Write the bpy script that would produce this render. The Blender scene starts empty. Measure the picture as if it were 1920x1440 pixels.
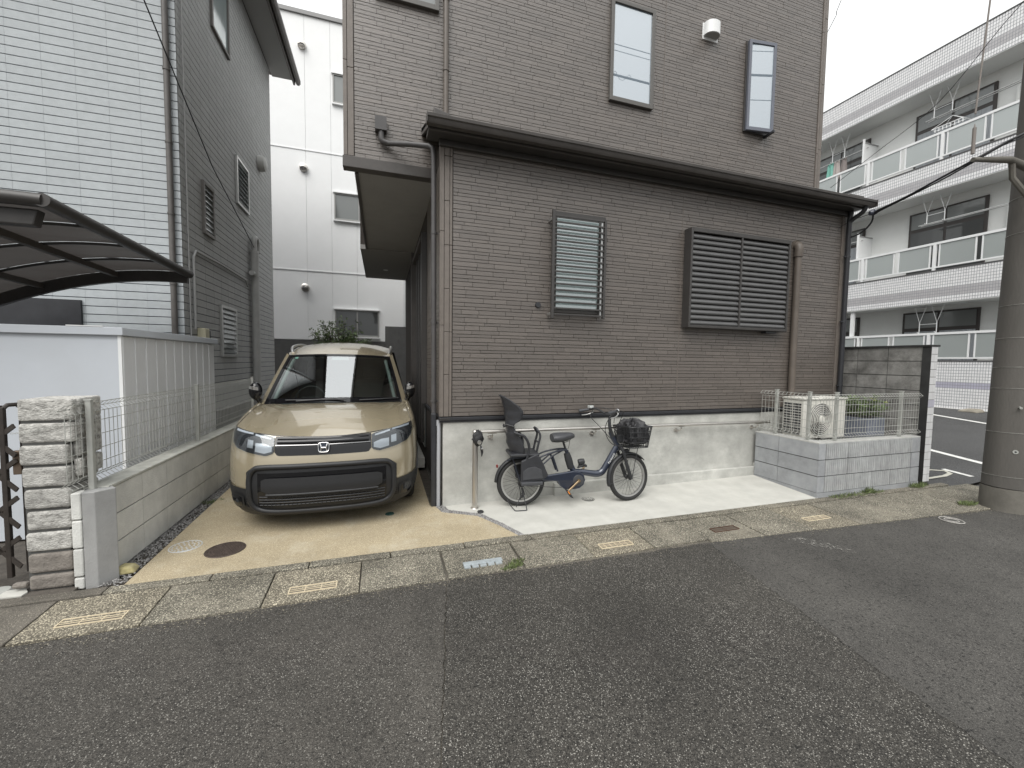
import bpy, bmesh, math, random
from mathutils import Vector, Matrix
import numpy as np

random.seed(7)
SC = bpy.context.scene
COL = SC.collection

# ------------------------------------------------------------------ camera, sky, sun, exposure
cam_d = bpy.data.cameras.new('camera')
cam = bpy.data.objects.new('camera', cam_d)
COL.objects.link(cam)
SC.camera = cam
cam_d.sensor_fit = 'HORIZONTAL'
cam_d.sensor_width = 36.0
cam_d.lens = 36.0 * 762.3 / 1920.0
cam_d.clip_start = 0.05
cam_d.clip_end = 900.0
_yaw, _pit, _rol = math.radians(17.822), math.radians(3.255), math.radians(0.785)
_F = Vector((math.sin(_yaw) * math.cos(_pit), math.cos(_yaw) * math.cos(_pit), -math.sin(_pit)))
_R0 = Vector((math.cos(_yaw), -math.sin(_yaw), 0))
_U0 = _R0.cross(_F)
_R = _R0 * math.cos(_rol) + _U0 * math.sin(_rol)
_U = -_R0 * math.sin(_rol) + _U0 * math.cos(_rol)
_m = Matrix((_R, _U, -_F)).transposed().to_4x4()
_m.translation = (0, 0, 1.6)
cam.matrix_world = _m

SUN_EL, SUN_AZ = math.radians(52), math.radians(215)     # overcast: a weak, very soft sun
world = bpy.data.worlds.new('World')
SC.world = world
world.use_nodes = True
wn, wl = world.node_tree.nodes, world.node_tree.links
wn.clear()
w_out = wn.new('ShaderNodeOutputWorld')
w_bg = wn.new('ShaderNodeBackground')
w_sky = wn.new('ShaderNodeTexSky')
w_sky.sky_type = 'NISHITA'
w_sky.sun_disc = False
w_sky.sun_elevation = SUN_EL
w_sky.sun_rotation = SUN_AZ
w_sky.air_density = 1.0
w_sky.dust_density = 6.0
w_hsv = wn.new('ShaderNodeHueSaturation')
w_hsv.inputs['Saturation'].default_value = 0.12
# closed cloud deck: the usual overcast distribution, horizon one third of the zenith
w_geo = wn.new('ShaderNodeTexCoord')
w_sep = wn.new('ShaderNodeSeparateXYZ')
w_clamp = wn.new('ShaderNodeMath'); w_clamp.operation = 'MAXIMUM'; w_clamp.inputs[1].default_value = 0.0
w_mul = wn.new('ShaderNodeMath'); w_mul.operation = 'MULTIPLY_ADD'
w_mul.inputs[1].default_value = 8.8
w_mul.inputs[2].default_value = 3.6
w_deck = wn.new('ShaderNodeVectorMath'); w_deck.operation = 'SCALE'
w_deck.inputs[0].default_value = (0.985, 1.0, 1.0)
w_mix = wn.new('ShaderNodeMixRGB'); w_mix.inputs['Fac'].default_value = 0.9
wl.new(w_geo.outputs['Generated'], w_sep.inputs[0])
wl.new(w_sep.outputs['Z'], w_clamp.inputs[0])
wl.new(w_clamp.outputs[0], w_mul.inputs[0])
wl.new(w_mul.outputs[0], w_deck.inputs['Scale'])
wl.new(w_sky.outputs[0], w_hsv.inputs['Color'])
wl.new(w_hsv.outputs[0], w_mix.inputs['Color1'])
wl.new(w_deck.outputs[0], w_mix.inputs['Color2'])
wl.new(w_mix.outputs[0], w_bg.inputs['Color'])
w_bg.inputs['Strength'].default_value = 0.1
wl.new(w_bg.outputs[0], w_out.inputs['Surface'])

sun_d = bpy.data.lights.new('sun', 'SUN')
sun_d.energy = 1.5
sun_d.angle = math.radians(45)
sun_d.color = (1.0, 0.97, 0.93)
sun = bpy.data.objects.new('sun', sun_d)
COL.objects.link(sun)
sun.rotation_euler = (math.pi / 2 - SUN_EL, 0, math.radians(-35))

SC.view_settings.view_transform = 'Standard'
SC.view_settings.look = 'None'
SC.view_settings.exposure = 0.78
SC.view_settings.gamma = 1.0
SC.view_settings.use_curve_mapping = False

# ------------------------------------------------------------------ helpers
ORG = {}


def origin(o):
    return ORG.get(o.name, Vector((0, 0, 0))) if o else Vector((0, 0, 0))


class MB:
    """collects simple shapes; build() links them as one mesh object"""

    def __init__(s):
        s.v, s.f = [], []

    def add(s, vs, fs):
        n = len(s.v)
        s.v += [tuple(p) for p in vs]
        s.f += [tuple(i + n for i in f) for f in fs]
        return s

    def box(s, x0, x1, y0, y1, z0, z1):
        return s.add([(x0, y0, z0), (x1, y0, z0), (x1, y1, z0), (x0, y1, z0), (x0, y0, z1), (x1, y0, z1), (x1, y1, z1), (x0, y1, z1)],
                     [(3, 2, 1, 0), (4, 5, 6, 7), (0, 1, 5, 4), (1, 2, 6, 5), (2, 3, 7, 6), (3, 0, 4, 7)])

    def bar(s, p, q, w, h, up=(0, 0, 1)):
        p, q = Vector(p), Vector(q)
        d = (q - p).normalized()
        u = Vector(up)
        a = d.cross(u)
        if a.length < 1e-4:
            a = d.cross(Vector((1, 0, 0)))
        a.normalize()
        b = a.cross(d).normalized()
        a, b = a * w / 2, b * h / 2
        vs = [p - a - b, p + a - b, p + a + b, p - a + b, q - a - b, q + a - b, q + a + b, q - a + b]
        return s.add(vs, [(3, 2, 1, 0), (4, 5, 6, 7), (0, 1, 5, 4), (1, 2, 6, 5), (2, 3, 7, 6), (3, 0, 4, 7)])

    def tube(s, pts, r, n=8, closed=False, sub=0, cap=True, sq=(1, 1)):
        pts = [Vector(p) for p in pts]
        rs = list(r) if isinstance(r, (list, tuple)) else [r] * len(pts)
        if sub:
            out, ro = [], []
            m = len(pts)
            rng = m if closed else m - 1
            for i in range(rng):
                p0 = pts[(i - 1) % m] if (closed or i > 0) else pts[0]
                p1, p2 = pts[i], pts[(i + 1) % m]
                p3 = pts[(i + 2) % m] if (closed or i + 2 < m) else pts[-1]
                for k in range(sub):
                    t = k / sub
                    out.append(0.5 * ((2 * p1) + (p2 - p0) * t + (2 * p0 - 5 * p1 + 4 * p2 - p3) * t * t + (3 * p1 - p0 - 3 * p2 + p3) * t ** 3))
                    ro.append(rs[i] * (1 - t) + rs[(i + 1) % m] * t)
            if not closed:
                out.append(pts[-1]); ro.append(rs[-1])
            pts, rs = out, ro
        m = len(pts)
        ref = None
        vs = []
        for i in range(m):
            if closed:
                d = pts[(i + 1) % m] - pts[i - 1]
            else:
                d = pts[min(i + 1, m - 1)] - pts[max(i - 1, 0)]
            d.normalize()
            if ref is None:
                ref = d.cross(Vector((0, 0, 1)))
                if ref.length < 0.05:
                    ref = d.cross(Vector((1, 0, 0)))
            a = ref - d * ref.dot(d)
            a.normalize()
            ref = a
            b = d.cross(a)
            for k in range(n):
                t = 2 * math.pi * k / n
                vs.append(pts[i] + (a * math.cos(t) * sq[0] + b * math.sin(t) * sq[1]) * rs[i])
        fs = []
        for i in range(m if closed else m - 1):
            j = (i + 1) % m
            for k in range(n):
                l = (k + 1) % n
                fs.append((i * n + k, i * n + l, j * n + l, j * n + k))
        if cap and not closed:
            fs.append(tuple(range(n - 1, -1, -1)))
            fs.append(tuple((m - 1) * n + k for k in range(n)))
        return s.add(vs, fs)

    def cyl(s, p, q, r, n=12, r2=None):
        return s.tube([p, q], [r, r if r2 is None else r2], n)

    def lathe(s, prof, c, axis=(0, 0, 1), n=24):
        c, ax = Vector(c), Vector(axis).normalized()
        a = ax.orthogonal().normalized()
        b = ax.cross(a)
        vs, fs = [], []
        for r, h in prof:
            for k in range(n):
                t = 2 * math.pi * k / n
                vs.append(c + ax * h + (a * math.cos(t) + b * math.sin(t)) * max(r, 1e-5))
        for i in range(len(prof) - 1):
            for k in range(n):
                l = (k + 1) % n
                fs.append((i * n + k, i * n + l, (i + 1) * n + l, (i + 1) * n + k))
        return s.add(vs, fs)

    def prism(s, poly, plane, a, b):
        """2-D outline extruded along the missing axis from a to b"""
        def P(u, w, d):
            return {'xz': (u, d, w), 'xy': (u, w, d), 'yz': (d, u, w)}[plane]
        n = len(poly)
        vs = [P(u, w, a) for u, w in poly] + [P(u, w, b) for u, w in poly]
        fs = [tuple(range(n)), tuple(range(2 * n - 1, n - 1, -1))]
        fs += [(i, i + n, (i + 1) % n + n, (i + 1) % n) for i in range(n)]
        return s.add(vs, fs)

    def grid(s, fn, us, vs_):
        vv = [fn(u, v) for u in us for v in vs_]
        m = len(vs_)
        return s.add(vv, [(i * m + j, (i + 1) * m + j, (i + 1) * m + j + 1, i * m + j + 1) for i in range(len(us) - 1) for j in range(m - 1)])

    def build(s, name, mat, parent=None, smooth=None, bevel=0, fix=True, seg=2, solid=0, local=False):
        me = bpy.data.meshes.new(name)
        o0 = Vector((0, 0, 0)) if local else origin(parent)
        me.from_pydata([(p[0] - o0.x, p[1] - o0.y, p[2] - o0.z) for p in s.v], [], s.f)
        if fix:
            bm = bmesh.new(); bm.from_mesh(me)
            bmesh.ops.recalc_face_normals(bm, faces=bm.faces)
            bm.to_mesh(me); bm.free()
        me.update()
        if smooth:
            me.polygons.foreach_set('use_smooth', [True] * len(me.polygons))
            me.set_sharp_from_angle(angle=math.radians(smooth if smooth is not True else 40))
        if mat:
            me.materials.append(mat)
        o = bpy.data.objects.new(name, me)
        COL.objects.link(o)
        if parent:
            o.parent = parent
            ORG[o.name] = origin(parent)
        if solid:
            m = o.modifiers.new('thickness', 'SOLIDIFY'); m.thickness = solid; m.offset = -1
        if bevel:
            m = o.modifiers.new('bevel', 'BEVEL'); m.width = bevel; m.segments = seg
            m.limit_method = 'ANGLE'; m.angle_limit = math.radians(35)
        return o


def thing(name, label, cat, loc, group=None, rotz=0.0):
    o = bpy.data.objects.new(name, None)
    COL.objects.link(o)
    o.empty_display_size = 0.1
    o.location = loc
    o.rotation_euler = (0, 0, rotz)
    o['label'] = label
    o['category'] = cat
    if group:
        o['group'] = group
    ORG[o.name] = Vector(loc)
    return o


def tag(o, label, cat, group=None):
    o['label'] = label
    o['category'] = cat
    if group:
        o['group'] = group
    return o


def structure(o):
    o['kind'] = 'structure'
    return o


def stuff(o):
    o['kind'] = 'stuff'
    return o


_unit = {}


def unit_piece(mat):
    """shared five-sided block, front at y=-1, 1 x 1 x 1, instanced by scaling"""
    if mat.name not in _unit:
        me = bpy.data.meshes.new('piece')
        c = 0.0
        me.from_pydata([(-.5, 0, -.5), (.5, 0, -.5), (.5, 0, .5), (-.5, 0, .5), (-.5, -1, -.5), (.5, -1, -.5), (.5, -1, .5), (-.5, -1, .5)], [],
                       [(4, 5, 6, 7), (0, 1, 5, 4), (1, 2, 6, 5), (2, 3, 7, 6), (3, 0, 4, 7)])
        me.update()
        me.materials.append(mat)
        _unit[mat.name] = me
    return _unit[mat.name]


def piece(name, mat, parent, loc, size, rotz=0.0):
    """size = (width, depth, height); rotz turns the front (local -y)"""
    o = bpy.data.objects.new(name, unit_piece(mat))
    COL.objects.link(o)
    o.parent = parent
    o.location = Vector(loc) - origin(parent)
    o.scale = size
    o.rotation_euler = (0, 0, rotz)
    return o


# ------------------------------------------------------------------ materials
def node(nt, t, **kw):
    n = nt.nodes.new(t)
    for k, v in kw.items():
        setattr(n, k, v)
    return n


def mat(name, col, rough=0.6, metal=0.0, var=0.0, vscale=6.0, bump=0.0, bscale=60.0, spec=0.5, island=0.0,
        dirt=None, dscale=1.5, damt=0.5, coat=0.0, stretch=(1, 1, 1), alpha=1.0, emit=None, drough=0.0):
    """Principled surface with procedural tone, grain and wear; coordinates are world position"""
    m = bpy.data.materials.new(name)
    m.use_nodes = True
    nt = m.node_tree
    b = nt.nodes['Principled BSDF']
    b.inputs['Roughness'].default_value = rough
    b.inputs['Metallic'].default_value = metal
    b.inputs['Specular IOR Level'].default_value = spec
    if coat:
        b.inputs['Coat Weight'].default_value = coat
        b.inputs['Coat Roughness'].default_value = 0.03
        b.inputs['Coat IOR'].default_value = 1.75
    geo = node(nt, 'ShaderNodeNewGeometry')
    mp = node(nt, 'ShaderNodeMapping')
    mp.inputs['Scale'].default_value = stretch
    nt.links.new(geo.outputs['Position'], mp.inputs['Vector'])
    base = node(nt, 'ShaderNodeRGB')
    base.outputs[0].default_value = (*col, 1)
    cur = base.outputs[0]

    def shade(cur, src, amt):
        ma = node(nt, 'ShaderNodeMapRange')
        ma.inputs['To Min'].default_value = 1 - amt
        ma.inputs['To Max'].default_value = 1 + amt
        nt.links.new(src, ma.inputs['Value'])
        mu = node(nt, 'ShaderNodeVectorMath', operation='SCALE')
        nt.links.new(cur, mu.inputs[0])
        nt.links.new(ma.outputs[0], mu.inputs['Scale'])
        return mu.outputs[0]
    if var:
        no = node(nt, 'ShaderNodeTexNoise')
        no.inputs['Scale'].default_value = vscale
        no.inputs['Detail'].default_value = 6
        no.inputs['Roughness'].default_value = 0.65
        nt.links.new(mp.outputs[0], no.inputs['Vector'])
        mr = node(nt, 'ShaderNodeMapRange')
        mr.inputs['From Min'].default_value = 0.3
        mr.inputs['From Max'].default_value = 0.7
        nt.links.new(no.outputs['Fac'], mr.inputs['Value'])
        cur = shade(cur, mr.outputs[0], var)
        if drough:
            rr = node(nt, 'ShaderNodeMapRange')
            rr.inputs['To Min'].default_value = rough - drough
            rr.inputs['To Max'].default_value = rough + drough
            nt.links.new(mr.outputs[0], rr.inputs['Value'])
            nt.links.new(rr.outputs[0], b.inputs['Roughness'])
    if island:
        oi = node(nt, 'ShaderNodeObjectInfo')
        ad = node(nt, 'ShaderNodeMath', operation='ADD')
        fr = node(nt, 'ShaderNodeMath', operation='FRACT')
        nt.links.new(geo.outputs['Random Per Island'], ad.inputs[0])
        nt.links.new(oi.outputs['Random'], ad.inputs[1])
        nt.links.new(ad.outputs[0], fr.inputs[0])
        cur = shade(cur, fr.outputs[0], island)
    if dirt is not None:
        no = node(nt, 'ShaderNodeTexNoise')
        no.inputs['Scale'].default_value = dscale
        no.inputs['Detail'].default_value = 8
        no.inputs['Roughness'].default_value = 0.7
        nt.links.new(mp.outputs[0], no.inputs['Vector'])
        mr = node(nt, 'ShaderNodeMapRange')
        mr.inputs['From Min'].default_value = 0.42
        mr.inputs['From Max'].default_value = 0.72
        mr.inputs['To Max'].default_value = damt
        nt.links.new(no.outputs['Fac'], mr.inputs['Value'])
        mx = node(nt, 'ShaderNodeMixRGB')
        mx.inputs['Color2'].default_value = (*dirt, 1)
        nt.links.new(mr.outputs[0], mx.inputs['Fac'])
        nt.links.new(cur, mx.inputs['Color1'])
        cur = mx.outputs[0]
    nt.links.new(cur, b.inputs['Base Color'])
    if bump:
        no = node(nt, 'ShaderNodeTexNoise')
        no.inputs['Scale'].default_value = bscale
        no.inputs['Detail'].default_value = 5
        nt.links.new(mp.outputs[0], no.inputs['Vector'])
        bu = node(nt, 'ShaderNodeBump')
        bu.inputs['Strength'].default_value = bump
        bu.inputs['Distance'].default_value = 0.01
        nt.links.new(no.outputs['Fac'], bu.inputs['Height'])
        nt.links.new(bu.outputs[0], b.inputs['Normal'])
    if emit:
        b.inputs['Emission Color'].default_value = (*emit, 1)
        b.inputs['Emission Strength'].default_value = 1
    return m


def aggregate(name, dark, light, scale, share, rough=0.85, tone=0.25, bump=0.6, tint=(1, 1, 1), streak=None, mid=0.35, lowscale=0.8):
    """stone grains in a binder: asphalt, washed concrete, granite gutter"""
    m = bpy.data.materials.new(name)
    m.use_nodes = True
    nt = m.node_tree
    b = nt.nodes['Principled BSDF']
    b.inputs['Roughness'].default_value = rough
    b.inputs['Specular IOR Level'].default_value = 0.35
    geo = node(nt, 'ShaderNodeNewGeometry')
    vo = node(nt, 'ShaderNodeTexVoronoi')
    vo.inputs['Scale'].default_value = scale
    wob = node(nt, 'ShaderNodeTexNoise')
    wob.inputs['Scale'].default_value = scale * 0.6
    va = node(nt, 'ShaderNodeVectorMath', operation='MULTIPLY_ADD')
    va.inputs[1].default_value = (0.012, 0.012, 0.012)
    nt.links.new(geo.outputs['Position'], wob.inputs['Vector'])
    nt.links.new(wob.outputs['Color'], va.inputs[0])
    nt.links.new(geo.outputs['Position'], va.inputs[2])
    nt.links.new(va.outputs[0], vo.inputs['Vector'])
    sp = node(nt, 'ShaderNodeSeparateColor')
    nt.links.new(vo.outputs['Color'], sp.inputs[0])
    cr = node(nt, 'ShaderNodeValToRGB')
    e = cr.color_ramp.elements
    e[0].position = 0.0; e[0].color = (*dark, 1)
    e[1].position = 1.0; e[1].color = (*light, 1)
    k = cr.color_ramp.elements.new(1 - share)
    mdl = [d + (l - d) * mid * 0.5 for d, l in zip(dark, light)]
    k.color = (*mdl, 1)
    k2 = cr.color_ramp.elements.new(min(0.995, 1 - share * 0.5))
    k2.color = (*[d + (l - d) * mid for d, l in zip(dark, light)], 1)
    nt.links.new(sp.outputs[0], cr.inputs[0])
    # binder shows between the grains
    mr = node(nt, 'ShaderNodeMapRange')
    mr.inputs['From Min'].default_value = 0.25
    mr.inputs['From Max'].default_value = 0.6
    nt.links.new(vo.outputs['Distance'], mr.inputs['Value'])
    mx = node(nt, 'ShaderNodeMixRGB')
    mx.inputs['Color2'].default_value = (*[d * 0.75 for d in dark], 1)
    nt.links.new(mr.outputs[0], mx.inputs['Fac'])
    nt.links.new(cr.outputs[0], mx.inputs['Color1'])
    lo = node(nt, 'ShaderNodeTexNoise')
    lo.inputs['Scale'].default_value = lowscale
    lo.inputs['Detail'].default_value = 7
    lo.inputs['Roughness'].default_value = 0.6
    nt.links.new(geo.outputs['Position'], lo.inputs['Vector'])
    m2 = node(nt, 'ShaderNodeMapRange')
    m2.inputs['From Min'].default_value = 0.3
    m2.inputs['From Max'].default_value = 0.7
    m2.inputs['To Min'].default_value = 1 - tone
    m2.inputs['To Max'].default_value = 1 + tone
    nt.links.new(lo.outputs['Fac'], m2.inputs['Value'])
    sc = node(nt, 'ShaderNodeVectorMath', operation='SCALE')
    nt.links.new(mx.outputs[0], sc.inputs[0])
    nt.links.new(m2.outputs[0], sc.inputs['Scale'])
    cur = sc.outputs[0]
    if streak:
        no = node(nt, 'ShaderNodeTexNoise')
        no.inputs['Scale'].default_value = 2.2
        no.inputs['Detail'].default_value = 9
        no.inputs['Roughness'].default_value = 0.75
        nt.links.new(geo.outputs['Position'], no.inputs['Vector'])
        m3 = node(nt, 'ShaderNodeMapRange')
        m3.inputs['From Min'].default_value = 0.5
        m3.inputs['From Max'].default_value = 0.72
        m3.inputs['To Max'].default_value = 0.65
        nt.links.new(no.outputs['Fac'], m3.inputs['Value'])
        mx2 = node(nt, 'ShaderNodeMixRGB')
        mx2.inputs['Color2'].default_value = (*streak, 1)
        nt.links.new(m3.outputs[0], mx2.inputs['Fac'])
        nt.links.new(cur, mx2.inputs['Color1'])
        cur = mx2.outputs[0]
    nt.links.new(cur, b.inputs['Base Color'])
    bu = node(nt, 'ShaderNodeBump')
    bu.inputs['Strength'].default_value = bump
    bu.inputs['Distance'].default_value = 0.004
    bu.invert = True
    nt.links.new(vo.outputs['Distance'], bu.inputs['Height'])
    nt.links.new(bu.outputs[0], b.inputs['Normal'])
    return m


def asphalt(name, base, grain, chips, thr, bright, pits=0.35, cut=0.70):
    """asphalt: fine grain, mid chips, sparse bright stones, dark pits, broad wear"""
    m = bpy.data.materials.new(name)
    m.use_nodes = True
    nt = m.node_tree
    b = nt.nodes['Principled BSDF']
    b.inputs['Roughness'].default_value = 0.8
    b.inputs['Specular IOR Level'].default_value = 0.4
    L = nt.links.new
    geo = node(nt, 'ShaderNodeNewGeometry')

    def vor(scale):
        v = node(nt, 'ShaderNodeTexVoronoi')
        v.inputs['Scale'].default_value = scale
        L(geo.outputs['Position'], v.inputs['Vector'])
        s = node(nt, 'ShaderNodeSeparateColor')
        L(v.outputs['Color'], s.inputs[0])
        return v, s

    def mathn(op, a, bb, clamp=False):
        n = node(nt, 'ShaderNodeMath', operation=op)
        n.use_clamp = clamp
        for i, q in enumerate((a, bb)):
            if isinstance(q, (int, float)):
                n.inputs[i].default_value = q
            else:
                L(q, n.inputs[i])
        return n.outputs[0]

    def rng(src, a, bb, c, d):
        n = node(nt, 'ShaderNodeMapRange')
        for k, q in zip(('From Min', 'From Max', 'To Min', 'To Max'), (a, bb, c, d)):
            n.inputs[k].default_value = q
        L(src, n.inputs['Value'])
        return n.outputs[0]

    def noise(scale, det=6, ro=0.6):
        n = node(nt, 'ShaderNodeTexNoise')
        n.inputs['Scale'].default_value = scale
        n.inputs['Detail'].default_value = det
        n.inputs['Roughness'].default_value = ro
        L(geo.outputs['Position'], n.inputs['Vector'])
        return n.outputs['Fac']
    v1, s1 = vor(330)
    v2, s2 = vor(150)
    v3, s3 = vor(105)
    fine = rng(s1.outputs[0], 0, 1, 1 - grain, 1 + grain)
    # mid chips: a share of the stones is paler; each fades at its rim
    core2 = rng(v2.outputs['Distance'], 0.25, 0.5, 1, 0)
    chip = mathn('MULTIPLY', mathn('MULTIPLY', rng(s2.outputs[1], cut, 1.0, 0, chips), core2), rng(noise(1.7, 6, 0.6), 0.35, 0.68, 0.45, 1.35))
    core3 = rng(v3.outputs['Distance'], 0.18, 0.34, 1, 0)
    star = mathn('MULTIPLY', rng(s3.outputs[2], thr, min(0.9999, thr + 0.03), 0, bright), core3)
    pit = rng(noise(70, 3, 0.5), 0.30, 0.46, 1 - pits, 1)
    wear = rng(noise(0.75, 8, 0.62), 0.32, 0.68, 0.72, 1.28)
    blot = rng(noise(5.5, 5, 0.6), 0.35, 0.65, 0.92, 1.08)
    k = mathn('MULTIPLY', mathn('MULTIPLY', fine, pit), mathn('MULTIPLY', wear, blot))
    sc = node(nt, 'ShaderNodeVectorMath', operation='SCALE')
    sc.inputs[0].default_value = base
    L(k, sc.inputs['Scale'])
    add = node(nt, 'ShaderNodeVectorMath', operation='ADD')
    warm = node(nt, 'ShaderNodeVectorMath', operation='SCALE')
    warm.inputs[0].default_value = (1.0, 0.97, 0.88)
    L(mathn('ADD', chip, star), warm.inputs['Scale'])
    L(sc.outputs[0], add.inputs[0])
    L(warm.outputs[0], add.inputs[1])
    L(add.outputs[0], b.inputs['Base Color'])
    bu = node(nt, 'ShaderNodeBump')
    bu.inputs['Strength'].default_value = 0.8
    bu.inputs['Distance'].default_value = 0.003
    L(mathn('ADD', mathn('MULTIPLY', v2.outputs['Distance'], -1.0), mathn('MULTIPLY', noise(95, 3, 0.5), 0.8)), bu.inputs['Height'])
    L(bu.outputs[0], b.inputs['Normal'])
    return m


def glass(name, tint, refl=0.1, rough=0.02, see=0.6, facing=0.35):
    """pane: partly clear, partly mirror, the mirror growing at grazing angles"""
    m = bpy.data.materials.new(name)
    m.use_nodes = True
    nt = m.node_tree
    nt.nodes.clear()
    out = node(nt, 'ShaderNodeOutputMaterial')
    tr = node(nt, 'ShaderNodeBsdfTransparent')
    tr.inputs[0].default_value = (*tint, 1)
    di = node(nt, 'ShaderNodeBsdfPrincipled')
    di.inputs['Base Color'].default_value = (*tint, 1)
    di.inputs['Roughness'].default_value = 0.5
    gl = node(nt, 'ShaderNodeBsdfGlossy')
    gl.inputs['Roughness'].default_value = rough
    gl.inputs['Color'].default_value = (0.97, 0.99, 1, 1)
    m1 = node(nt, 'ShaderNodeMixShader')
    m1.inputs[0].default_value = see
    nt.links.new(di.outputs[0], m1.inputs[1])
    nt.links.new(tr.outputs[0], m1.inputs[2])
    lw = node(nt, 'ShaderNodeFresnel')
    lw.inputs['IOR'].default_value = 1.5
    ma = node(nt, 'ShaderNodeMath', operation='MULTIPLY_ADD')
    ma.use_clamp = True
    ma.inputs[1].default_value = 1.0 - refl
    ma.inputs[2].default_value = refl
    nt.links.new(lw.outputs[0], ma.inputs[0])
    m2 = node(nt, 'ShaderNodeMixShader')
    nt.links.new(ma.outputs[0], m2.inputs[0])
    nt.links.new(m1.outputs[0], m2.inputs[1])
    nt.links.new(gl.outputs[0], m2.inputs[2])
    nt.links.new(m2.outputs[0], out.inputs[0])
    return m


M = {}
M['tile'] = mat('brown_siding', (0.118, 0.101, 0.088), 0.38, spec=0.9, var=0.10, vscale=30, bump=0.4, bscale=120, island=0.13, stretch=(0.5, 0.5, 1.6), dirt=(0.10, 0.088, 0.078), dscale=1.1, damt=0.35)
M['groove'] = mat('siding_groove', (0.040, 0.033, 0.028), 0.85, var=0.2, vscale=9)
M['trim'] = mat('brown_trim', (0.15, 0.13, 0.114), 0.5, var=0.12, vscale=14, bump=0.3, bscale=120)
M['dark_metal'] = mat('dark_metal', (0.045, 0.042, 0.040), 0.42, var=0.15, vscale=5, bump=0.05, bscale=40)
M['gutter'] = mat('gutter_plastic', (0.060, 0.054, 0.050), 0.45, var=0.2, vscale=4, bump=0.06, bscale=30)
M['brown_pipe'] = mat('brown_pipe', (0.105, 0.088, 0.074), 0.5, var=0.15, vscale=6)
M['black_pipe'] = mat('black_pipe', (0.028, 0.029, 0.033), 0.38, var=0.2, vscale=6)
M['shutter'] = mat('shutter_slats', (0.105, 0.105, 0.106), 0.36, var=0.10, vscale=5, metal=0.2)
M['conc'] = mat('cast_concrete', (0.46, 0.46, 0.43), 0.85, var=0.20, vscale=2.6, bump=0.25, bscale=70, dirt=(0.29, 0.29, 0.27), dscale=2.8, damt=0.85, stretch=(1, 1, 1.2))
M['slab'] = mat('pale_concrete_slab', (0.47, 0.465, 0.43), 0.88, var=0.10, vscale=3.5, bump=0.3, bscale=90, dirt=(0.38, 0.375, 0.34), dscale=3.4, damt=0.5)
M['block_new'] = mat('grey_block', (0.275, 0.285, 0.295), 0.85, var=0.2, vscale=5, bump=0.4, bscale=110, island=0.10, dirt=(0.40, 0.41, 0.42), dscale=4, damt=0.5)
M['block_rib'] = mat('ribbed_block', (0.36, 0.37, 0.37), 0.88, var=0.16, vscale=9, bump=0.5, bscale=100, island=0.08, dirt=(0.24, 0.24, 0.24), dscale=3, damt=0.4)
M['block_left'] = mat('pale_block', (0.60, 0.60, 0.57), 0.88, var=0.16, vscale=4, bump=0.45, bscale=110, island=0.07, dirt=(0.40, 0.405, 0.39), dscale=2.3, damt=0.6)
M['mortar'] = mat('mortar', (0.21, 0.21, 0.205), 0.9, var=0.2, vscale=14)
M['mortar_dark'] = mat('mortar_dark', (0.075, 0.075, 0.072), 0.9, var=0.2, vscale=14)
M['block_old'] = mat('weathered_block', (0.27, 0.265, 0.25), 0.9, var=0.2, vscale=5, bump=0.5, bscale=90, island=0.12, dirt=(0.085, 0.082, 0.076), dscale=4.5, damt=0.95)
M['coping'] = mat('black_coping', (0.03, 0.03, 0.03), 0.7, var=0.3, vscale=8)
M['stone'] = mat('pitted_stone', (0.50, 0.49, 0.46), 0.92, var=0.22, vscale=9, bump=1.0, bscale=110, island=0.12, dirt=(0.12, 0.115, 0.105), dscale=34, damt=0.95, stretch=(0.7, 0.7, 1.3))
M['stone_low'] = mat('damp_stone', (0.21, 0.19, 0.168), 0.92, var=0.25, vscale=12, bump=0.8, bscale=70, dirt=(0.10, 0.085, 0.075), dscale=5, damt=0.6)
M['white_siding'] = mat('grey_board_siding', (0.415, 0.445, 0.46), 0.6, var=0.06, vscale=12, bump=0.35, bscale=130, island=0.035)
M['grey_siding'] = mat('side_board_siding', (0.40, 0.405, 0.40), 0.6, var=0.06, vscale=12, bump=0.35, bscale=130, island=0.04)
M['groove_grey'] = mat('grey_groove', (0.075, 0.08, 0.105), 0.8)  # shadow lines between the boards are painted in as this dark bluish tone
M['white_panel'] = mat('white_wall_panel', (0.84, 0.85, 0.85), 0.75, var=0.02, vscale=2, bump=0.1, bscale=60, dirt=(0.78, 0.79, 0.79), dscale=0.8, damt=0.25)
M['white_joint'] = mat('panel_joint', (0.58, 0.59, 0.59), 0.8)
M['grey_base'] = mat('dark_base_paint', (0.10, 0.10, 0.098), 0.8, var=0.15, vscale=4)
M['steel'] = mat('brushed_stainless', (0.60, 0.575, 0.54), 0.36, metal=1.0, var=0.06, vscale=40, bump=0.02, bscale=200, stretch=(1, 1, 0.1))
M['galv'] = mat('grey_fence_paint', (0.36, 0.365, 0.34), 0.5, var=0.08, vscale=10)
M['shed'] = mat('shed_sheet', (0.52, 0.55, 0.59), 0.5, var=0.04, vscale=1.5, dirt=(0.44, 0.45, 0.46), dscale=1.2, damt=0.25)
M['shed_side'] = mat('shed_side_sheet', (0.68, 0.685, 0.69), 0.5, var=0.05, vscale=2.5, dirt=(0.54, 0.54, 0.535), dscale=2.6, damt=0.5, stretch=(1, 1, 0.25))
M['white_paint'] = mat('white_paint', (0.78, 0.79, 0.79), 0.45, var=0.03, vscale=5)
M['old_white'] = mat('worn_line_paint', (0.68, 0.68, 0.65), 0.8, var=0.12, vscale=30, dirt=(0.25, 0.25, 0.25), dscale=22, damt=0.5)
M['rubber'] = mat('rubber', (0.018, 0.018, 0.018), 0.75, var=0.2, vscale=30)
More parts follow.
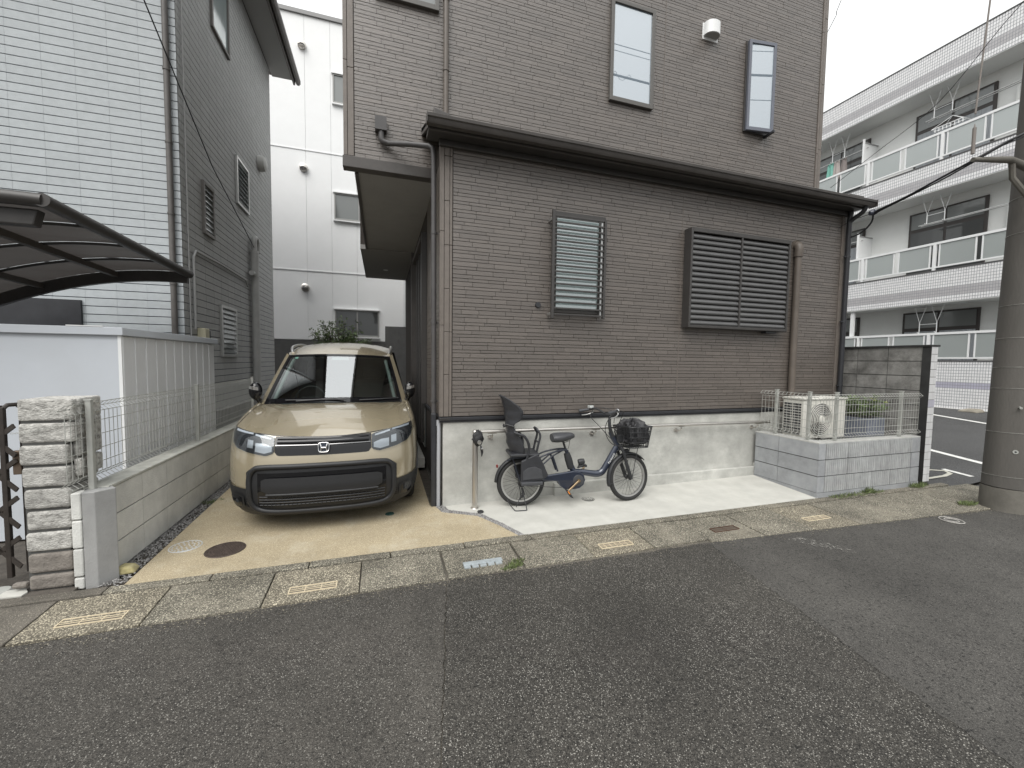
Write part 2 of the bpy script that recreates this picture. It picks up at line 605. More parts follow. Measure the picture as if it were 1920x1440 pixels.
M['black_plastic'] = mat('black_plastic', (0.022, 0.023, 0.025), 0.5, var=0.2, vscale=18, bump=0.08, bscale=200)
M['grey_plastic'] = mat('dark_grey_plastic', (0.05, 0.052, 0.057), 0.48, var=0.15, vscale=14, bump=0.08, bscale=180)
M['chrome'] = mat('chrome', (0.75, 0.75, 0.75), 0.12, metal=1.0)
M['alu'] = mat('aluminium', (0.55, 0.55, 0.54), 0.35, metal=0.9)
M['beige_gravel'] = aggregate('washed_beige_concrete', (0.40, 0.335, 0.225), (0.66, 0.58, 0.42), 170, 0.55, 0.9, tone=0.16, bump=0.35, streak=(0.47, 0.43, 0.34), lowscale=1.3)
M['asph_left'] = asphalt('asphalt_fine', (0.052, 0.048, 0.042), 0.65, 0.26, 0.965, 0.40, pits=0.6, cut=0.66)
M['asph_mid'] = asphalt('asphalt_open', (0.041, 0.038, 0.033), 0.85, 0.34, 0.955, 0.46, pits=0.75, cut=0.66)
M['asph_right'] = asphalt('asphalt_smooth', (0.059, 0.056, 0.051), 0.50, 0.12, 0.988, 0.30, pits=0.8, cut=0.75)
M['asph_lot'] = aggregate('asphalt_car_park', (0.072, 0.072, 0.072), (0.18, 0.18, 0.18), 90, 0.3, tone=0.15, bump=0.5)
M['gutter_a'] = aggregate('gutter_concrete', (0.115, 0.106, 0.086), (0.56, 0.52, 0.41), 120, 0.62, tone=0.34, mid=0.55, bump=0.7, streak=(0.27, 0.245, 0.195), lowscale=2.5)
M['gutter_b'] = aggregate('gutter_granite', (0.14, 0.125, 0.097), (0.64, 0.58, 0.44), 115, 0.66, mid=0.6, tone=0.22, bump=0.8, lowscale=3)
M['gutter_c'] = aggregate('gutter_dark', (0.13, 0.118, 0.10), (0.34, 0.31, 0.25), 150, 0.3, tone=0.3, bump=0.8, lowscale=3)
M['gravel'] = aggregate('dark_pebbles', (0.10, 0.105, 0.125), (0.55, 0.55, 0.55), 70, 0.5, tone=0.2, bump=1.0)
M['earth'] = mat('trodden_earth', (0.075, 0.066, 0.056), 0.95, var=0.4, vscale=9, bump=0.8, bscale=60)
M['leaf'] = mat('leaf_green', (0.075, 0.11, 0.045), 0.5, var=0.35, vscale=20, island=0.45)
M['grass'] = mat('weed_green', (0.10, 0.13, 0.045), 0.6, var=0.3, vscale=30, island=0.5)
M['bark'] = mat('bark', (0.12, 0.10, 0.08), 0.9, var=0.3, vscale=30, bump=0.6, bscale=60)
M['cable'] = mat('cable_black', (0.02, 0.02, 0.022), 0.6)
M['iron'] = mat('cast_iron', (0.085, 0.065, 0.058), 0.6, metal=0.3, var=0.25, vscale=25, bump=0.3, bscale=120)
M['pole'] = mat('pole_concrete', (0.100, 0.094, 0.085), 0.9, var=0.16, vscale=3, bump=0.3, bscale=80, dirt=(0.075, 0.071, 0.064), dscale=3.5, damt=0.7, stretch=(1, 1, 0.2))
M['pole_low'] = mat('pole_foot', (0.135, 0.127, 0.11), 0.9, var=0.2, vscale=5, bump=0.3, bscale=80)
M['sky_glass'] = glass('coated_glass', (0.20, 0.25, 0.30), refl=0.30, see=0.0, rough=0.005)
M['blind_glass'] = glass('frosted_glass', (0.27, 0.34, 0.34), refl=0.25, see=0.0, rough=0.08)
M['dark_glass'] = glass('dark_glass', (0.05, 0.053, 0.053), refl=0.01, see=0.0, rough=0.03)
M['grey_glass'] = glass('grey_glass', (0.15, 0.16, 0.155), refl=0.03, see=0.0, rough=0.06)
M['louvre_glass'] = glass('louvre_glass', (0.11, 0.125, 0.122), refl=0.05, see=0.0, rough=0.1)
M['windscreen'] = glass('windscreen', (0.74, 0.84, 0.81), refl=0.32, see=1.0, rough=0.0)
M['frost_panel'] = glass('balcony_panel', (0.50, 0.54, 0.53), refl=0.08, see=0.35, rough=0.25)
# ------------------------------------------------------------------ ground, road, gutter, slabs
structure(MB().add([(-400, -400, -0.16), (400, -400, -0.16), (400, 400, -0.16), (-400, 400, -0.16)], [(0, 1, 2, 3)]).build('ground', M['earth']))


def sheet(name, poly, m, z=0.0, depth=0.08):
    n = len(poly)
    zz = z if callable(z) else (lambda x, y: z)
    mb = MB()
    vs = [(x, y, zz(x, y)) for x, y in poly] + [(x, y, zz(x, y) - depth) for x, y in poly]
    mb.add(vs, [tuple(range(n))] + [(i, i + n, (i + 1) % n + n, (i + 1) % n) for i in range(n)])
    return structure(mb.build(name, m))


def jag(a, b, n, amp, seed):
    rnd = random.Random(seed)
    out = []
    for i in range(n + 1):
        t = i / n
        k = 0 if i in (0, n) else amp
        out.append((a[0] + (b[0] - a[0]) * t + rnd.uniform(-k, k), a[1] + (b[1] - a[1]) * t + rnd.uniform(-k, k)))
    return out


RZ = -0.035
seam1 = jag((0.455, 2.93), (-0.35, -1.8), 120, 0.007, 1)
seam2 = jag((2.83, 2.90), (2.35, 0.30), 90, 0.012, 2) + jag((2.35, 0.30), (1.9, -1.8), 8, 0.01, 3)[1:]
edge_l = jag((-30, 2.93), (0.455, 2.93), 60, 0.006, 4)
edge_m = jag((0.455, 2.93), (2.83, 2.90), 16, 0.010, 5)
edge_r = jag((2.83, 2.90), (7.6, 2.62), 20, 0.012, 6)
g = 0.0035
sheet('road', [(-30, -12)] + edge_l[0:] + [(x - g, y) for x, y in seam1[1:]] + [(-0.35, -12)], M['asph_left'], RZ)
sheet('road_patch', [(x + g, y) for x, y in seam1[::-1]] + edge_m[1:-1] + [(x + 0.06, y) for x, y in seam2], M['asph_mid'], RZ - 0.001)
sheet('road_patch_smooth', [(x + 0.002, y) for x, y in seam2[::-1]] + edge_r[1:] + [(7.6, 3.32), (40, 3.32), (40, -1.8)], M['asph_right'], RZ + 0.001)
sheet('road_beyond', [(-0.35, -12), (-0.35, -1.82), (40, -1.82), (40, -12)], M['asph_right'], RZ)
sheet('road_seam', [(0.40, 2.94), (0.50, 2.94), (-0.30, -1.8), (-0.40, -1.8)], M['gutter_c'], RZ - 0.012, 0.02)

# gutter of 0.6 m slabs: each slab is a piece
kerb = structure(MB().box(-30, 7.72, 2.80, 3.36, -0.12, -0.042).build('gutter', M['gutter_c']))
js = [-30.0, -8.0, -5.66, -5.05, -4.44, -3.83, -3.23, -2.63, -2.02, -1.405, -0.76, -0.155, 0.457, 1.07, 1.70, 2.295, 2.875, 3.48, 4.09, 4.70, 5.30, 5.91, 6.52, 7.12, 7.72]
gm = ['gutter_c', 'gutter_c', 'gutter_c', 'gutter_c', 'gutter_c', 'gutter_c', 'gutter_c', 'gutter_c', 'gutter_b', 'gutter_a', 'gutter_b', 'gutter_a', 'gutter_a', 'gutter_a', 'gutter_b', 'gutter_a',
      'gutter_a', 'gutter_a', 'gutter_b', 'gutter_a', 'gutter_a', 'gutter_a', 'gutter_a', 'gutter_a']
slabs = {}
rk = random.Random(12)
for i in range(len(js) - 1):
    a, b = js[i] + 0.004, js[i + 1] - 0.004
    if 0.4 < js[i] < 0.5 or 1.0 < js[i] < 1.1:
        a += 0.012
    tz = rk.uniform(-0.003, 0.003)
    y0 = 2.945 if a < 2.8 else 2.90 - 0.055 * (a - 2.8)
    mb = MB().add([(a, y0, -0.026 + tz), (b, y0 - (0.03 if a > 2.8 else 0), -0.026 + tz), (b, 3.352, -0.008 + tz), (a, 3.352, -0.008 + tz),
                   (a, y0, -0.09), (b, y0 - (0.03 if a > 2.8 else 0), -0.09), (b, 3.352, -0.09), (a, 3.352, -0.09)],
                  [(0, 1, 2, 3), (4, 7, 6, 5), (0, 4, 5, 1), (1, 5, 6, 2), (2, 6, 7, 3), (3, 7, 4, 0)])
    slabs[i] = mb.build('gutter_slab', M[gm[i]], kerb, bevel=0.006)
# narrow upstand between gutter and plots, cast in lengths
for i in range(len(js) - 1):
    off = 0.22
    a, b = js[i] + off + 0.003, js[i + 1] + off - 0.003
    if a > 7.1:
        break
    MB().box(a, b, 3.358, 3.448, -0.09, 0.004 + rk.uniform(-0.002, 0.003)).build('kerb_stone', M['gutter_a' if a > -2.1 else 'gutter_c'], kerb, bevel=0.008)

# drain slots: pale cast frames let into the slabs
m_slot = mat('cast_slot', (0.56, 0.48, 0.34), 0.85, var=0.12, vscale=30)
m_slot_grey = mat('steel_slot', (0.38, 0.42, 0.44), 0.55, metal=0.4, var=0.2, vscale=30)
m_slot_rust = mat('rust_slot', (0.07, 0.035, 0.022), 0.9, var=0.3, vscale=30)
m_pit = mat('slot_pit', (0.10, 0.088, 0.068), 0.95)


def grate(slab, xa, xb, m, ya=3.035, yb=3.115, teeth=4, plate=False):
    z = -0.026 + (ya - 2.945) * 0.0442
    s = slabs[slab]
    zb = z + 0.005
    if plate:
        o = MB()
        for k in range(5):
            x = xa + (xb - xa) * k / 5
            o.box(x, x + (xb - xa) / 5 - 0.014, ya, yb, z - 0.01, zb + 0.004)
        o.box(xa, xb, (ya + yb) / 2, yb + 0.008, z - 0.01, zb + 0.006)
        o.build('drain_grate', m, s, bevel=0.002)
        return
    o = MB()
    o.box(xa, xb, ya, ya + 0.006, z - .01, zb + 0.002).box(xa, xb, yb - 0.006, yb, z - .01, zb + 0.005)
    o.box(xa, xa + 0.007, ya + 0.006, yb - 0.009, z - .01, zb + 0.003).box(xb - 0.007, xb, ya + 0.009, yb - 0.009, z - .01, zb + 0.003)
    w = (yb - ya - 0.018)
    for k in range(1, 3):
        y = ya + 0.009 + w * k / 3
        o.box(xa + 0.009, xb - 0.009, y - 0.002, y + 0.002, z - .01, zb + 0.001)
    for k in range(1, teeth):
        x = xa + (xb - xa) * k / teeth
        o.box(x - 0.0025, x + 0.0025, ya + 0.009, yb - 0.009, z - .01, zb - 0.001)
    o.build('drain_grate', m, s)
    MB().box(xa + 0.008, xb - 0.008, ya + 0.008, yb - 0.008, z - .006, z + 0.003).build('drain_opening', m_pit, s)


grate(8, -1.86, -1.53, m_slot, teeth=3)
grate(10, -0.62, -0.31, m_slot, teeth=3)
grate(12, 0.61, 0.93, m_slot_grey, plate=True)
grate(14, 1.82, 2.14, m_slot, teeth=6)
grate(16, 3.05, 3.35, m_slot_rust, teeth=2)
grate(18, 4.22, 4.55, m_slot, 2.99, 3.07, teeth=4)
grate(8 - 3, -3.7, -3.4, m_slot)

# plots
gravel_line = [(0.555, 4.40), (0.60, 4.215), (0.94, 4.01), (1.085, 3.72), (1.195, 3.448)]
gravel_in = [(0.655, 4.40), (0.67, 4.26), (0.985, 4.055), (1.135, 3.745), (1.25, 3.448)]
drive = sheet('driveway', [(-1.72, 3.448)] + gravel_line[::-1] + [(0.50, 4.45), (0.50, 9.0), (-1.80, 9.0)], M['beige_gravel'], lambda x, y: max(0.0, (y - 4.6) * 0.012))
slab = sheet('concrete_apron', gravel_in[::-1] + [(0.70, 4.385), (5.02, 4.385), (5.0, 3.448)], M['slab'], lambda x, y: 0.004 + 0.046 * max(0, y - 3.45) / 0.93 * min(1, max(0, (x - 1.6) / 3.4)))
sheet('pebble_bed', [(-2.2, 3.448), (8, 3.448), (8, 12), (-2.2, 12)], M['earth'], -0.03)


def pebbles(name, path_a, path_b, n, seed, smin=0.004, smax=0.010, m=None):
    """a strip of loose pebbles between two polylines"""
    rnd = random.Random(seed)
    mb = MB()
    seg = []
    for i in range(len(path_a) - 1):
        a, b, c, d = map(lambda p: Vector((p[0], p[1], 0)), (path_a[i], path_a[i + 1], path_b[i], path_b[i + 1]))
        seg.append((a, b, c, d, ((b - a).length + (d - c).length) / 2))
    tot = sum(s[4] for s in seg)
    for a, b, c, d, l in seg:
        for _ in range(int(n * l / tot)):
            t, u = rnd.random(), rnd.random()
            p = (a * (1 - t) + b * t) * (1 - u) + (c * (1 - t) + d * t) * u
            r = rnd.uniform(smin, smax)
            rx, ry, rz, th = r * rnd.uniform(.8, 1.3), r * rnd.uniform(.7, 1.2), r * 0.7, rnd.uniform(0, 6.28)
            cx, sx = math.cos(th), math.sin(th)
            z = rnd.uniform(-0.006, 0.003)
            pts = []
            for (ux, uy, uz) in ((1, 0, 0), (0, 1, 0), (-1, 0, 0), (0, -1, 0), (0, 0, 1), (0, 0, -1)):
                x, y = ux * rx, uy * ry
                pts.append((p.x + x * cx - y * sx, p.y + x * sx + y * cx, z + uz * rz))
            mb.add(pts, [(0, 1, 4), (1, 2, 4), (2, 3, 4), (3, 0, 4), (1, 0, 5), (2, 1, 5), (3, 2, 5), (0, 3, 5)])
    return mb.build(name, m, fix=False)


m_peb = mat('pebbles', (0.21, 0.205, 0.20), 0.8, island=0.6)
pebbles('pebbles', gravel_line, gravel_in, 2600, 3, m=m_peb)
o = bpy.data.objects['pebbles']
stuff(o); o['label'] = 'dark and pale pebbles in the joint between beige drive and white apron'; o['category'] = 'pebbles'
pebbles('pebbles_by_wall', [(-1.885, 3.46), (-1.90, 7.5)], [(-1.735, 3.46), (-1.79, 7.5)], 3000, 4, m=m_peb)
o = bpy.data.objects['pebbles_by_wall']; o.name = 'gravel_strip'
stuff(o); o['label'] = 'grey gravel strip along the foot of the left block wall'; o['category'] = 'gravel'

# grit and dead leaves lying along the foot of the gutter
rg = random.Random(77)
gl_ = MB()
for i in range(1500):
    x = rg.uniform(-2.6, 7.0)
    y = 2.93 - (0.055 * max(0, x - 2.8)) - abs(rg.gauss(0, 0.05))
    r = rg.uniform(0.002, 0.006)
    th = rg.uniform(0, 6.28)
    q = [(x + r * k * math.cos(th + a), y + r * k * math.sin(th + a), RZ + 0.003 + r * 0.4 * rg.random()) for a, k in ((0, 1.5), (1.6, .7), (3.1, 1.4), (4.7, .8))]
    gl_.add(q + [(x, y, RZ + 0.003 + r * 0.8)], [(0, 1, 4), (1, 2, 4), (2, 3, 4), (3, 0, 4)])
gl_ = stuff(gl_.build('road_grit', mat('grit', (0.16, 0.145, 0.115), 0.9, island=0.6), fix=False))
gl_['label'] = 'grit and leaf crumbs along the edge of the gutter'
gl_['category'] = 'grit'

# car park on the right, rising towards the flats
LOTZ = lambda x: 0.0 if x < 7.6 else 0.0775 * (x - 7.6)
lot = MB()
lot.grid(lambda x, y: (x, y, LOTZ(x) - 0.02), [7.20, 7.6, 9, 11, 14.6, 40], [3.32, 6, 10, 30, 60])
structure(lot.build('car_park', M['asph_lot']))


def lot_line(name, pts, w, m=M['old_white']):
    mb = MB()
    P = [Vector((x, y, LOTZ(x) - 0.015)) for x, y in pts]
    L, R = [], []
    for i, p in enumerate(P):
        d = (P[min(i + 1, len(P) - 1)] - P[max(i - 1, 0)]); d.z = 0
        d.normalize()
        nrm = Vector((-d.y, d.x, 0)) * w / 2
        a, b = p + nrm, p - nrm
        L.append((a.x, a.y, LOTZ(a.x) - 0.014)); R.append((b.x, b.y, LOTZ(b.x) - 0.014))
    n = len(P)
    mb.add(L + R, [(i, i + 1, n + i + 1, n + i) for i in range(n - 1)])
    return structure(mb.build(name, m, fix=False))
# ------------------------------------------------------------------ brown house
FY, UY = 4.374, 4.829          # front of the ground floor, front of the upper floor
house = thing('brown_house', 'brown tile-clad house behind the parked bicycle, lean-to eave across its front', 'house', (3.6, 4.6, 0))


def tile_rows(a0, a1, z0, z1, seed):
    rnd = random.Random(seed)
    z = z0
    k = rnd.randrange(6)
    hs = [0.052, 0.034, 0.050, 0.034, 0.042, 0.052, 0.033]
    out = []
    row = 0
    while z < z1 - 0.012:
        h = min(hs[(k + row) % 7], z1 - z)
        a = a0 - rnd.uniform(0, 0.2)
        while a < a1:
            w = rnd.uniform(0.15, 0.40) if h > 0.04 else rnd.uniform(0.17, 0.46)
            b = a + w
            if b > a1 - 0.05:
                b = a1
            aa, bb = max(a, a0), min(b, a1)
            if bb - aa > 0.01:
                out.append((aa + 0.002, bb - 0.002, z + 0.0028, z + h - 0.0028, 0.010 + rnd.uniform(-0.0008, 0.0008)))
            a = b
        z += h
        row += 1
    return out


walls = MB().box(0.612, 6.59, FY + 0.004, UY + 0.4, 0.985, 3.93).box(0.612, 6.59, UY, 11.05, 0.1, 4.2)
front_wall = walls.build('lower_wall', M['groove'], house)
uw = MB().box(-0.262, 6.600, UY + 0.004, 11.0, 3.72, 8.3).box(-0.37, -0.262, UY + 0.004, UY + 0.11, 3.72, 8.3).box(-0.363, -0.262, 8.16, 11.0, 3.72, 8.3)
upper_wall = uw.build('upper_wall', M['groove'], house)

low = tile_rows(0.725, 6.50, 0.990, 3.86, 5)
upl = tile_rows(-0.265, 6.50, 3.775, 8.2, 6)
allt = [(math.hypot((t[0] + t[1]) / 2, FY) + 0.6 * abs((t[2] + t[3]) / 2 - 1.3), t) for t in low if (t[1] - t[0]) > 0.06]
allt.sort(key=lambda q: q[0])
near = set(id(q[1]) for q in allt[:296])
rest = MB()


def tile5(mb, x0, x1, z0, z1, y, d):
    mb.add([(x0, y, z0), (x1, y, z0), (x1, y, z1), (x0, y, z1), (x0, y - d, z0), (x1, y - d, z0), (x1, y - d, z1), (x0, y - d, z1)],
           [(4, 5, 6, 7), (0, 1, 5, 4), (1, 2, 6, 5), (2, 3, 7, 6), (3, 0, 4, 7)])


for t in low:
    x0, x1, z0, z1, d = t
    if id(t) in near:
        piece('siding_tile', M['tile'], front_wall, ((x0 + x1) / 2, FY + 0.004, (z0 + z1) / 2), (x1 - x0, d, z1 - z0))
    else:
        tile5(rest, x0, x1, z0, z1, FY + 0.004, d)
stuff(rest.build('siding_tiles', M['tile'], front_wall, fix=False))
rest = MB()
for x0, x1, z0, z1, d in upl:
    tile5(rest, x0, x1, z0, z1, UY + 0.004, d)
stuff(rest.build('siding_tiles', M['tile'], upper_wall, fix=False))
# tiles on the wall that faces the driveway
rest = MB()
for a, b, z0, z1, d in tile_rows(FY + 0.09, 5.75, 0.99, 3.70, 8):
    x = 0.612
    rest.add([(x, a, z0), (x, b, z0), (x, b, z1), (x, a, z1), (x - d, a, z0), (x - d, b, z0), (x - d, b, z1), (x - d, a, z1)],
             [(4, 7, 6, 5), (0, 4, 5, 1), (1, 5, 6, 2), (2, 6, 7, 3), (3, 7, 4, 0)])
stuff(rest.build('siding_tiles', M['tile'], front_wall, fix=False))
# corner boards with joints every panel height
def corner(px0, px1, y, z0, z1, par, step, off):
    z = z0
    while z < z1 - 0.02:
        e = min(z + step - 0.004, z1)
        MB().box(px0, px1, y - 0.017, y + 0.01, z, e).build('corner_board', M['trim'], par, bevel=0.004)
        z += step


corner(0.604, 0.632, FY, 0.99, 3.87, front_wall, 0.98, 0)
corner(0.636, 0.688, FY, 0.99, 3.87, front_wall, 0.455, 0)
corner(0.692, 0.718, FY, 0.99, 3.87, front_wall, 0.91, 0)
corner(6.508, 6.545, FY, 0.99, 3.87, front_wall, 0.91, 0)
corner(6.549, 6.60, FY, 0.99, 3.87, front_wall, 0.98, 0)
corner(-0.375, -0.335, UY, 3.775, 8.2, upper_wall, 0.98, 0)
corner(-0.331, -0.27, UY, 3.775, 8.2, upper_wall, 0.91, 0)
corner(6.508, 6.545, UY, 4.0, 8.2, upper_wall, 0.91, 0)
corner(6.549, 6.61, UY, 4.0, 8.2, upper_wall, 0.98, 0)
for zz in [0.99 + 0.98 * k for k in range(3)]:
    MB().box(0.590, 0.606, FY - 0.012, FY + 0.085, zz, min(zz + 0.976, 3.87)).build('corner_board', M['trim'], front_wall, bevel=0.003)
# sheet seams, sealed
MB().box(3.652, 3.660, FY - 0.0085, FY, 0.99, 3.86).build('sealed_joint', M['trim'], front_wall)
MB().box(3.640, 3.648, UY - 0.0085, UY, 4.1, 8.2).build('sealed_joint', M['trim'], upper_wall)

# base flashing
fl = MB().box(0.585, 6.61, FY - 0.030, FY + 0.03, 0.948, 0.982)
fl.box(0.59, 6.605, FY - 0.016, FY + 0.02, 0.925, 0.947)
fl.box(0.585, 0.6115, FY + 0.03, 5.8, 0.948, 0.982)
fl.build('base_flashing', M['black_pipe'], house, bevel=0.004)
for k in range(3):
    MB().box(0.583, 0.70, FY - 0.034, FY - 0.0305, 0.951 + k * 0.010, 0.958 + k * 0.010).build('flashing_joint', M['dark_metal'], house)
# foundation and its footing
fo = MB().box(0.632, 6.58, FY, 9.5, -0.1, 0.925)
found = fo.build('foundation', M['conc'], house, bevel=0.006)
MB().box(1.935, 5.0, FY - 0.05, FY - 0.001, -0.05, 0.165).build('footing', M['conc'], found, bevel=0.008)
MB().box(5.0, 5.30, FY - 0.05, FY - 0.001, -0.05, 0.21).build('footing', M['conc'], found, bevel=0.008)

# lean-to roof over the ground floor
roof = MB()
roof.add([(0.44, 4.15, 3.935), (6.68, 4.15, 3.935), (6.68, UY, 4.19), (0.44, UY, 4.19), (0.44, 4.15, 3.90), (6.68, 4.15, 3.90), (6.68, UY, 4.15), (0.44, UY, 4.15)],
         [(0, 1, 2, 3), (4, 7, 6, 5), (0, 4, 5, 1), (1, 5, 6, 2), (2, 6, 7, 3), (3, 7, 4, 0)])
roof = roof.build('lean_to_roof', M['gutter'], house)
MB().box(0.452, 6.65, 4.18, FY + 0.02, 3.862, 3.90).build('soffit_board', M['dark_metal'], roof)
MB().box(0.575, 6.62, FY - 0.055, FY - 0.012, 3.80, 3.862).build('frieze_board', M['dark_metal'], roof, bevel=0.006)
MB().box(0.450, 6.67, 4.152, 4.178, 3.845, 3.93).build('fascia', M['gutter'], roof, bevel=0.004)
gp = [(4.148, 3.945), (4.148, 3.875), (4.125, 3.858), (4.075, 3.862), (4.062, 3.880), (4.055, 3.905), (4.040, 3.912), (4.036, 3.938), (4.044, 3.944), (4.050, 3.920), (4.068, 3.915), (4.080, 3.875), (4.125, 3.870), (4.138, 3.88), (4.138, 3.945)]
MB().prism(gp, 'yz', 0.425, 6.70).build('eaves_gutter', M['gutter'], roof, smooth=25)
MB().box(0.420, 0.4245, 4.036, 4.150, 3.856, 3.948).build('gutter_end_cap', M['gutter'], roof)
MB().box(6.7005, 6.705, 4.036, 4.150, 3.856, 3.948).build('gutter_end_cap', M['gutter'], roof)
MB().box(0.44, 6.67, 4.16, 4.30, 3.955, 3.985).build('eave_flashing', M['dark_metal'], roof, bevel=0.008)
MB().prism([(0.505, 4.02), (0.66, 3.99), (0.67, 4.085), (0.51, 4.125)], 'xz', 4.26, 4.50).build('hip_cap', M['gutter'], roof, bevel=0.006)
MB().prism([(6.42, 3.985), (6.70, 3.985), (6.71, 4.065), (6.42, 4.065)], 'xz', 4.22, 4.42).build('hip_cap', M['gutter'], roof, bevel=0.006)
MB().add([(0.44, 4.16, 3.86), (0.44, UY, 4.12), (0.44, UY, 4.20), (0.44, 4.16, 3.93), (0.465, 4.16, 3.86), (0.465, UY, 4.12), (0.465, UY, 4.20), (0.465, 4.16, 3.93)],
         [(0, 1, 2, 3), (7, 6, 5, 4), (0, 4, 5, 1), (1, 5, 6, 2), (2, 6, 7, 3), (3, 7, 4, 0)]).build('barge_board', M['gutter'], roof)

# overhanging upper floor above the driveway
MB().box(-0.385, 0.59, UY - 0.022, UY + 0.10, 3.655, 3.772).build('edge_trim', M['gutter'], upper_wall, bevel=0.005)
MB().box(-0.272, -0.235, UY + 0.10, 8.16, 3.640, 3.765).build('edge_trim', M['gutter'], upper_wall)
sof = MB().box(-0.235, 0.61, UY + 0.10, 8.16, 3.66, 3.72).build('soffit', mat('soffit_board', (0.27, 0.265, 0.255), 0.7, var=0.06, vscale=3), upper_wall)
MB().box(-0.363, 0.61, 8.16, 11.0, 3.64, 3.719).build('lower_soffit', mat('soffit_rear', (0.25, 0.245, 0.235), 0.7), upper_wall)
MB().lathe([(0.0, -0.004), (0.05, -0.004), (0.055, 0.0)], (0.10, 9.9, 3.64), (0, 0, 1), 20).build('downlight', M['white_paint'], sof)

# entrance side: door case and tall dark frames along the drive
MB().box(0.53, 0.605, 5.80, 5.87, 0.985, 3.35).build('frame_post', M['dark_metal'], front_wall)
MB().box(0.52, 0.605, 5.87, 7.35, 3.25, 3.32).build('canopy_edge', M['gutter'], front_wall)
MB().box(0.585, 0.605, 5.87, 7.35, 0.35, 3.25).build('entrance_panel', M['dark_glass'], front_wall)
for yy in (6.2, 6.6, 7.0):
    MB().box(0.56, 0.584, yy, yy + 0.05, 0.35, 3.25).build('frame_post', M['dark_metal'], front_wall)
MB().box(0.50, 0.605, 7.36, 7.44, 0.3, 3.45).build('frame_post', M['gutter'], front_wall)
MB().box(0.40, 0.60, 6.0, 9.0, 0.02, 0.16).build('entrance_step', M['conc'], front_wall)

# grille window
gw = MB().box(1.865, 2.525, FY - 0.05, FY - 0.002, 2.16, 3.30).build('window_frame', M['dark_metal'], house, bevel=0.004)
MB().box(1.90, 2.43, FY - 0.056, FY - 0.051, 2.20, 3.22).build('pane', M['blind_glass'], gw)
MB().box(2.43, 2.475, FY - 0.058, FY - 0.051, 2.20, 3.24).build('sash', M['dark_metal'], gw)
gx0, gx1, gy = 1.815, 2.495, FY - 0.115
MB().box(gx0, gx0 + 0.030, gy - 0.018, gy + 0.018, 2.085, 3.285).build('grille_post', M['dark_metal'], gw, bevel=0.003)
MB().box(gx1 - 0.026, gx1, gy - 0.016, gy + 0.016, 2.105, 3.235).build('grille_post', M['dark_metal'], gw, bevel=0.003)
for k in range(17):
    z = 2.135 + k * (3.225 - 2.135) / 16
    MB().box(gx0 + 0.030, gx1 - 0.026, gy - 0.008, gy + 0.008, z - 0.010, z + 0.010).build('grille_bar', M['dark_metal'], gw, bevel=0.003)
for z in (2.14, 3.19):
    MB().box(gx0 - 0.004, gx0 + 0.012, gy + 0.018, FY - 0.01, z - 0.015, z + 0.015).build('bracket', M['alu'], gw)
    MB().box(gx1 - 0.052, gx1 - 0.038, gy + 0.018, FY - 0.01, z - 0.015, z + 0.015).build('bracket', M['alu'], gw)
MB().box(gx1 - 0.056, gx1 - 0.038, gy + 0.008, gy + 0.022, 2.12, 3.22).build('grille_rail', M['alu'], gw)

# louvred shutter, two leaves of slats
sx0, sx1, sz0, sz1, sy = 3.69, 5.36, 2.055, 3.300, FY - 0.135
sh = MB()
sh.box(sx0, sx0 + 0.03, sy, FY - 0.002, sz0, sz1).box(sx1 - 0.03, sx1, sy, FY - 0.002, sz0, sz1)
sh.box(sx0 + 0.03, sx1 - 0.03, sy, FY - 0.002, sz1 - 0.052, sz1).box(sx0 + 0.03, sx1 - 0.03, sy, FY - 0.002, sz0, sz0 + 0.035)
sh = sh.build('shutter_frame', M['dark_metal'], house, bevel=0.004)
xm = 4.51
MB().box(xm - 0.013, xm + 0.013, sy + 0.004, FY - 0.03, sz0 + 0.035, sz1 - 0.052).build('shutter_mullion', M['dark_metal'], sh)
MB().box(sx0 + 0.03, sx1 - 0.03, FY - 0.03, FY - 0.01, sz0 + 0.035, sz1 - 0.052).build('backing', M['black_pipe'], sh)
ns = 17
zz0, zz1 = sz0 + 0.040, sz1 - 0.057
st = (zz1 - zz0) / ns
sl_me = {}
for (xa, xb) in ((sx0 + 0.034, xm - 0.016), (xm + 0.016, sx1 - 0.034)):
    first = None
    for k in range(ns):
        zc = zz0 + k * st
        if first is None:
            pts = []
            for i in range(9):
                t = i / 8
                zz = zc + t * st * 0.97
                yy = sy + 0.010 + (0.010 * (1 - t / 0.28) ** 2 if t < 0.28 else 0.034 * ((t - 0.28) / 0.72) ** 1.7)
                pts.append((yy, zz))
            poly = pts + [(sy + 0.07, zc + st * 1.05), (sy + 0.07, zc + st * 0.1)]
            first = MB().prism(poly, 'yz', xa, xb).build('slat', M['shutter'], sh, smooth=50)
        else:
            c = first.copy(); COL.objects.link(c); c.parent = sh
            c.location = (0, 0, k * st)
MB().box(5.02, 5.20, FY - 0.10, FY - 0.02, sz0 - 0.028, sz0 - 0.002).build('shutter_latch', M['black_pipe'], sh)

# upper windows
def flat_window(name, x0, x1, z0, z1, y, par, fr=0.045, gl=M['sky_glass'], proud=0.045, fm=None):
    fm = fm or mat('bronze_sash', (0.10, 0.095, 0.088), 0.45)
    f = MB()
    f.box(x0, x0 + fr, y - proud, y, z0, z1).box(x1 - fr, x1, y - proud, y, z0, z1)
    f.box(x0 + fr, x1 - fr, y - proud, y, z1 - fr, z1).box(x0 + fr, x1 - fr, y - proud, y, z0, z0 + fr * 1.25)
    f = f.build(name, fm, par, bevel=0.004)
    MB().box(x0 + fr, x1 - fr, y - proud * 0.55, y - proud * 0.4, z0 + fr * 1.25, z1 - fr).build('pane', gl, f)
    return f


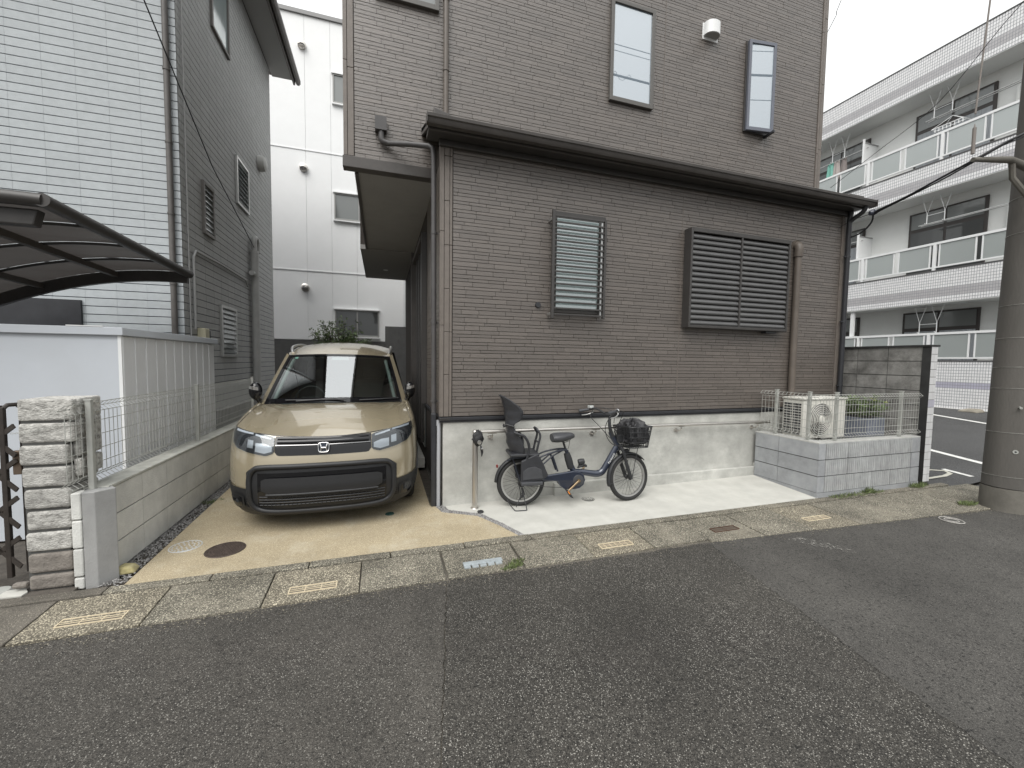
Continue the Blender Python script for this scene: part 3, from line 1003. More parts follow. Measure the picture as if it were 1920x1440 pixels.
uwin = flat_window('window', 2.80, 3.455, 4.965, 6.215, UY - 0.006, upper_wall)
w3 = flat_window('window', -0.05, 0.63, 5.47, 6.6, UY - 0.006, upper_wall, gl=M['grey_glass'])
for k in range(3):
    MB().box(0.20 + 0.10 * k, 0.22 + 0.10 * k, UY - 0.020, UY - 0.013, 5.54, 6.5).build('curtain_edge', M['white_paint'], w3)
# casement standing open on its left hinges
cw = MB().box(5.02, 5.50, UY - 0.03, UY - 0.006, 4.98, 6.24).build('window_frame', M['dark_metal'], upper_wall, bevel=0.004)
MB().box(5.06, 5.46, UY - 0.035, UY - 0.031, 5.02, 6.20).build('pane', M['dark_glass'], cw)
an = math.radians(-8)
ca, sa = math.cos(an), math.sin(an)


def hinge(px, py, pz):
    dx, dy = px, py
    return (5.035 + dx * ca - dy * sa, UY - 0.05 + dx * sa + dy * ca, pz)


sash = MB()
for (u0, u1, z0, z1, p0, p1) in ((0, .04, 4.985, 6.235, -.02, .02), (.40, .44, 4.985, 6.235, -.02, .02), (.04, .40, 4.985, 5.035, -.02, .02), (.04, .40, 6.19, 6.235, -.02, .02)):
    vs = [hinge(u, p, z) for z in (z0, z1) for (u, p) in ((u0, p0), (u1, p0), (u1, p1), (u0, p1))]
    sash.add(vs, [(3, 2, 1, 0), (4, 5, 6, 7), (0, 1, 5, 4), (1, 2, 6, 5), (2, 3, 7, 6), (3, 0, 4, 7)])
sash = sash.build('open_sash', mat('blue_grey_sash', (0.13, 0.14, 0.17), 0.4), upper_wall, bevel=0.003)
sash['label'] = 'narrow casement sash standing ajar'
vs = [hinge(u, p, z) for z in (5.035, 6.19) for (u, p) in ((.04, -.006), (.40, -.006), (.40, .006), (.04, .006))]
MB().add(vs, [(3, 2, 1, 0), (4, 5, 6, 7), (0, 1, 5, 4), (1, 2, 6, 5), (2, 3, 7, 6), (3, 0, 4, 7)]).build('pane', M['sky_glass'], sash)
MB().bar((5.42, UY - 0.19, 4.97), (5.42, UY - 0.02, 4.955), 0.03, 0.03).build('window_stay', M['black_pipe'], upper_wall)

# vent hood
vh = MB()
vh.box(4.245, 4.505, UY - 0.014, UY - 0.001, 6.085, 6.295)
hood_pts = []
for i in range(13):
    t = math.pi * i / 12
    hood_pts.append((4.375 - 0.120 * math.cos(t), UY - 0.016 - 0.115 * math.sin(t) ** 0.75))
vh.prism(hood_pts, 'xy', 6.125, 6.285)
vh = vh.build('vent_hood', M['white_paint'], upper_wall, smooth=35)
MB().prism([(x + (4.375 - x) * 0.1, y * 0.95 + (UY - 0.016) * 0.05) for x, y in hood_pts], 'xy', 6.118, 6.124).build('vent_louvre', mat('vent_grey', (0.35, 0.35, 0.34), 0.6), vh)

# pipes on the house
pu = MB().tube([(0.705, UY - 0.055, 4.10), (0.705, UY - 0.055, 8.2)], 0.030, 12)
for z in (4.85, 5.6, 6.4):
    pu.tube([(0.705, UY - 0.055, z - .012), (0.705, UY - 0.055, z + .012)], 0.036, 12)
pu.build('upper_downpipe', M['brown_pipe'], house, smooth=40)
dp = MB()
dp.box(-0.055, 0.065, UY - 0.10, UY - 0.012, 4.06, 4.20)
dp.tube([(0.01, UY - 0.06, 4.06), (0.01, UY - 0.06, 3.985), (0.03, UY - 0.06, 3.955), (0.09, UY - 0.06, 3.945)], 0.030, 12, sub=3)
dp.tube([(0.08, UY - 0.06, 3.945), (0.30, 4.62, 3.90), (0.49, 4.50, 3.855), (0.525, 4.478, 3.83), (0.534, 4.475, 3.77), (0.535, 4.475, 3.70), (0.548, 4.475, 0.02)], 0.028, 12)
for z in (1.15, 2.0, 2.95):
    dp.tube([(0.54, 4.475, z - .012), (0.54, 4.475, z + .012)], 0.034, 12)
    dp.box(0.56, 0.61, 4.468, 4.482, z - .008, z + .008)
dp.build('corner_downpipe', mat('grey_brown_pipe', (0.065, 0.062, 0.062), 0.45, var=0.15), house, smooth=40)
bp = MB().box(0.508, 0.560, 4.40, 4.46, 0.0, 1.02)
bp.build('downpipe_guard', M['black_pipe'], house, bevel=0.008)
pv = MB().tube([(0.588, 4.415, 0.0), (0.588, 4.415, 0.45), (0.590, 4.42, 0.85), (0.585, 4.43, 0.93)], 0.021, 12, sub=4)
pv.tube([(0.584, 4.43, 0.885), (0.584, 4.43, 0.945)], 0.027, 12)
pv.build('conduit', mat('grey_pvc', (0.36, 0.37, 0.39), 0.5), house, smooth=40)
rp = MB()
rp.tube([(6.575, FY - 0.075, 3.87), (6.575, FY - 0.07, 3.80), (6.575, FY - 0.06, 3.74), (6.575, FY - 0.06, 0.0)], 0.033, 12)
for z in (1.3, 2.25, 3.2):
    rp.tube([(6.575, FY - 0.06, z - .014), (6.575, FY - 0.06, z + .014)], 0.038, 12)
    rp.box(6.50, 6.545, FY - 0.07, FY - 0.05, z - .008, z + .008)
rp.tube([(6.56, 4.10, 3.86), (6.575, 4.14, 3.80), (6.575, 4.26, 3.74), (6.575, FY - 0.06, 3.70)], 0.030, 12, sub=3)
rp.build('front_downpipe', M['black_pipe'], house, smooth=40)
ap = MB()
ap.tube([(5.60, FY - 0.055, 0.70), (5.60, FY - 0.055, 3.18)], 0.045, 14)
ap.tube([(5.60, FY - 0.055, 3.12), (5.60, FY - 0.06, 3.25), (5.60, FY - 0.01, 3.29)], 0.056, 14, sub=3)
ap.tube([(5.60, FY - 0.02, 3.28), (5.60, FY - 0.002, 3.285)], 0.075, 14)
ap.build('duct_cover', M['brown_pipe'], house, smooth=40)
MB().lathe([(0.0, -0.02), (0.03, -0.02), (0.035, 0)], (1.70, FY - 0.008, 2.24), (0, 1, 0), 12).build('wall_hook', M['black_pipe'], house)
# ------------------------------------------------------------------ house on the left
LX, LY, LB = -2.65, 6.914, 11.95
lh = thing('grey_house', 'tall pale grey board-sided house on the left with brown downpipe', 'house', (-3.6, 7.5, 0))
lw = MB().box(-7.5, LX, LY, LB, 0, 8.8).build('wall', M['groove_grey'], lh)
rows = []
ch = 0.1085
rnd = random.Random(21)
k = 0
z = 0.3
restf, rests = MB(), MB()
nb = 0
while z < 8.7:
    zz0, zz1 = z + 0.0055, z + ch - 0.0055
    x = -7.5 + 0.09
    while x < -2.75:
        xa, xb = max(x, -7.5), min(x + 0.335, -2.735)
        if xb - xa > 0.02:
            vis = xb > -4.75 and 1.75 < z < 6.6
            if vis and nb < 298:
                piece('siding_board', M['white_siding'], lw, ((xa + xb) / 2, LY, (zz0 + zz1) / 2), (xb - xa - 0.0022, 0.012, zz1 - zz0))
                nb += 1
            else:
                tile5(restf, xa + .0011, xb - .0011, zz0, zz1, LY, 0.012)
        x += 0.335
    # corner return
    tile5(restf, -2.728, LX + 0.012, zz0, zz1, LY, 0.013)
    y = LY + 0.09 + (k % 2) * 0.17
    rests.add([(LX, LY - 0.013, zz0), (LX, LY + .085, zz0), (LX, LY + .085, zz1), (LX, LY - 0.013, zz1), (LX + .012, LY - .0129, zz0), (LX + .012, LY + .085, zz0), (LX + .012, LY + .085, zz1), (LX + .012, LY - .0129, zz1)],
              [(4, 5, 6, 7), (0, 1, 5, 4), (1, 2, 6, 5), (2, 3, 7, 6), (3, 0, 4, 7)])
    ys = LY + 0.09
    first = True
    while ys < LB:
        ye = ys + 0.335
        first = False
        ye = min(ye, LB)
        if ye - ys > 0.02:
            rests.add([(LX, ys + .0025, zz0), (LX, ye - .0025, zz0), (LX, ye - .0025, zz1), (LX, ys + .0025, zz1), (LX + .012, ys + .0025, zz0), (LX + .012, ye - .0025, zz0), (LX + .012, ye - .0025, zz1), (LX + .012, ys + .0025, zz1)],
                      [(4, 5, 6, 7), (0, 1, 5, 4), (1, 2, 6, 5), (2, 3, 7, 6), (3, 0, 4, 7)])
        ys = ye
    z += ch
    k += 1
stuff(restf.build('siding_boards', M['white_siding'], lw, fix=False))
stuff(rests.build('siding_boards', M['grey_siding'], lw))
m_brown_roof = mat('eave_metal', (0.10, 0.088, 0.08), 0.5, var=0.15, vscale=4)
rf = MB().box(-7.8, -2.10, LY - 1.1, LB + 0.35, 8.86, 8.95).build('roof', m_brown_roof, lh)  # front overhang lengthened out of view to darken the windscreen's reflection
MB().box(LX + 0.012, -2.16, LY - 1.05, LB + 0.30, 8.80, 8.858).build('soffit', mat('eave_soffit', (0.33, 0.33, 0.32), 0.7), rf)
MB().box(-2.155, -2.11, LY - 1.1, LB + 0.32, 8.70, 8.857).build('fascia', m_brown_roof, rf)
gpf = [(-2.10, 8.86), (-2.10, 8.76), (-2.07, 8.73), (-2.02, 8.73), (-1.99, 8.78), (-1.99, 8.85), (-2.0, 8.85), (-2.03, 8.76), (-2.09, 8.77), (-2.09, 8.86)]
MB().prism(gpf, 'xz', LY - 1.1, LB + 0.36).build('gutter', m_brown_roof, rf)


def side_window(y0, y1, z0, z1, gl, bars=0, fm=M['alu']):
    f = MB()
    x = LX + 0.012
    f.box(x, x + .04, y0, y0 + .05, z0, z1).box(x, x + .04, y1 - .05, y1, z0, z1)
    f.box(x, x + .04, y0 + .05, y1 - .05, z0, z0 + .05).box(x, x + .04, y0 + .05, y1 - .05, z1 - .05, z1)
    f = f.build('window', fm, lh, bevel=0.004)
    MB().box(x + .004, x + .012, y0 + .05, y1 - .05, z0 + .05, z1 - .05).build('pane', gl, f)
    for i in range(bars):
        zz = z0 + 0.06 + (z1 - z0 - .12) * (i + .5) / bars
        MB().add([(x + .013, y0 + .05, zz + .03), (x + .035, y0 + .05, zz - .03), (x + .035, y1 - .05, zz - .03), (x + .013, y1 - .05, zz + .03)], [(0, 1, 2, 3)]).build('louvre_blade', M['louvre_glass'], f, fix=False, solid=0.006)
    return f


m_bronze = mat('bronze_frame', (0.16, 0.15, 0.14), 0.45)
side_window(7.60, 8.03, 3.52, 4.33, M['grey_glass'], 8, m_bronze)
side_window(9.20, 9.95, 4.55, 5.45, M['louvre_glass'], 9)
side_window(8.22, 9.0, 1.60, 2.50, M['louvre_glass'], 9)
side_window(8.15, 8.97, 7.0, 8.5, M['blind_glass'], 0, m_bronze)
MB().box(-5.2, -3.76, LY - 0.05, LY - 0.012, 1.2, 2.32).build('window', M['black_pipe'], lh)
MB().lathe([(0.0, 0.16), (0.09, 0.16), (0.15, 0.13), (0.17, 0.05), (0.17, 0.0)], (LX + 0.012, 10.84, 6.0), (1, 0, 0), 16).build('vent_hood', mat('vent_beige', (0.5, 0.5, 0.48), 0.5), lh, smooth=40)
dpl = MB().tube([(-2.735, LY - 0.055, 1.8), (-2.735, LY - 0.055, 8.75)], 0.036, 12)
for zz in (2.6, 3.55, 4.5, 5.45, 6.4):
    dpl.tube([(-2.735, LY - 0.055, zz - .014), (-2.735, LY - 0.055, zz + .014)], 0.043, 12)
dpl.tube([(-2.735, LY - 0.055, 0.0), (-2.735, LY - 0.055, 1.85)], 0.030, 12)
dpl.build('downpipe', mat('old_brown_pipe', (0.105, 0.098, 0.092), 0.5, var=0.2), lh, smooth=40)
gpz = MB().tube([(LX + 0.10, 10.02, 0.4), (LX + 0.10, 10.02, 3.85)], 0.075, 14)
gpz.tube([(LX + 0.10, 10.02, 3.82), (LX + 0.10, 10.02, 4.10), (LX + 0.10, 10.17, 4.14), (LX + 0.10, 10.25, 4.02), (LX + .10, 10.25, 3.86)], 0.05, 12, sub=3)
for zz in (1.6, 2.5, 3.3, 3.8):
    gpz.tube([(LX + 0.10, 10.02, zz - .012), (LX + 0.10, 10.02, zz + .012)], 0.083, 14)
gpz.tube([(LX + .10, 9.93, 3.35), (LX + .10, 9.78, 3.35)], 0.05, 12)
gpz.build('flue_pipe', mat('flue_grey', (0.42, 0.42, 0.41), 0.5, var=0.1, vscale=4), lh, smooth=40)
MB().tube([(LX + .04, 7.18, 2.0), (LX + .04, 7.18, 3.05), (LX + .04, 7.26, 3.16), (LX + .04, 8.3, 3.18), (LX + .04, 9.6, 3.16), (LX + .04, 9.72, 3.05)], 0.018, 8).build('service_conduit', mat('conduit_grey', (0.38, 0.38, 0.375), 0.6), lh, smooth=50)
MB().tube([(LX + .03, LY + 0.14, z) for z in (0.4, 2.0, 2.9, 3.05, 3.4, 5.0, 8.6)], 0.009, 6).build('wall_cable', mat('wall_cable', (0.40, 0.40, 0.40), 0.6), lh)
mb_ = MB().box(LX + .014, LX + .12, 7.30, 7.46, 1.80, 2.03).build('meter_box', mat('cream_box', (0.55, 0.52, 0.38), 0.5), lh, bevel=0.01)
MB().box(LX + .03, LX + .10, 7.462, 7.56, 1.84, 2.0).build('meter_glass', M['grey_plastic'], mb_)
# brush-like old hose and plank behind the fence foot
MB().box(LX + 0.013, LX + 0.20, 7.6, 9.2, 0.35, 0.74).build('plinth', mat('plinth_grey', (0.2, 0.2, 0.195), 0.9, var=0.3, vscale=4), lh)

# ------------------------------------------------------------------ white building closing the gap
BY = 15.0
BK = BY / 12.3


def BX(x):
    return x * BK


def BZ(z):
    return 1.6 + (z - 1.6) * BK


bb = thing('white_building', 'plain white panel-clad building closing the gap behind the parked car', 'building', (-1.0, BY, 0))
bw = MB().box(-8, 1.8, BY, BY + 8, BZ(2.06), BZ(10.60)).build('wall', M['white_joint'], bb)
xs = [-8.0, -5.7, BX(-3.30), BX(-1.89), BX(-1.27), BX(-0.627), BX(0.615)]
zs = [BZ(2.10), BZ(3.955), BZ(7.108), BZ(10.52)]
for i in range(len(xs) - 1):
    for j in range(3):
        MB().box(xs[i] + 0.003, xs[i + 1] - 0.003, BY - 0.022, BY - 0.001, zs[j] + 0.005, zs[j + 1] - 0.005).build('wall_panel', M['white_panel'], bw, bevel=0.004)
MB().box(-8.05, 1.85, BY - 0.08, BY + 0.3, BZ(10.52), BZ(10.62)).build('parapet_cap', mat('cap_grey', (0.25, 0.25, 0.25), 0.5), bb)
for zz in zs[1:3]:
    MB().box(-8.0, 1.8, BY - 0.040, BY - 0.0225, zz - 0.014, zz + 0.014).build('drip_strip', M['white_paint'], bb)
MB().box(-8, BX(0.10), BY - 0.01, BY + 2, -0.1, BZ(2.09)).build('base', M['grey_base'], bb)
MB().box(BX(0.104), 1.8, BY - 0.03, BY + 2, -0.1, BZ(2.54)).build('base', M['grey_base'], bb)
m_olive = mat('grey_sash', (0.30, 0.30, 0.29), 0.5)
for (x0, x1, z0, z1, gl) in ((-1.21, 0.0, 8.43, 9.19, M['grey_glass']), (-1.20, 0.05, 5.37, 6.09, M['grey_glass']), (-1.215, -0.06, 2.21, 2.95, M['dark_glass'])):
    x0, x1, z0, z1 = BX(x0), BX(x1), BZ(z0), BZ(z1)
    f = MB()
    y = BY - 0.023
    f.box(x0, x0 + .04, y - .05, y, z0, z1).box(x1 - .04, x1, y - .05, y, z0, z1).box(x0 + .04, x1 - .04, y - .05, y, z1 - .04, z1).box(x0 + .04, x1 - .04, y - .05, y, z0, z0 + .06)
    f.box((x0 + x1) / 2 - .022, (x0 + x1) / 2 + .022, y - .045, y, z0 + .06, z1 - .04)
    f = f.build('window', m_olive, bb, bevel=0.003)
    MB().box(x0 + .03, x1 - .03, y - .02, y - .01, z0 + .04, z1 - .03).build('pane', gl, f)
    MB().box(x0 - .04, x1 + .04, y - .08, y + 0.0, z1 + .002, z1 + .035).build('drip_cap', M['white_paint'], f)
    MB().box(x0 - .03, x1 + .03, y - .09, y + 0.0, z0 - .04, z0 - .002).build('sill', M['white_paint'], f)
for zz in (9.74, 6.635, 3.495):
    zz = BZ(zz)
    v = MB().lathe([(0.0, 0.15), (0.06, 0.15), (0.12, 0.11), (0.13, 0.0)], (BX(-1.94), BY - 0.023, zz), (0, -1, 0), 20).build('round_vent', M['steel'], bb, smooth=40)
    MB().lathe([(0.0, 0.0), (0.10, 0.0), (0.10, 0.012)], (BX(-1.94), BY - 0.12, zz - 0.066), (0, -0.5, -0.85), 16).build('vent_mouth', M['black_pipe'], v)
MB().box(BX(0.60), BX(0.66), BY - 0.06, BY - 0.024, BZ(2.55), BZ(4.6)).build('corner_strip', M['white_paint'], bb)

# ------------------------------------------------------------------ shed, carport, pillar and gate of the left plot
shed = thing('storage_shed', 'low flat-roofed white metal shed behind the wire fence', 'shed', (-3.0, 5.3, 0))
MB().box(-4.6, -2.205, 4.50, 6.62, 0.02, 1.775).build('body', M['shed'], shed)
pan = MB()
npn = 11
for i in range(npn):
    y0 = 4.515 + i * (6.60 - 4.515) / npn
    y1 = y0 + (6.60 - 4.515) / npn
    pass
for i in range(npn):
    y0 = 4.515 + i * (6.60 - 4.515) / npn
    y1 = y0 + (6.60 - 4.515) / npn
    MB().box(-2.2045, -2.194, y0 + 0.012, y1 - 0.004, 0.05, 1.772).build('side_panel', M['shed_side'], shed, bevel=0.004)
    MB().box(-2.2045, -2.186, y0 - 0.003, y0 + 0.011, 0.05, 1.772).build('panel_rib', M['shed_side'], shed, bevel=0.003)
MB().box(-2.215, -2.19, 4.492, 4.512, 0.02, 1.775).build('corner_post', M['white_paint'], shed)
MB().box(-4.65, -2.165, 4.465, 6.66, 1.776, 1.846).build('roof', M['shed'], shed, bevel=0.006)
MB().box(-2.55, -2.30, 4.462, 4.55, 1.847, 1.856).build('bent_edge', M['white_paint'], shed)

cp = thing('carport', 'smoke-brown panel carport roof with dark metal frame at the left edge', 'carport', (-3.4, 5.2, 0))


def cpz(x, y):
    """arched roof: falls away to the left and a little to the back"""
    d = -2.33 - x
    return 2.715 + 0.055 * d - 0.145 * d * d - 0.03 * (y - 3.9)


CY0, CY1 = 3.93, 6.24
m_smoke = bpy.data.materials.new('smoked_panel')
m_smoke.use_nodes = True
_nt = m_smoke.node_tree
_nt.nodes.clear()
_o, _t1, _t2, _d = (_nt.nodes.new(q) for q in ('ShaderNodeOutputMaterial', 'ShaderNodeBsdfTranslucent', 'ShaderNodeBsdfTransparent', 'ShaderNodeBsdfPrincipled'))
_t1.inputs[0].default_value = (0.055, 0.050, 0.047, 1)
_t2.inputs[0].default_value = (0.10, 0.09, 0.085, 1)
_d.inputs['Base Color'].default_value = (0.09, 0.082, 0.077, 1)
_d.inputs['Roughness'].default_value = 0.4
_a, _b = _nt.nodes.new('ShaderNodeMixShader'), _nt.nodes.new('ShaderNodeMixShader')
_a.inputs[0].default_value = 0.35
_b.inputs[0].default_value = 0.4
_nt.links.new(_t1.outputs[0], _a.inputs[1]); _nt.links.new(_t2.outputs[0], _a.inputs[2])
_nt.links.new(_a.outputs[0], _b.inputs[1]); _nt.links.new(_d.outputs[0], _b.inputs[2])
_nt.links.new(_b.outputs[0], _o.inputs[0])
ribx = [-2.36, -3.06, -3.76, -4.46, -5.1]
crossy = [3.95, 4.50, 5.07, 5.65, 6.22]
for i in range(len(ribx) - 1):
    for j in range(len(crossy) - 1):
        xs_ = [ribx[i + 1] + (ribx[i] - ribx[i + 1]) * t / 4 for t in range(5)]
        MB().grid(lambda x, y: (x, y, cpz(x, y) + 0.012), xs_, [crossy[j] + .008, crossy[j + 1] - .008]).build('roof_panel', m_smoke, cp, fix=False)
m_cp = mat('carport_bronze', (0.035, 0.032, 0.030), 0.45, var=0.25, vscale=6)
MB().tube([(-2.33, CY0 - 0.03, cpz(-2.33, CY0)), (-2.33, CY1 + 0.03, cpz(-2.33, CY1))], 0.05, 14, sq=(1, 1)).build('side_gutter', m_cp, cp, smooth=40)
for x in ribx[1:]:
    MB().bar((x, CY0, cpz(x, CY0) - 0.03), (x, CY1, cpz(x, CY1) - 0.03), 0.055, 0.06).build('rib', mat('rib_bronze', (0.07, 0.06, 0.05), 0.5), cp)
for y in crossy[1:-1]:
    pts = [(-2.36 - 0.09 * t, y, cpz(-2.36 - 0.09 * t, y) - 0.004) for t in range(31)]
    MB().tube(pts, 0.014, 6).build('purlin', m_cp, cp)
for y, hh in ((CY0, 0.05), (CY1, 0.07)):
    pts = [(-2.33 - 0.093 * t, y, cpz(-2.33 - 0.093 * t, y) - (0.0 if y == CY0 else 0.055)) for t in range(31)]
    if y == CY0:
        MB().tube(pts, 0.05, 12).build('front_edge', m_cp, cp, smooth=40)
        MB().prism([(-2.40, 2.665), (-2.43, 2.545), (-4.2, 2.535), (-4.2, 2.655)], 'xz', y + 0.05, y + 0.13).build('beam', m_cp, cp, bevel=0.01)
    else:
        mbx = MB()
        for a, b in zip(pts[:-1], pts[1:]):
            mbx.bar(a, b, 0.05, 0.13)
        mbx.build('rear_beam', m_cp, cp)
for (x, y) in ((-4.95, 4.2), (-4.95, 6.0)):
    MB().box(x - 0.05, x + 0.05, y - 0.05, y + 0.05, 0, cpz(x, y) - 0.02).build('post', m_cp, cp)

# stone pillar
pl = thing('stone_pillar', 'pitted whitish stone gate pillar of stacked blocks beside the black gate', 'pillar', (-2.16, 3.66, 0))
MB().box(-2.268, -2.045, 3.525, 3.80, -0.05, 1.30).build('core', M['mortar_dark'], pl)
zc = 0.0
hs = [0.115, 0.148, 0.146, 0.146, 0.148, 0.150, 0.148, 0.150, 0.158]
rnd = random.Random(4)
for i, h in enumerate(hs):
    x0, x1 = -2.283 + 0.003 * (8 - i) * 0.9, -2.020 - 0.001 * i
    if i >= 7:
        x1 += 0.035
    d = rnd.uniform(-.006, .006)
    bm_ = MB().box(x0 + d, x1 + d * 0.5 if i < 7 else x1, 3.505 + rnd.uniform(0, .01), 3.815, zc + 0.006, zc + h - 0.007)
    ob = bm_.build('stone_block', M['stone_low'] if i < 2 else M['stone'], pl, bevel=0.022 if i < 8 else 0.014, seg=3)
    zc += h
for i in range(4):
    MB().box(-2.03, -1.985, 3.56, 3.80, 0.76 + i * 0.14, 0.76 + i * 0.14 + 0.125).build('rear_block', M['stone'], pl, bevel=0.015)
ch = thing('gate_chain', 'thin pale chain drooping across the stone pillar', 'chain', (-2.2, 3.49, 1.15))
for i in range(26):
    t = i / 25
    x = -2.295 + t * 0.295
    z = 1.083 + 0.075 * t + 0.018 * (t - 0.5) ** 2 * 4 - 0.018
    y = 3.494 + (0.03 * max(0, t - 0.85) * 6)
    pts = []
    for k in range(8):
        a = 2 * math.pi * k / 8
        u, v = 0.0085 * math.cos(a), 0.0045 * math.sin(a)
        pts.append((x + u, y + (v if i % 2 else 0), z + u * 0.25 + (0 if i % 2 else v)))
    MB().tube(pts, 0.0013, 5, closed=True).build('chain_link', M['galv'], ch)

gt = thing('folding_gate', 'dark bronze folding lattice gate at the left edge, half collapsed', 'gate', (-2.42, 3.62, 0))
m_gate = mat('gate_bronze', (0.030, 0.024, 0.020), 0.5, var=0.3, vscale=20)
ups = [(-2.62, 3.66), (-2.50, 3.60), (-2.375, 3.55), (-2.325, 3.63)]
for (x, y) in ups:
    MB().box(x - .014, x + .014, y - .014, y + .014, 0.10 if x > -2.4 else 0.06, 1.25).build('upright', m_gate, gt, bevel=0.004)
MB().tube([(-2.375, 3.55, 1.235), (-2.36, 3.57, 1.262), (-2.34, 3.61, 1.262), (-2.325, 3.63, 1.235)], 0.014, 8).build('top_loop', m_gate, gt)
MB().bar((-2.62, 3.66, 1.25), (-2.375, 3.55, 1.25), 0.025, 0.02).build('top_rail', m_gate, gt)
for zz in (0.28, 0.55, 0.80, 1.03):
    for s in (1, -1):
        MB().bar((-2.64, 3.65, zz - s * 0.16), (-2.30, 3.52, zz + s * 0.10), 0.010, 0.030).build('lattice_bar', m_gate, gt)
MB().box(-2.328, -2.285, 3.535, 3.565, 0.80, 0.96).build('latch', mat('latch_bronze', (0.16, 0.12, 0.09), 0.4, metal=0.6), gt, bevel=0.004)
MB().lathe([(0.0, 0.02), (0.06, 0.02), (0.08, 0.0)], (-2.45, 3.55, 0.0), (0, 0, 1), 16).build('wheel_track', M['galv'], gt)
tag(MB().add([(-2.75, 3.46, .008), (-2.27, 3.455, .008), (-2.265, 3.50, .010), (-2.30, 3.545, .018), (-2.42, 3.53, .02), (-2.8, 3.58, .012)], [(0, 1, 2, 3, 4, 5)]).build('mortar_patch', M['slab'], solid=0.02),
    'spilled white mortar patch on the ground below the folding gate', 'mortar')
tag(MB().box(-2.35, -2.27, 3.50, 3.55, 0.035, 0.07).build('loose_stone', M['stone_low'], bevel=0.015), 'small flat brown stone lying against the pillar foot', 'stone')
structure(MB().box(-9, -2.0, 3.45, 12, -0.1, 0.0).build('yard', M['earth']))

# retaining wall of pale blocks
rw = thing('block_retaining_wall', 'low pale block wall left of the driveway carrying a wire fence', 'wall', (-1.95, 5.2, 0))
MB().box(-2.010, -1.888, 3.61, 9.5, -0.05, 0.640).build('core', M['mortar'], rw)
y = 3.66
i = 0
while y < 9.4:
    for c in range(3):
        y0 = y + (0.0 if c % 2 == 0 else 0.0)
        piece('block', M['block_left'], rw, (-1.888, y0 + 0.2, 0.002 + 0.213 * c + 0.1065), (0.397, 0.010, 0.203), math.pi / 2)
    y += 0.40
MB().box(-2.02, -1.870, 3.62, 9.5, 0.641, 0.662).build('cap_mortar', mat('cap_mortar', (0.40, 0.40, 0.365), 0.9, var=0.25, vscale=9, bump=0.4), rw, bevel=0.004)
# rendered end pier, three courses showing on the street side
m_pier = mat('pier_render', (0.30, 0.30, 0.295), 0.85, var=0.12, vscale=5, bump=0.25, bscale=90)
MB().prism([(-1.965, 3.508), (-1.895, 3.512), (-1.818, 3.60), (-1.872, 3.66), (-2.02, 3.66)], 'xy', -0.03, 0.655).build('end_pier', m_pier, rw, bevel=0.006)
for c in range(4):
    z0 = (-0.02, 0.07, 0.27, 0.47)[c]
    z1 = (0.06, 0.262, 0.462, 0.655)[c]
    MB().box(-2.022, -1.968, 3.502, 3.60, z0, z1).build('end_block', M['block_left'], rw, bevel=0.008)
tag(MB().add([(-1.86, 3.60, 0.0), (-1.73, 3.61, 0.0), (-1.75, 3.73, 0), (-1.86, 3.74, 0), (-1.85, 3.615, 0.055), (-1.76, 3.625, 0.05), (-1.77, 3.70, 0.045), (-1.85, 3.71, 0.05)],
             [(3, 2, 1, 0), (4, 5, 6, 7), (0, 1, 5, 4), (1, 2, 6, 5), (2, 3, 7, 6), (3, 0, 4, 7)]).build('yellow_stone', mat('yellow_stone', (0.34, 0.30, 0.15), 0.9, var=0.2, vscale=20, bump=0.5, dirt=(0.35, 0.33, 0.27), dscale=12), bevel=0.014),
    'small yellowish stone at the foot of the left block wall', 'stone')


def mesh_fence(name, label, posts, runs, z0, z1, group=None, r=0.0028, postw=0.034):
    """welded-wire fence with folded top and bottom edges"""
    f = thing(name, label, 'fence', (posts[0][0], posts[0][1], z0), group)
    for (x, y) in posts:
        p = MB().box(x - postw / 2, x + postw / 2, y - postw / 2, y + postw / 2, z0 - 0.03, z1 + 0.02).build('post', M['galv'], f, bevel=0.005)
        MB().box(x - postw / 2 - .003, x + postw / 2 + .003, y - postw / 2 - .003, y + postw / 2 + .003, z1 + 0.018, z1 + 0.026).build('post_cap', M['galv'], p)
    for (a, b, out) in runs:
        a, b = Vector((*a, 0)), Vector((*b, 0))
        d = (b - a); L = d.length; d.normalize()
        n = Vector((-d.y, d.x, 0)) * out
        mb = MB()
        hz = [z0 + 0.035, z0 + 0.085]
        nmid = 6
        lo, hi = z0 + 0.06, z1 - 0.035
        hs_ = [lo + (hi - lo) * k / (nmid - 1) for k in range(nmid)]
        Z = lambda z: Vector((0, 0, z))
        for z in hs_[1:-1]:
            mb.tube([a + Z(z), b + Z(z)], r, 5)
        for zc_ in (lo, hi):
            for (o_, dz) in ((0.0, 0.033), (0.0, -0.033)):
                mb.tube([a + Z(zc_ + dz), b + Z(zc_ + dz)], r, 5)
            mb.tube([a + Z(zc_) + n * 0.036, b + Z(zc_) + n * 0.036], r, 5)
        k = int(L / 0.05)
        for i in range(k + 1):
            p = a + d * (i * L / k)
            zig = [p + Z(lo - 0.033), p + Z(lo) + n * 0.036, p + Z(lo + 0.033), p + Z(hi - 0.033), p + Z(hi) + n * 0.036, p + Z(hi + 0.033)]
            mb.tube(zig, r * 0.9, 4)
        mb.build('wire_panel', M['galv'], f, fix=False)
    return f


mesh_fence('wire_fence', 'long grey wire mesh fence standing on the left block wall', [(-1.95, 3.60), (-1.95, 5.34), (-1.95, 7.38)],
           [((-1.972, 3.40), (-1.972, 7.5), 1)], 0.66, 1.265)
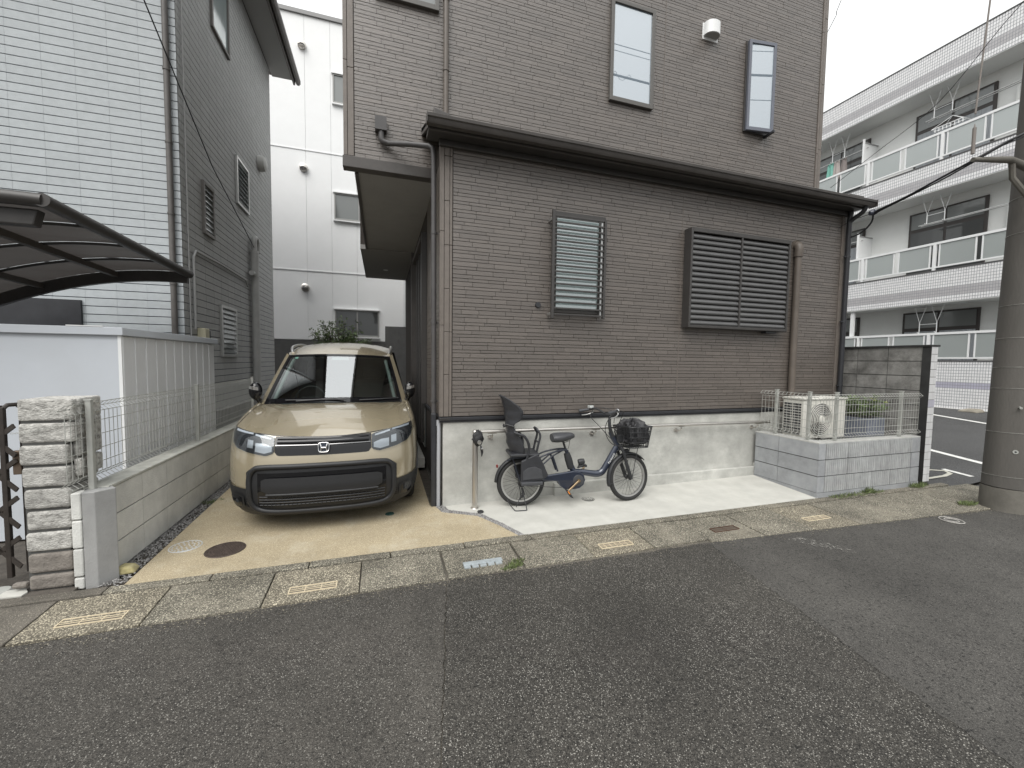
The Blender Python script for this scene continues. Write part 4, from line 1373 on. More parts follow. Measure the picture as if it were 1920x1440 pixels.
# tree behind the car
tr = thing('small_tree', 'small leafy evergreen poking up behind the car roof', 'tree', (-0.80, 9.2, 0))
rnd = random.Random(31)
trunk = MB().tube([(-0.80, 9.2, 0), (-0.79, 9.2, 0.8), (-0.82, 9.18, 1.5)], [0.035, 0.028, 0.02], 8)
tips = []
for i in range(52):
    a = rnd.uniform(0, 6.28)
    l = 0.60 * math.sqrt(rnd.random())
    z = rnd.uniform(1.90, 2.44) - 0.35 * max(0, l - 0.25)
    p = Vector((-0.80 + math.cos(a) * l * 0.95, 9.2 + math.sin(a) * l * 0.6, z))
    s0 = Vector((-0.82, 9.18, rnd.uniform(1.2, 1.5)))
    m_ = (s0 + p) / 2 + Vector((0, 0, 0.1))
    trunk.tube([s0, m_, p], [0.010, 0.007, 0.003], 5)
    for t in (0.35, 0.5, 0.62, 0.74, 0.86, 1.0):
        tips.append(((s0.lerp(m_, t * 2) if t < .5 else m_.lerp(p, t * 2 - 1)), p - s0))
trunk.build('trunk', M['bark'], tr, smooth=50)
cr = MB()


def leaf(mb, c, d, l, w, rnd):
    d = d.normalized()
    s = d.cross(Vector((rnd.uniform(-1, 1), rnd.uniform(-1, 1), rnd.uniform(.2, 1)))).normalized()
    u = s.cross(d)
    mb.add([c, c + d * l * 0.45 + s * w + u * l * 0.06, c + d * l - u * l * 0.1, c + d * l * 0.45 - s * w + u * l * 0.06], [(0, 1, 2, 3)])


for c, d in tips:
    for j in range(9):
        q = c + Vector((rnd.gauss(0, .04), rnd.gauss(0, .04), rnd.gauss(0, .03)))
        dd = d.normalized() * 0.5 + Vector((rnd.uniform(-1, 1), rnd.uniform(-1, 1), rnd.uniform(-.7, .5)))
        leaf(cr, q, dd, rnd.uniform(.05, .085), rnd.uniform(.010, .016), rnd)
stuff(cr.build('crown', M['leaf'], tr, fix=False))
# ------------------------------------------------------------------ block planter wall on the right
bwl = thing('block_planter_wall', 'low grey block wall with ribbed front, right of the white apron', 'wall', (5.9, 3.6, 0))
MB().box(4.985, 5.10, 3.468, FY - 0.052, -0.06, 0.655).box(5.10, 6.86, 3.468, 3.58, -0.06, 0.655).build('core', M['mortar_dark'], bwl)
# side towards the apron: two smooth blocks a course
for c in range(3):
    z = 0.062 + 0.2 * c
    piece('block', M['block_new'], bwl, (4.986, 3.46 + 0.255, z + 0.098), (0.50, 0.012, 0.189), -math.pi / 2)
    piece('block', M['block_new'], bwl, (4.986, 3.968 + 0.175, z + 0.098), (0.345, 0.012, 0.189), -math.pi / 2)
    # street side: smooth quoin, then ribbed faces
    piece('block', M['block_new'], bwl, (5.030, 3.469, z + 0.098), (0.112, 0.020, 0.189))
    xa = 5.092
    for xb in (5.48, 5.88, 6.28, 6.68):
        mb = MB().box(xa, xb - 0.0005, 3.458, 3.469, z + 0.004, z + 0.192)
        x = xa + 0.004
        rr = random.Random(int(xb * 100) + c)
        while x < xb - 0.022:
            w = rr.uniform(0.020, 0.030)
            mb.box(x, min(x + w, xb + 0.004), 3.446, 3.4575, z + 0.004, z + 0.192)
            x += w + 0.009
        mb.build('ribbed_block', M['block_rib'], bwl)
        xa = xb
    piece('block', M['block_new'], bwl, (6.768, 3.469, z + 0.098), (0.165, 0.018, 0.189))
MB().box(4.972, 6.86, 3.450, 3.60, -0.08, 0.060).box(4.972, 5.1, 3.6005, FY - 0.055, -0.08, 0.060).build('footing', M['block_new'], bwl)
MB().box(4.974, 6.86, 3.458, 3.60, 0.656, 0.670).box(4.974, 5.11, 3.60, FY - 0.055, 0.656, 0.670).build('cap_mortar', mat('pale_cap', (0.45, 0.45, 0.43), 0.85, var=0.15, vscale=9), bwl)
structure(MB().box(5.11, 7.05, 3.60, FY - 0.001, -0.05, 0.575).build('planting_bed', M['earth']))
MB().box(5.095, 6.9, FY - 0.016, FY - 0.0005, 0.5, 0.925).build('foundation_return', M['conc'], found)

mesh_fence('wire_fence', 'short grey wire mesh fence with a corner, around the air conditioner', [(5.045, 4.085), (5.045, 3.645), (5.33, 3.52), (6.53, 3.52)],
           [((5.02, 4.28), (5.02, 3.50), -1), ((5.02, 3.497), (6.86, 3.497), -1)], 0.665, 1.245)

# air conditioner outdoor unit
ac = thing('air_conditioner', 'cream outdoor air conditioner unit with round fan guard, behind the wire fence', 'air conditioner', (5.70, 4.05, 0.57))
m_ac = mat('ac_cream', (0.60, 0.59, 0.54), 0.45, var=0.04, vscale=4)
MB().box(5.30, 6.09, 3.90, 4.19, 0.615, 1.135).build('casing', m_ac, ac, bevel=0.012, seg=3)
MB().box(5.285, 6.105, 3.885, 4.205, 1.136, 1.16).build('lid', m_ac, ac, bevel=0.008)
cx, cz, R = 5.60, 0.875, 0.215
MB().lathe([(0.0, 0.0), (R, 0.0), (R, 0.004), (0, 0.004)], (cx, 3.898, cz), (0, -1, 0), 40).build('fan_opening', M['black_pipe'], ac)
gd = MB()
for k in range(7):
    r = 0.062 + k * (R - 0.06) / 6
    gd.tube([(cx + r * math.cos(2 * math.pi * t / 40), 3.880 - 0.012 * (1 - (r / R) ** 2), cz + r * math.sin(2 * math.pi * t / 40)) for t in range(40)], 0.0048, 5, closed=True)
for k in range(6):
    a = 2 * math.pi * (k + .3) / 6
    gd.tube([(cx + 0.05 * math.cos(a), 3.868, cz + 0.05 * math.sin(a)), (cx + (R + .006) * math.cos(a), 3.884, cz + (R + .006) * math.sin(a))], 0.0022, 5)
gd.build('fan_guard', m_ac, ac, fix=False)
MB().lathe([(0.0, 0.012), (0.045, 0.010), (0.052, 0.0)], (cx, 3.872, cz), (0, -1, 0), 20).build('fan_boss', m_ac, ac, smooth=40)
for k in range(0):
    a = 2 * math.pi * k / 5
    MB().add([(cx + .04 * math.cos(a), 3.891, cz + .04 * math.sin(a)), (cx + .19 * math.cos(a - .35), 3.893, cz + .19 * math.sin(a - .35)), (cx + .195 * math.cos(a + .35), 3.887, cz + .195 * math.sin(a + .35)), (cx + .05 * math.cos(a + .5), 3.889, cz + .05 * math.sin(a + .5))], [(0, 1, 2, 3)]).build('fan_blade', M['black_pipe'], ac, fix=False)
for col in range(2):
    for row in range(12):
        MB().box(5.2955, 5.2995, 3.935 + col * 0.125, 4.045 + col * 0.125, 0.665 + row * 0.036, 0.687 + row * 0.036).build('side_slot', M['black_pipe'], ac)
for x in (5.40, 5.98):
    MB().box(x - .05, x + .05, 3.88, 4.21, 0.575, 0.614).build('foot', M['grey_plastic'], ac)

# planter of dark blocks with a shrub
pt = thing('planter_box', 'blue-grey box planter beside the air conditioner', 'planter', (6.40, 3.95, 0.57))
m_pt = mat('slate_planter', (0.135, 0.15, 0.185), 0.7, var=0.2, vscale=5, bump=0.3, bscale=90, island=0.12)
for (x0, x1, y0, y1) in ((6.24, 6.60, 3.72, 3.75), (6.24, 6.27, 3.753, 4.30), (6.57, 6.60, 3.753, 4.30), (6.273, 6.567, 4.27, 4.30)):
    MB().box(x0, x1, y0, y1, 0.58, 0.885).build('side', m_pt, pt, bevel=0.005)
MB().box(6.272, 6.568, 3.752, 4.268, 0.80, 0.86).build('soil', M['earth'], pt)
MB().box(6.22, 6.62, 3.70, 3.745, 0.575, 0.60).build('plinth', m_pt, pt)
sb = thing('shrub', 'yellow-green flowering shrub growing out of the slate planter', 'shrub', (6.42, 3.98, 0.86))
rnd = random.Random(44)
stm, lv, fl_ = MB(), MB(), MB()
for i in range(80):
    x, y = rnd.uniform(6.26, 6.58), rnd.uniform(3.78, 4.24)
    p = Vector((x, y, 0.85))
    q = p + Vector((rnd.gauss(0, .07), rnd.gauss(0, .07), rnd.uniform(.14, .30)))
    stm.tube([p, (p + q) / 2 + Vector((rnd.gauss(0, .01), 0, .01)), q], 0.002, 4)
    for t in (0.3, .45, .6, .72, .85, 1):
        for j in range(4):
            leaf(lv, p.lerp(q, t), Vector((rnd.uniform(-1, 1), rnd.uniform(-1, 1), rnd.uniform(-.1, .9))), rnd.uniform(.045, .085), rnd.uniform(.007, .012), rnd)
    if x > 6.36 and rnd.random() < .22:
        for j in range(14):
            leaf(fl_, q, Vector((rnd.uniform(-1, 1), rnd.uniform(-1, 1), rnd.uniform(.1, .6))), .035, .007, rnd)
stm.build('stems', M['bark'], sb, fix=False)
stuff(lv.build('leaves', mat('shrub_leaf', (0.11, 0.155, 0.06), 0.5, island=0.5), sb, fix=False))
stuff(fl_.build('flower_heads', mat('yellow_green', (0.42, 0.46, 0.13), 0.6, island=0.3), sb, fix=False))
tag(MB().box(6.10, 6.16, 4.22, 4.26, 0.575, 0.80).build('pipe_cover', M['white_paint'], bevel=0.01), 'white refrigerant pipe cover behind the air conditioner', 'pipe')

# weathered boundary wall with white tiled end
GX = 7.06
gw_ = thing('boundary_wall', 'weathered dark block wall with white tiled end, between bed and car park', 'wall', (7.12, 4.6, 0))
MB().box(GX + 0.010, GX + 0.135, 3.60, 10.5, -0.05, 1.87).build('core', M['mortar_dark'], gw_)
for c in range(9):
    z0 = 0.05 + c * 0.203
    y = 3.60
    while y < 7.6:
        piece('block', M['block_old'], gw_, (GX + 0.011, y + 0.2, z0 + 0.1), (0.390, 0.008, 0.192), -math.pi / 2)
        y += 0.40
MB().box(GX - 0.02, GX + 0.17, 3.50, 10.5, 1.871, 1.895).build('coping', M['coping'], gw_)
MB().box(GX + 0.002, GX + 0.14, 3.515, 3.599, 0.0, 1.87).build('end_core', M['mortar_dark'], gw_)
MB().box(GX - 0.006, GX + 0.0015, 3.505, 3.60, 0.0, 1.87).build('dark_edge', M['coping'], gw_)
m_wt = mat('white_tile', (0.72, 0.72, 0.72), 0.3, island=0.05, var=0.03)
m_lt = mat('lilac_tile', (0.50, 0.49, 0.56), 0.35, island=0.05)
for k in range(18):
    z = 0.02 + k * 0.103
    for (x0, x1) in ((GX + 0.003, GX + 0.083), (GX + 0.088, GX + 0.139)):
        piece('tile', m_lt if k == 10 else m_wt, gw_, ((x0 + x1) / 2, 3.5145, z + 0.048), (x1 - x0, 0.007, 0.097))

# ------------------------------------------------------------------ handrail, post, pouch
hr = thing('handrail', 'long brushed steel handrail bracketed to the concrete base', 'handrail', (3.0, FY - 0.1, 0.8))
rail = MB().tube([(1.02, FY - 0.10, 0.826), (5.14, FY - 0.10, 0.800)], 0.019, 14)
rail.tube([(5.13, FY - 0.10, 0.8), (5.155, FY - 0.10, 0.80)], 0.022, 14)
rail.build('rail', M['steel'], hr, smooth=40)
for x in (1.155, 2.43, 3.67, 4.95):
    b = MB()
    z = 0.826 - (x - 1.02) * 0.0063
    b.tube([(x, FY - 0.10, z - 0.02), (x, FY - 0.095, z - 0.06), (x, FY - 0.05, z - 0.085), (x, FY - 0.006, z - 0.085)], 0.008, 8, sub=3)
    b.tube([(x, FY - 0.010, z - 0.085), (x, FY - 0.001, z - 0.085)], 0.028, 14)
    b.box(x - 0.05, x + 0.05, FY - 0.112, FY - 0.088, z - 0.024, z - 0.018)
    b.build('bracket', M['steel'], hr, smooth=40)
ps = MB().tube([(0.955, 4.235, 0.0), (0.955, 4.235, 0.835)], 0.0305, 20)
ps.lathe([(0.0305, 0.0), (0.028, 0.012), (0.018, 0.02), (0, 0.022)], (0.955, 4.235, 0.835), (0, 0, 1), 20)
ps.lathe([(0.045, 0.0), (0.04, 0.006), (0.031, 0.008)], (0.955, 4.235, 0.004), (0, 0, 1), 20)
post = tag(ps.build('steel_post', M['steel'], smooth=40), 'upright brushed steel post with a black pouch tied to its top', 'post')
tag(MB().tube([(0.955, 4.235, 0.80), (0.98, 4.25, 0.824), (1.03, FY - 0.10, 0.826)], 0.016, 12).build('rail_link', M['steel'], smooth=40), 'short steel elbow linking the post head to the handrail', 'rail fitting')
pc = thing('pouch', 'crumpled black fabric pouch tied around the steel post head', 'pouch', (0.96, 4.19, 0.8))
rnd = random.Random(9)
pb = MB()


def crumple(c, rx, ry, rz, nu, nv, amp, seed):
    rn = random.Random(seed)
    ph = [(rn.uniform(0, 6.3), rn.uniform(0, 6.3), rn.randint(2, 5), rn.randint(2, 5)) for _ in range(5)]

    def fn(u, v):
        a, b = 2 * math.pi * u, math.pi * (v - 0.5)
        k = 1 + amp * sum(math.sin(p[2] * a + p[0]) * math.cos(p[3] * b + p[1]) for p in ph) / 2
        return (c[0] + rx * k * math.cos(a) * math.cos(b), c[1] + ry * k * math.sin(a) * math.cos(b), c[2] + rz * k * math.sin(b))
    return fn, [i / nu for i in range(nu + 1)], [j / nv for j in range(nv + 1)]


m_cloth = mat('black_nylon', (0.020, 0.020, 0.022), 0.55, var=0.3, vscale=25, bump=0.5, bscale=35)
pb.grid(*crumple((0.975, 4.19, 0.775), 0.062, 0.035, 0.075, 22, 14, 0.22, 2))
pb.build('bag', m_cloth, pc, smooth=25)
MB().prism([(0.90, 0.765), (0.945, 0.81), (0.96, 0.72)], 'xz', 4.17, 4.19).build('flap', m_cloth, pc, bevel=0.006)
MB().lathe([(0, 0.01), (0.022, 0.008), (0.024, 0)], (0.983, 4.155, 0.735), (0.1, -1, -0.2), 14).build('reflector', M['alu'], pc)
MB().tube([(1.0, 4.17, 0.70), (1.01, 4.165, 0.655), (1.015, 4.165, 0.62), (1.01, 4.165, 0.58)], [0.006, 0.016, 0.012, 0.004], 8, sub=2).build('lock', M['black_plastic'], pc)
MB().lathe([(0, 0.012), (0.012, 0.01), (0.013, -0.01), (0, -0.012)], (1.01, 4.150, 0.665), (0, -1, 0), 12).build('ring', M['chrome'], pc)

# ------------------------------------------------------------------ covers in the ground
def cover(name, label, x, y, r, m, z=0.0, pattern=0, zo=0.004, rim=None, group=None):
    o = MB().lathe([(0, 0.0), (r * 0.9, 0.0), (r, 0.0), (r, -0.03)], (x, y, z + zo), (0, 0, 1), 36).build(name, m)
    tag(o, label, 'cover', group)
    if pattern:
        pm = MB()
        for k in range(1, pattern + 1):
            rr = r * k / (pattern + 0.8)
            n = 6 * k
            for j in range(n):
                a = 2 * math.pi * j / n
                pm.box(x + rr * math.cos(a) - .006, x + rr * math.cos(a) + .006, y + rr * math.sin(a) - .006, y + rr * math.sin(a) + .006, z + zo, z + zo + 0.004)
        p = pm.build('studs', m); p.parent = o; stuff(p)
        p2 = MB().tube([(x + r * .97 * math.cos(6.2832 * t / 36), y + r * .97 * math.sin(6.2832 * t / 36), z + zo) for t in range(36)], 0.005, 5, closed=True).build('rim', rim or m); p2.parent = o
    return o


m_ic = mat('rust_iron', (0.075, 0.057, 0.048), 0.65, metal=0.3, var=0.3, vscale=20, bump=0.3, bscale=100)
cover('manhole_cover', 'dark rusty iron manhole cover in the beige driveway', -1.24, 3.855, 0.145, m_ic, pattern=6)
cover('manhole_cover', 'smaller grey-brown round cover touching the rusty manhole cover', -1.275, 4.115, 0.075, mat('cover_taupe', (0.16, 0.135, 0.11), 0.8, var=0.15, vscale=20), pattern=0)
cover('manhole_cover', 'pale grey plastic round cover left of the rusty manhole cover', -1.575, 4.01, 0.115, mat('cover_grey', (0.44, 0.45, 0.45), 0.7, var=0.1, vscale=20), pattern=3)
cover('manhole_cover', 'small dark green round cover by the car front wheel', 0.075, 4.305, 0.042, mat('cover_green', (0.02, 0.06, 0.05), 0.5, var=0.2, vscale=30), pattern=1)
cover('drain_cover', 'dark grey round drain cover under the bicycle front', 2.28, 4.145, 0.072, mat('drain_grey', (0.14, 0.14, 0.13), 0.7, var=0.25, vscale=30), z=0.004, pattern=2)
cover('drain_cover', 'tiny grey round cap beside the drain cover under the bicycle', 2.165, 4.255, 0.026, mat('drain_grey2', (0.17, 0.17, 0.155), 0.7), z=0.004)
cover('drain_cover', 'small black cap in the apron in front of the steel post', 0.985, 4.085, 0.030, M['black_plastic'], z=0.004, zo=0.012, pattern=1)
o = cover('manhole_cover', 'worn white-ringed small cover in the road near the pole', 5.77, 2.60, 0.10, M['asph_right'], z=RZ, zo=0.007)
for rr in (0.095, 0.055):
    q = MB().tube([(5.77 + rr * math.cos(6.2832 * t / 30), 2.60 + rr * math.sin(6.2832 * t / 30), RZ + 0.0075) for t in range(30)], 0.0055, 4, closed=True).build('painted_ring', mat('faded_ring', (0.30, 0.29, 0.27), 0.85, var=0.4, vscale=40)); q.parent = o
def ghost_paint():
    """paint worn to flecks: the gaps between the flecks are clear"""
    m = mat('ghost_paint', (0.26, 0.25, 0.23), 0.85, var=0.3, vscale=30)
    nt = m.node_tree
    bs_ = nt.nodes['Principled BSDF']
    geo = node(nt, 'ShaderNodeNewGeometry')
    no = node(nt, 'ShaderNodeTexNoise')
    no.inputs['Scale'].default_value = 26
    no.inputs['Detail'].default_value = 8
    no.inputs['Roughness'].default_value = 0.75
    mr = node(nt, 'ShaderNodeMapRange')
    mr.inputs['From Min'].default_value = 0.50
    mr.inputs['From Max'].default_value = 0.66
    nt.links.new(geo.outputs['Position'], no.inputs['Vector'])
    nt.links.new(no.outputs['Fac'], mr.inputs['Value'])
    nt.links.new(mr.outputs[0], bs_.inputs['Alpha'])
    return m


structure(MB().add([(3.60, 2.735, RZ + .0085), (3.78, 2.735, RZ + .0085), (3.98, 2.42, RZ + .0085), (3.95, 2.36, RZ + .0085), (3.80, 2.42, RZ + .0085)], [(0, 4, 3, 2, 1)]).build('worn_paint_mark', ghost_paint(), fix=False))

# weeds
def weeds(label, spots, seed):
    rnd = random.Random(seed)
    mb = MB()
    for (x, y, z, r, n, h) in spots:
        for i in range(n):
            a = rnd.uniform(0, 6.28)
            rr = r * math.sqrt(rnd.random())
            p = Vector((x + rr * math.cos(a) * 1.6, y + rr * math.sin(a) * 0.6, z))
            d = Vector((rnd.gauss(0, .6), rnd.gauss(0, .6), rnd.uniform(.5, 1.4)))
            leaf(mb, p, d, rnd.uniform(.4, 1) * h, rnd.uniform(.002, .0045), rnd)
    o = mb.build('weeds', M['grass'], fix=False)
    stuff(o)
    o['label'] = label
    o['category'] = 'weeds'
    return o


weeds('tuft of weeds beside the grey drain grate in the gutter', [(1.0, 2.985, -0.03, .045, 120, .05), (0.95, 2.95, -0.03, .04, 70, .04), (1.05, 3.03, -0.02, .03, 50, .04)], 1)
weeds('grass growing along the foot of the ribbed block wall', [(5.3, 3.40, 0.0, .10, 130, .05), (5.6, 3.41, 0, .12, 150, .06), (5.85, 3.42, 0, .07, 150, .11), (5.95, 3.42, 0, .1, 100, .05)], 2)
weeds('grass tuft at the end of the ribbed block wall', [(6.75, 3.41, 0.0, .08, 160, .09), (6.92, 3.43, 0.0, .07, 90, .06)], 3)
weeds('grass tuft at the foot of the utility pole', [(6.58, 2.84, -.02, .09, 240, .06)], 4)
weeds('thin moss and weeds in the gravel beside the car', [(-1.78, 5.2, 0.0, .08, 120, .04), (-1.7, 5.15, 0, .10, 120, .03)], 5)
# ------------------------------------------------------------------ block of flats beyond the car park
AX, AW = 14.35, 15.15
ap_ = thing('apartment_block', 'white tiled three-storey block of flats beyond the car park', 'building', (15, 8, 0.5))
m_aw = mat('flats_plaster', (0.86, 0.87, 0.85), 0.8, var=0.03, vscale=1.2, dirt=(0.72, 0.73, 0.71), dscale=0.9, damt=0.3)
AY0, AY1 = 2.0, 18.0
S = AX / 14.1


def hz(z):
    return 1.6 + (z - 1.6) * S


MB().box(AW, AW + 8, AY0, AY1, 0.2, hz(9.95)).build('wall', m_aw, ap_)
bands = [(0.50, hz(1.74), 'ground'), (hz(3.31), hz(4.14), '2'), (hz(6.30), hz(7.03), '3'), (hz(9.12), hz(9.99), 'roof')]
m_at = mat('flats_tile', (0.82, 0.82, 0.825), 0.35, island=0.05)
m_as = mat('flats_tile_grey', (0.50, 0.49, 0.50), 0.4, island=0.05)
m_al = mat('flats_tile_lilac', (0.50, 0.49, 0.58), 0.4, island=0.05)
m_ag = mat('flats_grout', (0.30, 0.31, 0.34), 0.8)
tw, th = 0.050, 0.075
for (z0, z1, nm) in bands:
    slabm = MB().box(AX, AX + 0.16, AY0, AY1, z0, z1)
    if nm != 'ground':
        slabm.box(AX + 0.16, AW, AY0, AY1, z0, z0 + 0.16)
    s_ = slabm.build('balcony_slab', m_ag, ap_)
    MB().box(AX + 0.005, AW - .001, AY0, AY1, z0 - 0.02, z0 - 0.001).build('ceiling', m_aw, s_)
    MB().box(AX - 0.02, AX + 0.17, AY0, AY1, z1 + 0.001, z1 + 0.03).build('coping', mat('flats_coping', (0.10, 0.10, 0.10), 0.6), s_)
    ta, tb = MB(), MB()
    n = int((z1 - z0) / th)
    hh = (z1 - z0) / n
    lim = 12.0
    for i in range(n):
        if nm == 'ground':
            grey = i in (7, 8)
        else:
            grey = 2 <= i <= 4
        y = 3.4
        mb = tb if grey else ta
        while y < lim:
            zz0, zz1 = z0 + i * hh + 0.005, z0 + (i + 1) * hh - 0.005
            mb.add([(AX - .006, y, zz0), (AX - .006, y + tw - .008, zz0), (AX - .006, y + tw - .008, zz1), (AX - .006, y, zz1)], [(3, 2, 1, 0)])
            y += tw
    stuff(ta.build('facing_tiles', m_at, s_, fix=False))
    stuff(tb.build('facing_tiles', m_al if nm == 'ground' else m_as, s_, fix=False))
fy = 1.0177


def yy_(v):
    return v * AX / 14.1


# railings
m_rw = M['white_paint']
for (zb, zt, fl) in ((hz(1.83), hz(2.48), 0), (hz(4.25), hz(4.88), 1), (hz(7.15), hz(7.77), 2)):
    rl = MB().box(AX - 0.01, AX + 0.04, AY0, AY1, zt - 0.03, zt + 0.03)
    rl.box(AX, AX + 0.03, AY0, AY1, zb - 0.02, zb + 0.02)
    rl = rl.build('balcony_railing', m_rw, ap_)
    posts = [8.80 + 1.71 * k for k in range(-4, 3)]
    zlow = {0: hz(1.76), 1: hz(4.16), 2: hz(7.05)}[fl]
    for p in posts:
        p = yy_(p)
        MB().box(AX - 0.012, AX + 0.045, p - 0.032, p + 0.032, zlow, zt - 0.031).build('railing_post', m_rw, rl)
    for p in posts[:-1]:
        a, b = yy_(p), yy_(p + 1.71)
        mid = (a + b) / 2
        for q in (a + 0.10, mid - 0.06, mid + 0.06, b - 0.10):
            MB().box(AX + 0.0, AX + 0.028, q - 0.014, q + 0.014, zb + 0.021, zt - 0.031).build('panel_stile', m_rw, rl)
        for (u, v) in ((a + 0.115, mid - 0.075), (mid + 0.075, b - 0.115)):
            MB().box(AX + 0.010, AX + 0.018, u, v, zb + 0.021, zt - 0.031).build('frosted_panel', M['frost_panel'], rl)
# windows, dividers, hooks, poles on each floor
m_ws = mat('flats_sash', (0.055, 0.048, 0.045), 0.5)
m_cur = mat('net_curtain', (0.34, 0.36, 0.38), 0.8, var=0.25, vscale=14, stretch=(1, 3, 0.1))
T = AW / 15.2
for fl, (zt, zs, sf) in enumerate(((1.6 + (3.20 - 1.6) * T, 0.9, hz(3.31)), (1.6 + (6.12 - 1.6) * T, 4.2, hz(6.30)), (1.6 + (8.98 - 1.6) * T, 7.1, hz(9.12)))):
    for (y0, y1) in ((6.585 * T, 8.26 * T), (9.46 * T, 11.15 * T), (3.7 * T, 5.3 * T)):
        f = MB().box(AW - 0.05, AW - 0.002, y0, y1, zs, zt).build('window', m_ws, ap_)
        ym = (y0 + y1) / 2
        zt2 = zt - 0.52
        for (u, v) in ((y0 + .06, ym - .03), (ym + .03, y1 - .06)):
            MB().box(AW - 0.062, AW - 0.051, u, v, zt2 + .05, zt - .05).build('pane', M['grey_glass'], f)
            MB().box(AW - 0.060, AW - 0.051, u, v, zs + .05, zt2 - .05).build('pane', m_cur if (fl + int(v * 10)) % 2 else M['dark_glass'], f)
    # divider between flats
    yd = 8.80 * AX / 14.1 + 0.25
    dh = (2.7, hz(5.62), hz(8.46))[fl]
    db = (0.9, 4.2, 7.1)[fl]
    if fl:
        MB().box(AX + 0.16, AW - .03, yd, yd + 0.02, db, dh).build('divider', M['white_paint'], ap_)
        MB().box(AX + 0.12, AX + 0.159, yd - .015, yd + 0.035, db, dh + 0.12).build('divider_post', m_rw, ap_)
        MB().box(AX + 0.16, AW - .03, yd - .012, yd + 0.032, dh + .001, dh + 0.035).build('divider_top', mat('divider_grey', (0.3, 0.3, 0.3), 0.6), ap_)
    else:
        MB().box(AX + 0.06, AX + 0.13, yd - 0.05, yd + 0.05, 0.9, sf - 0.02).build('column', m_rw, ap_)
    # hanging laundry hooks and pole
    for yh in (7.27 * AX / 14.1, 9.9 * AX / 14.1):
        hk = MB()
        for s in (-0.19, 0.19):
            top = sf - 0.05
            hk.tube([(AX + .30, yh + s - .13, top), (AX + .30, yh + s, top - 0.46), (AX + .30, yh + s + .13, top)], 0.011, 6)
            hk.tube([(AX + .30, yh + s, top - .44), (AX + .30, yh + s, top - 0.72), (AX + .26, yh + s, top - .76), (AX + .22, yh + s, top - .72)], 0.012, 6)
        hk.tube([(AX + .30, yh - .19, top - 0.50), (AX + .30, yh + .19, top - .50)], 0.008, 6)
        hk.build('laundry_hook', m_rw, ap_)
    if fl:
        for dx in (0.24, 0.34):
            MB().tube([(AX + dx, 4.2, sf - .80 + .03), (AX + dx, 7.6 * AX / 14.1, sf - .80)], 0.014, 8).build('laundry_pole', M['alu'], ap_)
    MB().tube([(AX + .26, 9.0 * AX / 14.1, sf - .80), (AX + .26, 10.9 * AX / 14.1, sf - .80)], 0.014, 8).build('laundry_pole', M['alu'], ap_)
    for yv in (6.2, 6.05):
        MB().tube([(AW - .05, yv * T, sf - 1.5), (AW - .05, yv * T, sf - 0.7), (AW - .01, yv * T, sf - .62)], 0.035, 8).build('wall_pipe', m_aw, ap_)
# drying frame on the top balcony and clothes further left
yh = 7.05 * AX / 14.1
df = MB()
for (a, b) in (((0.1, -.3), (0.1, .35)), ((0.45, -.3), (0.45, .35)), ((0.1, -.3), (0.45, -.3)), ((0.1, .35), (0.45, .35)), ((.1, 0), (.45, 0)), ((.27, -.3), (.27, .35))):
    df.tube([(AX + a[0], yh + a[1], hz(7.98)), (AX + b[0], yh + b[1], hz(7.98))], 0.012, 6)
for (a, b) in ((.1, -.3), (.45, -.3), (.1, .35), (.45, .35)):
    df.tube([(AX + a, yh + b, hz(7.98)), (AX + .27, yh, hz(8.22))], 0.007, 5)
for k in range(8):
    df.box(AX + .095, AX + .115, yh - .3 + .08 * k, yh - .285 + .08 * k, hz(7.88), hz(7.97))
tag(df.build('drying_rack', m_rw), 'white clip drying rack hanging on the top balcony', 'drying rack')
for k, (dy, c, nm) in enumerate(((0.0, (0.25, 0.22, 0.21), 'dark brownish garment hanging on the top balcony'), (0.22, (0.42, 0.38, 0.36), 'pale mauve garment hanging on the top balcony'), (0.42, (0.20, 0.45, 0.38), 'pale green garment hanging on the top balcony'))):
    yk = 9.72 * AX / 14.1 + dy
    g_ = MB()
    g_.grid(lambda u, v: (AX + .30 + .03 * math.sin(u * 9 + k) * (1 - v * .5), yk + (u - .5) * (.16 + .10 * (1 - v)), hz(7.72) + v * (sf - .78 - hz(7.72))), [i / 10 for i in range(11)], [j / 6 for j in range(7)])
    tag(g_.build('garment', mat('garment_%d' % k, c, 0.85), solid=0.012, fix=False, smooth=60), nm, 'laundry')

# car-park lines
lot_line('parking_line', [(14.0, 8.66), (12.3, 4.5), (11.9, 3.5)], 0.10)
lot_line('parking_line', [(10.6, 7.8), (9.326, 4.584), (8.987, 3.726), (8.88, 3.46)], 0.10)
lot_line('parking_line', [(8.21, 3.84), (8.11, 3.47)], 0.07)
lot_line('painted_curve', [(7.4, 3.985), (7.75, 3.975), (8.02, 3.90), (8.13, 3.78), (8.05, 3.68), (7.85, 3.65), (7.4, 3.67)], 0.055, mat('curve_paint', (0.45, 0.44, 0.38), 0.8, var=0.15, vscale=25))
tag(MB().add([(13.9, 5.95, .46), (14.22, 5.9, .48), (14.25, 6.30, .48), (13.95, 6.40, .46), (13.95, 6.0, .54), (14.15, 5.97, .58), (14.2, 6.22, .57), (14.0, 6.32, .53)],
             [(3, 2, 1, 0), (4, 5, 6, 7), (0, 1, 5, 4), (1, 2, 6, 5), (2, 3, 7, 6), (3, 0, 4, 7)]).build('boulder', mat('boulder', (0.24, 0.22, 0.18), 0.9, var=0.25, vscale=6), bevel=0.06, seg=3), 'tan boulder at the foot of the flats wall', 'boulder')
structure(MB().box(AX - 0.05, AX + 0.3, AY0, AY1, 0.0, 0.505).build('flats_footing', M['conc']))

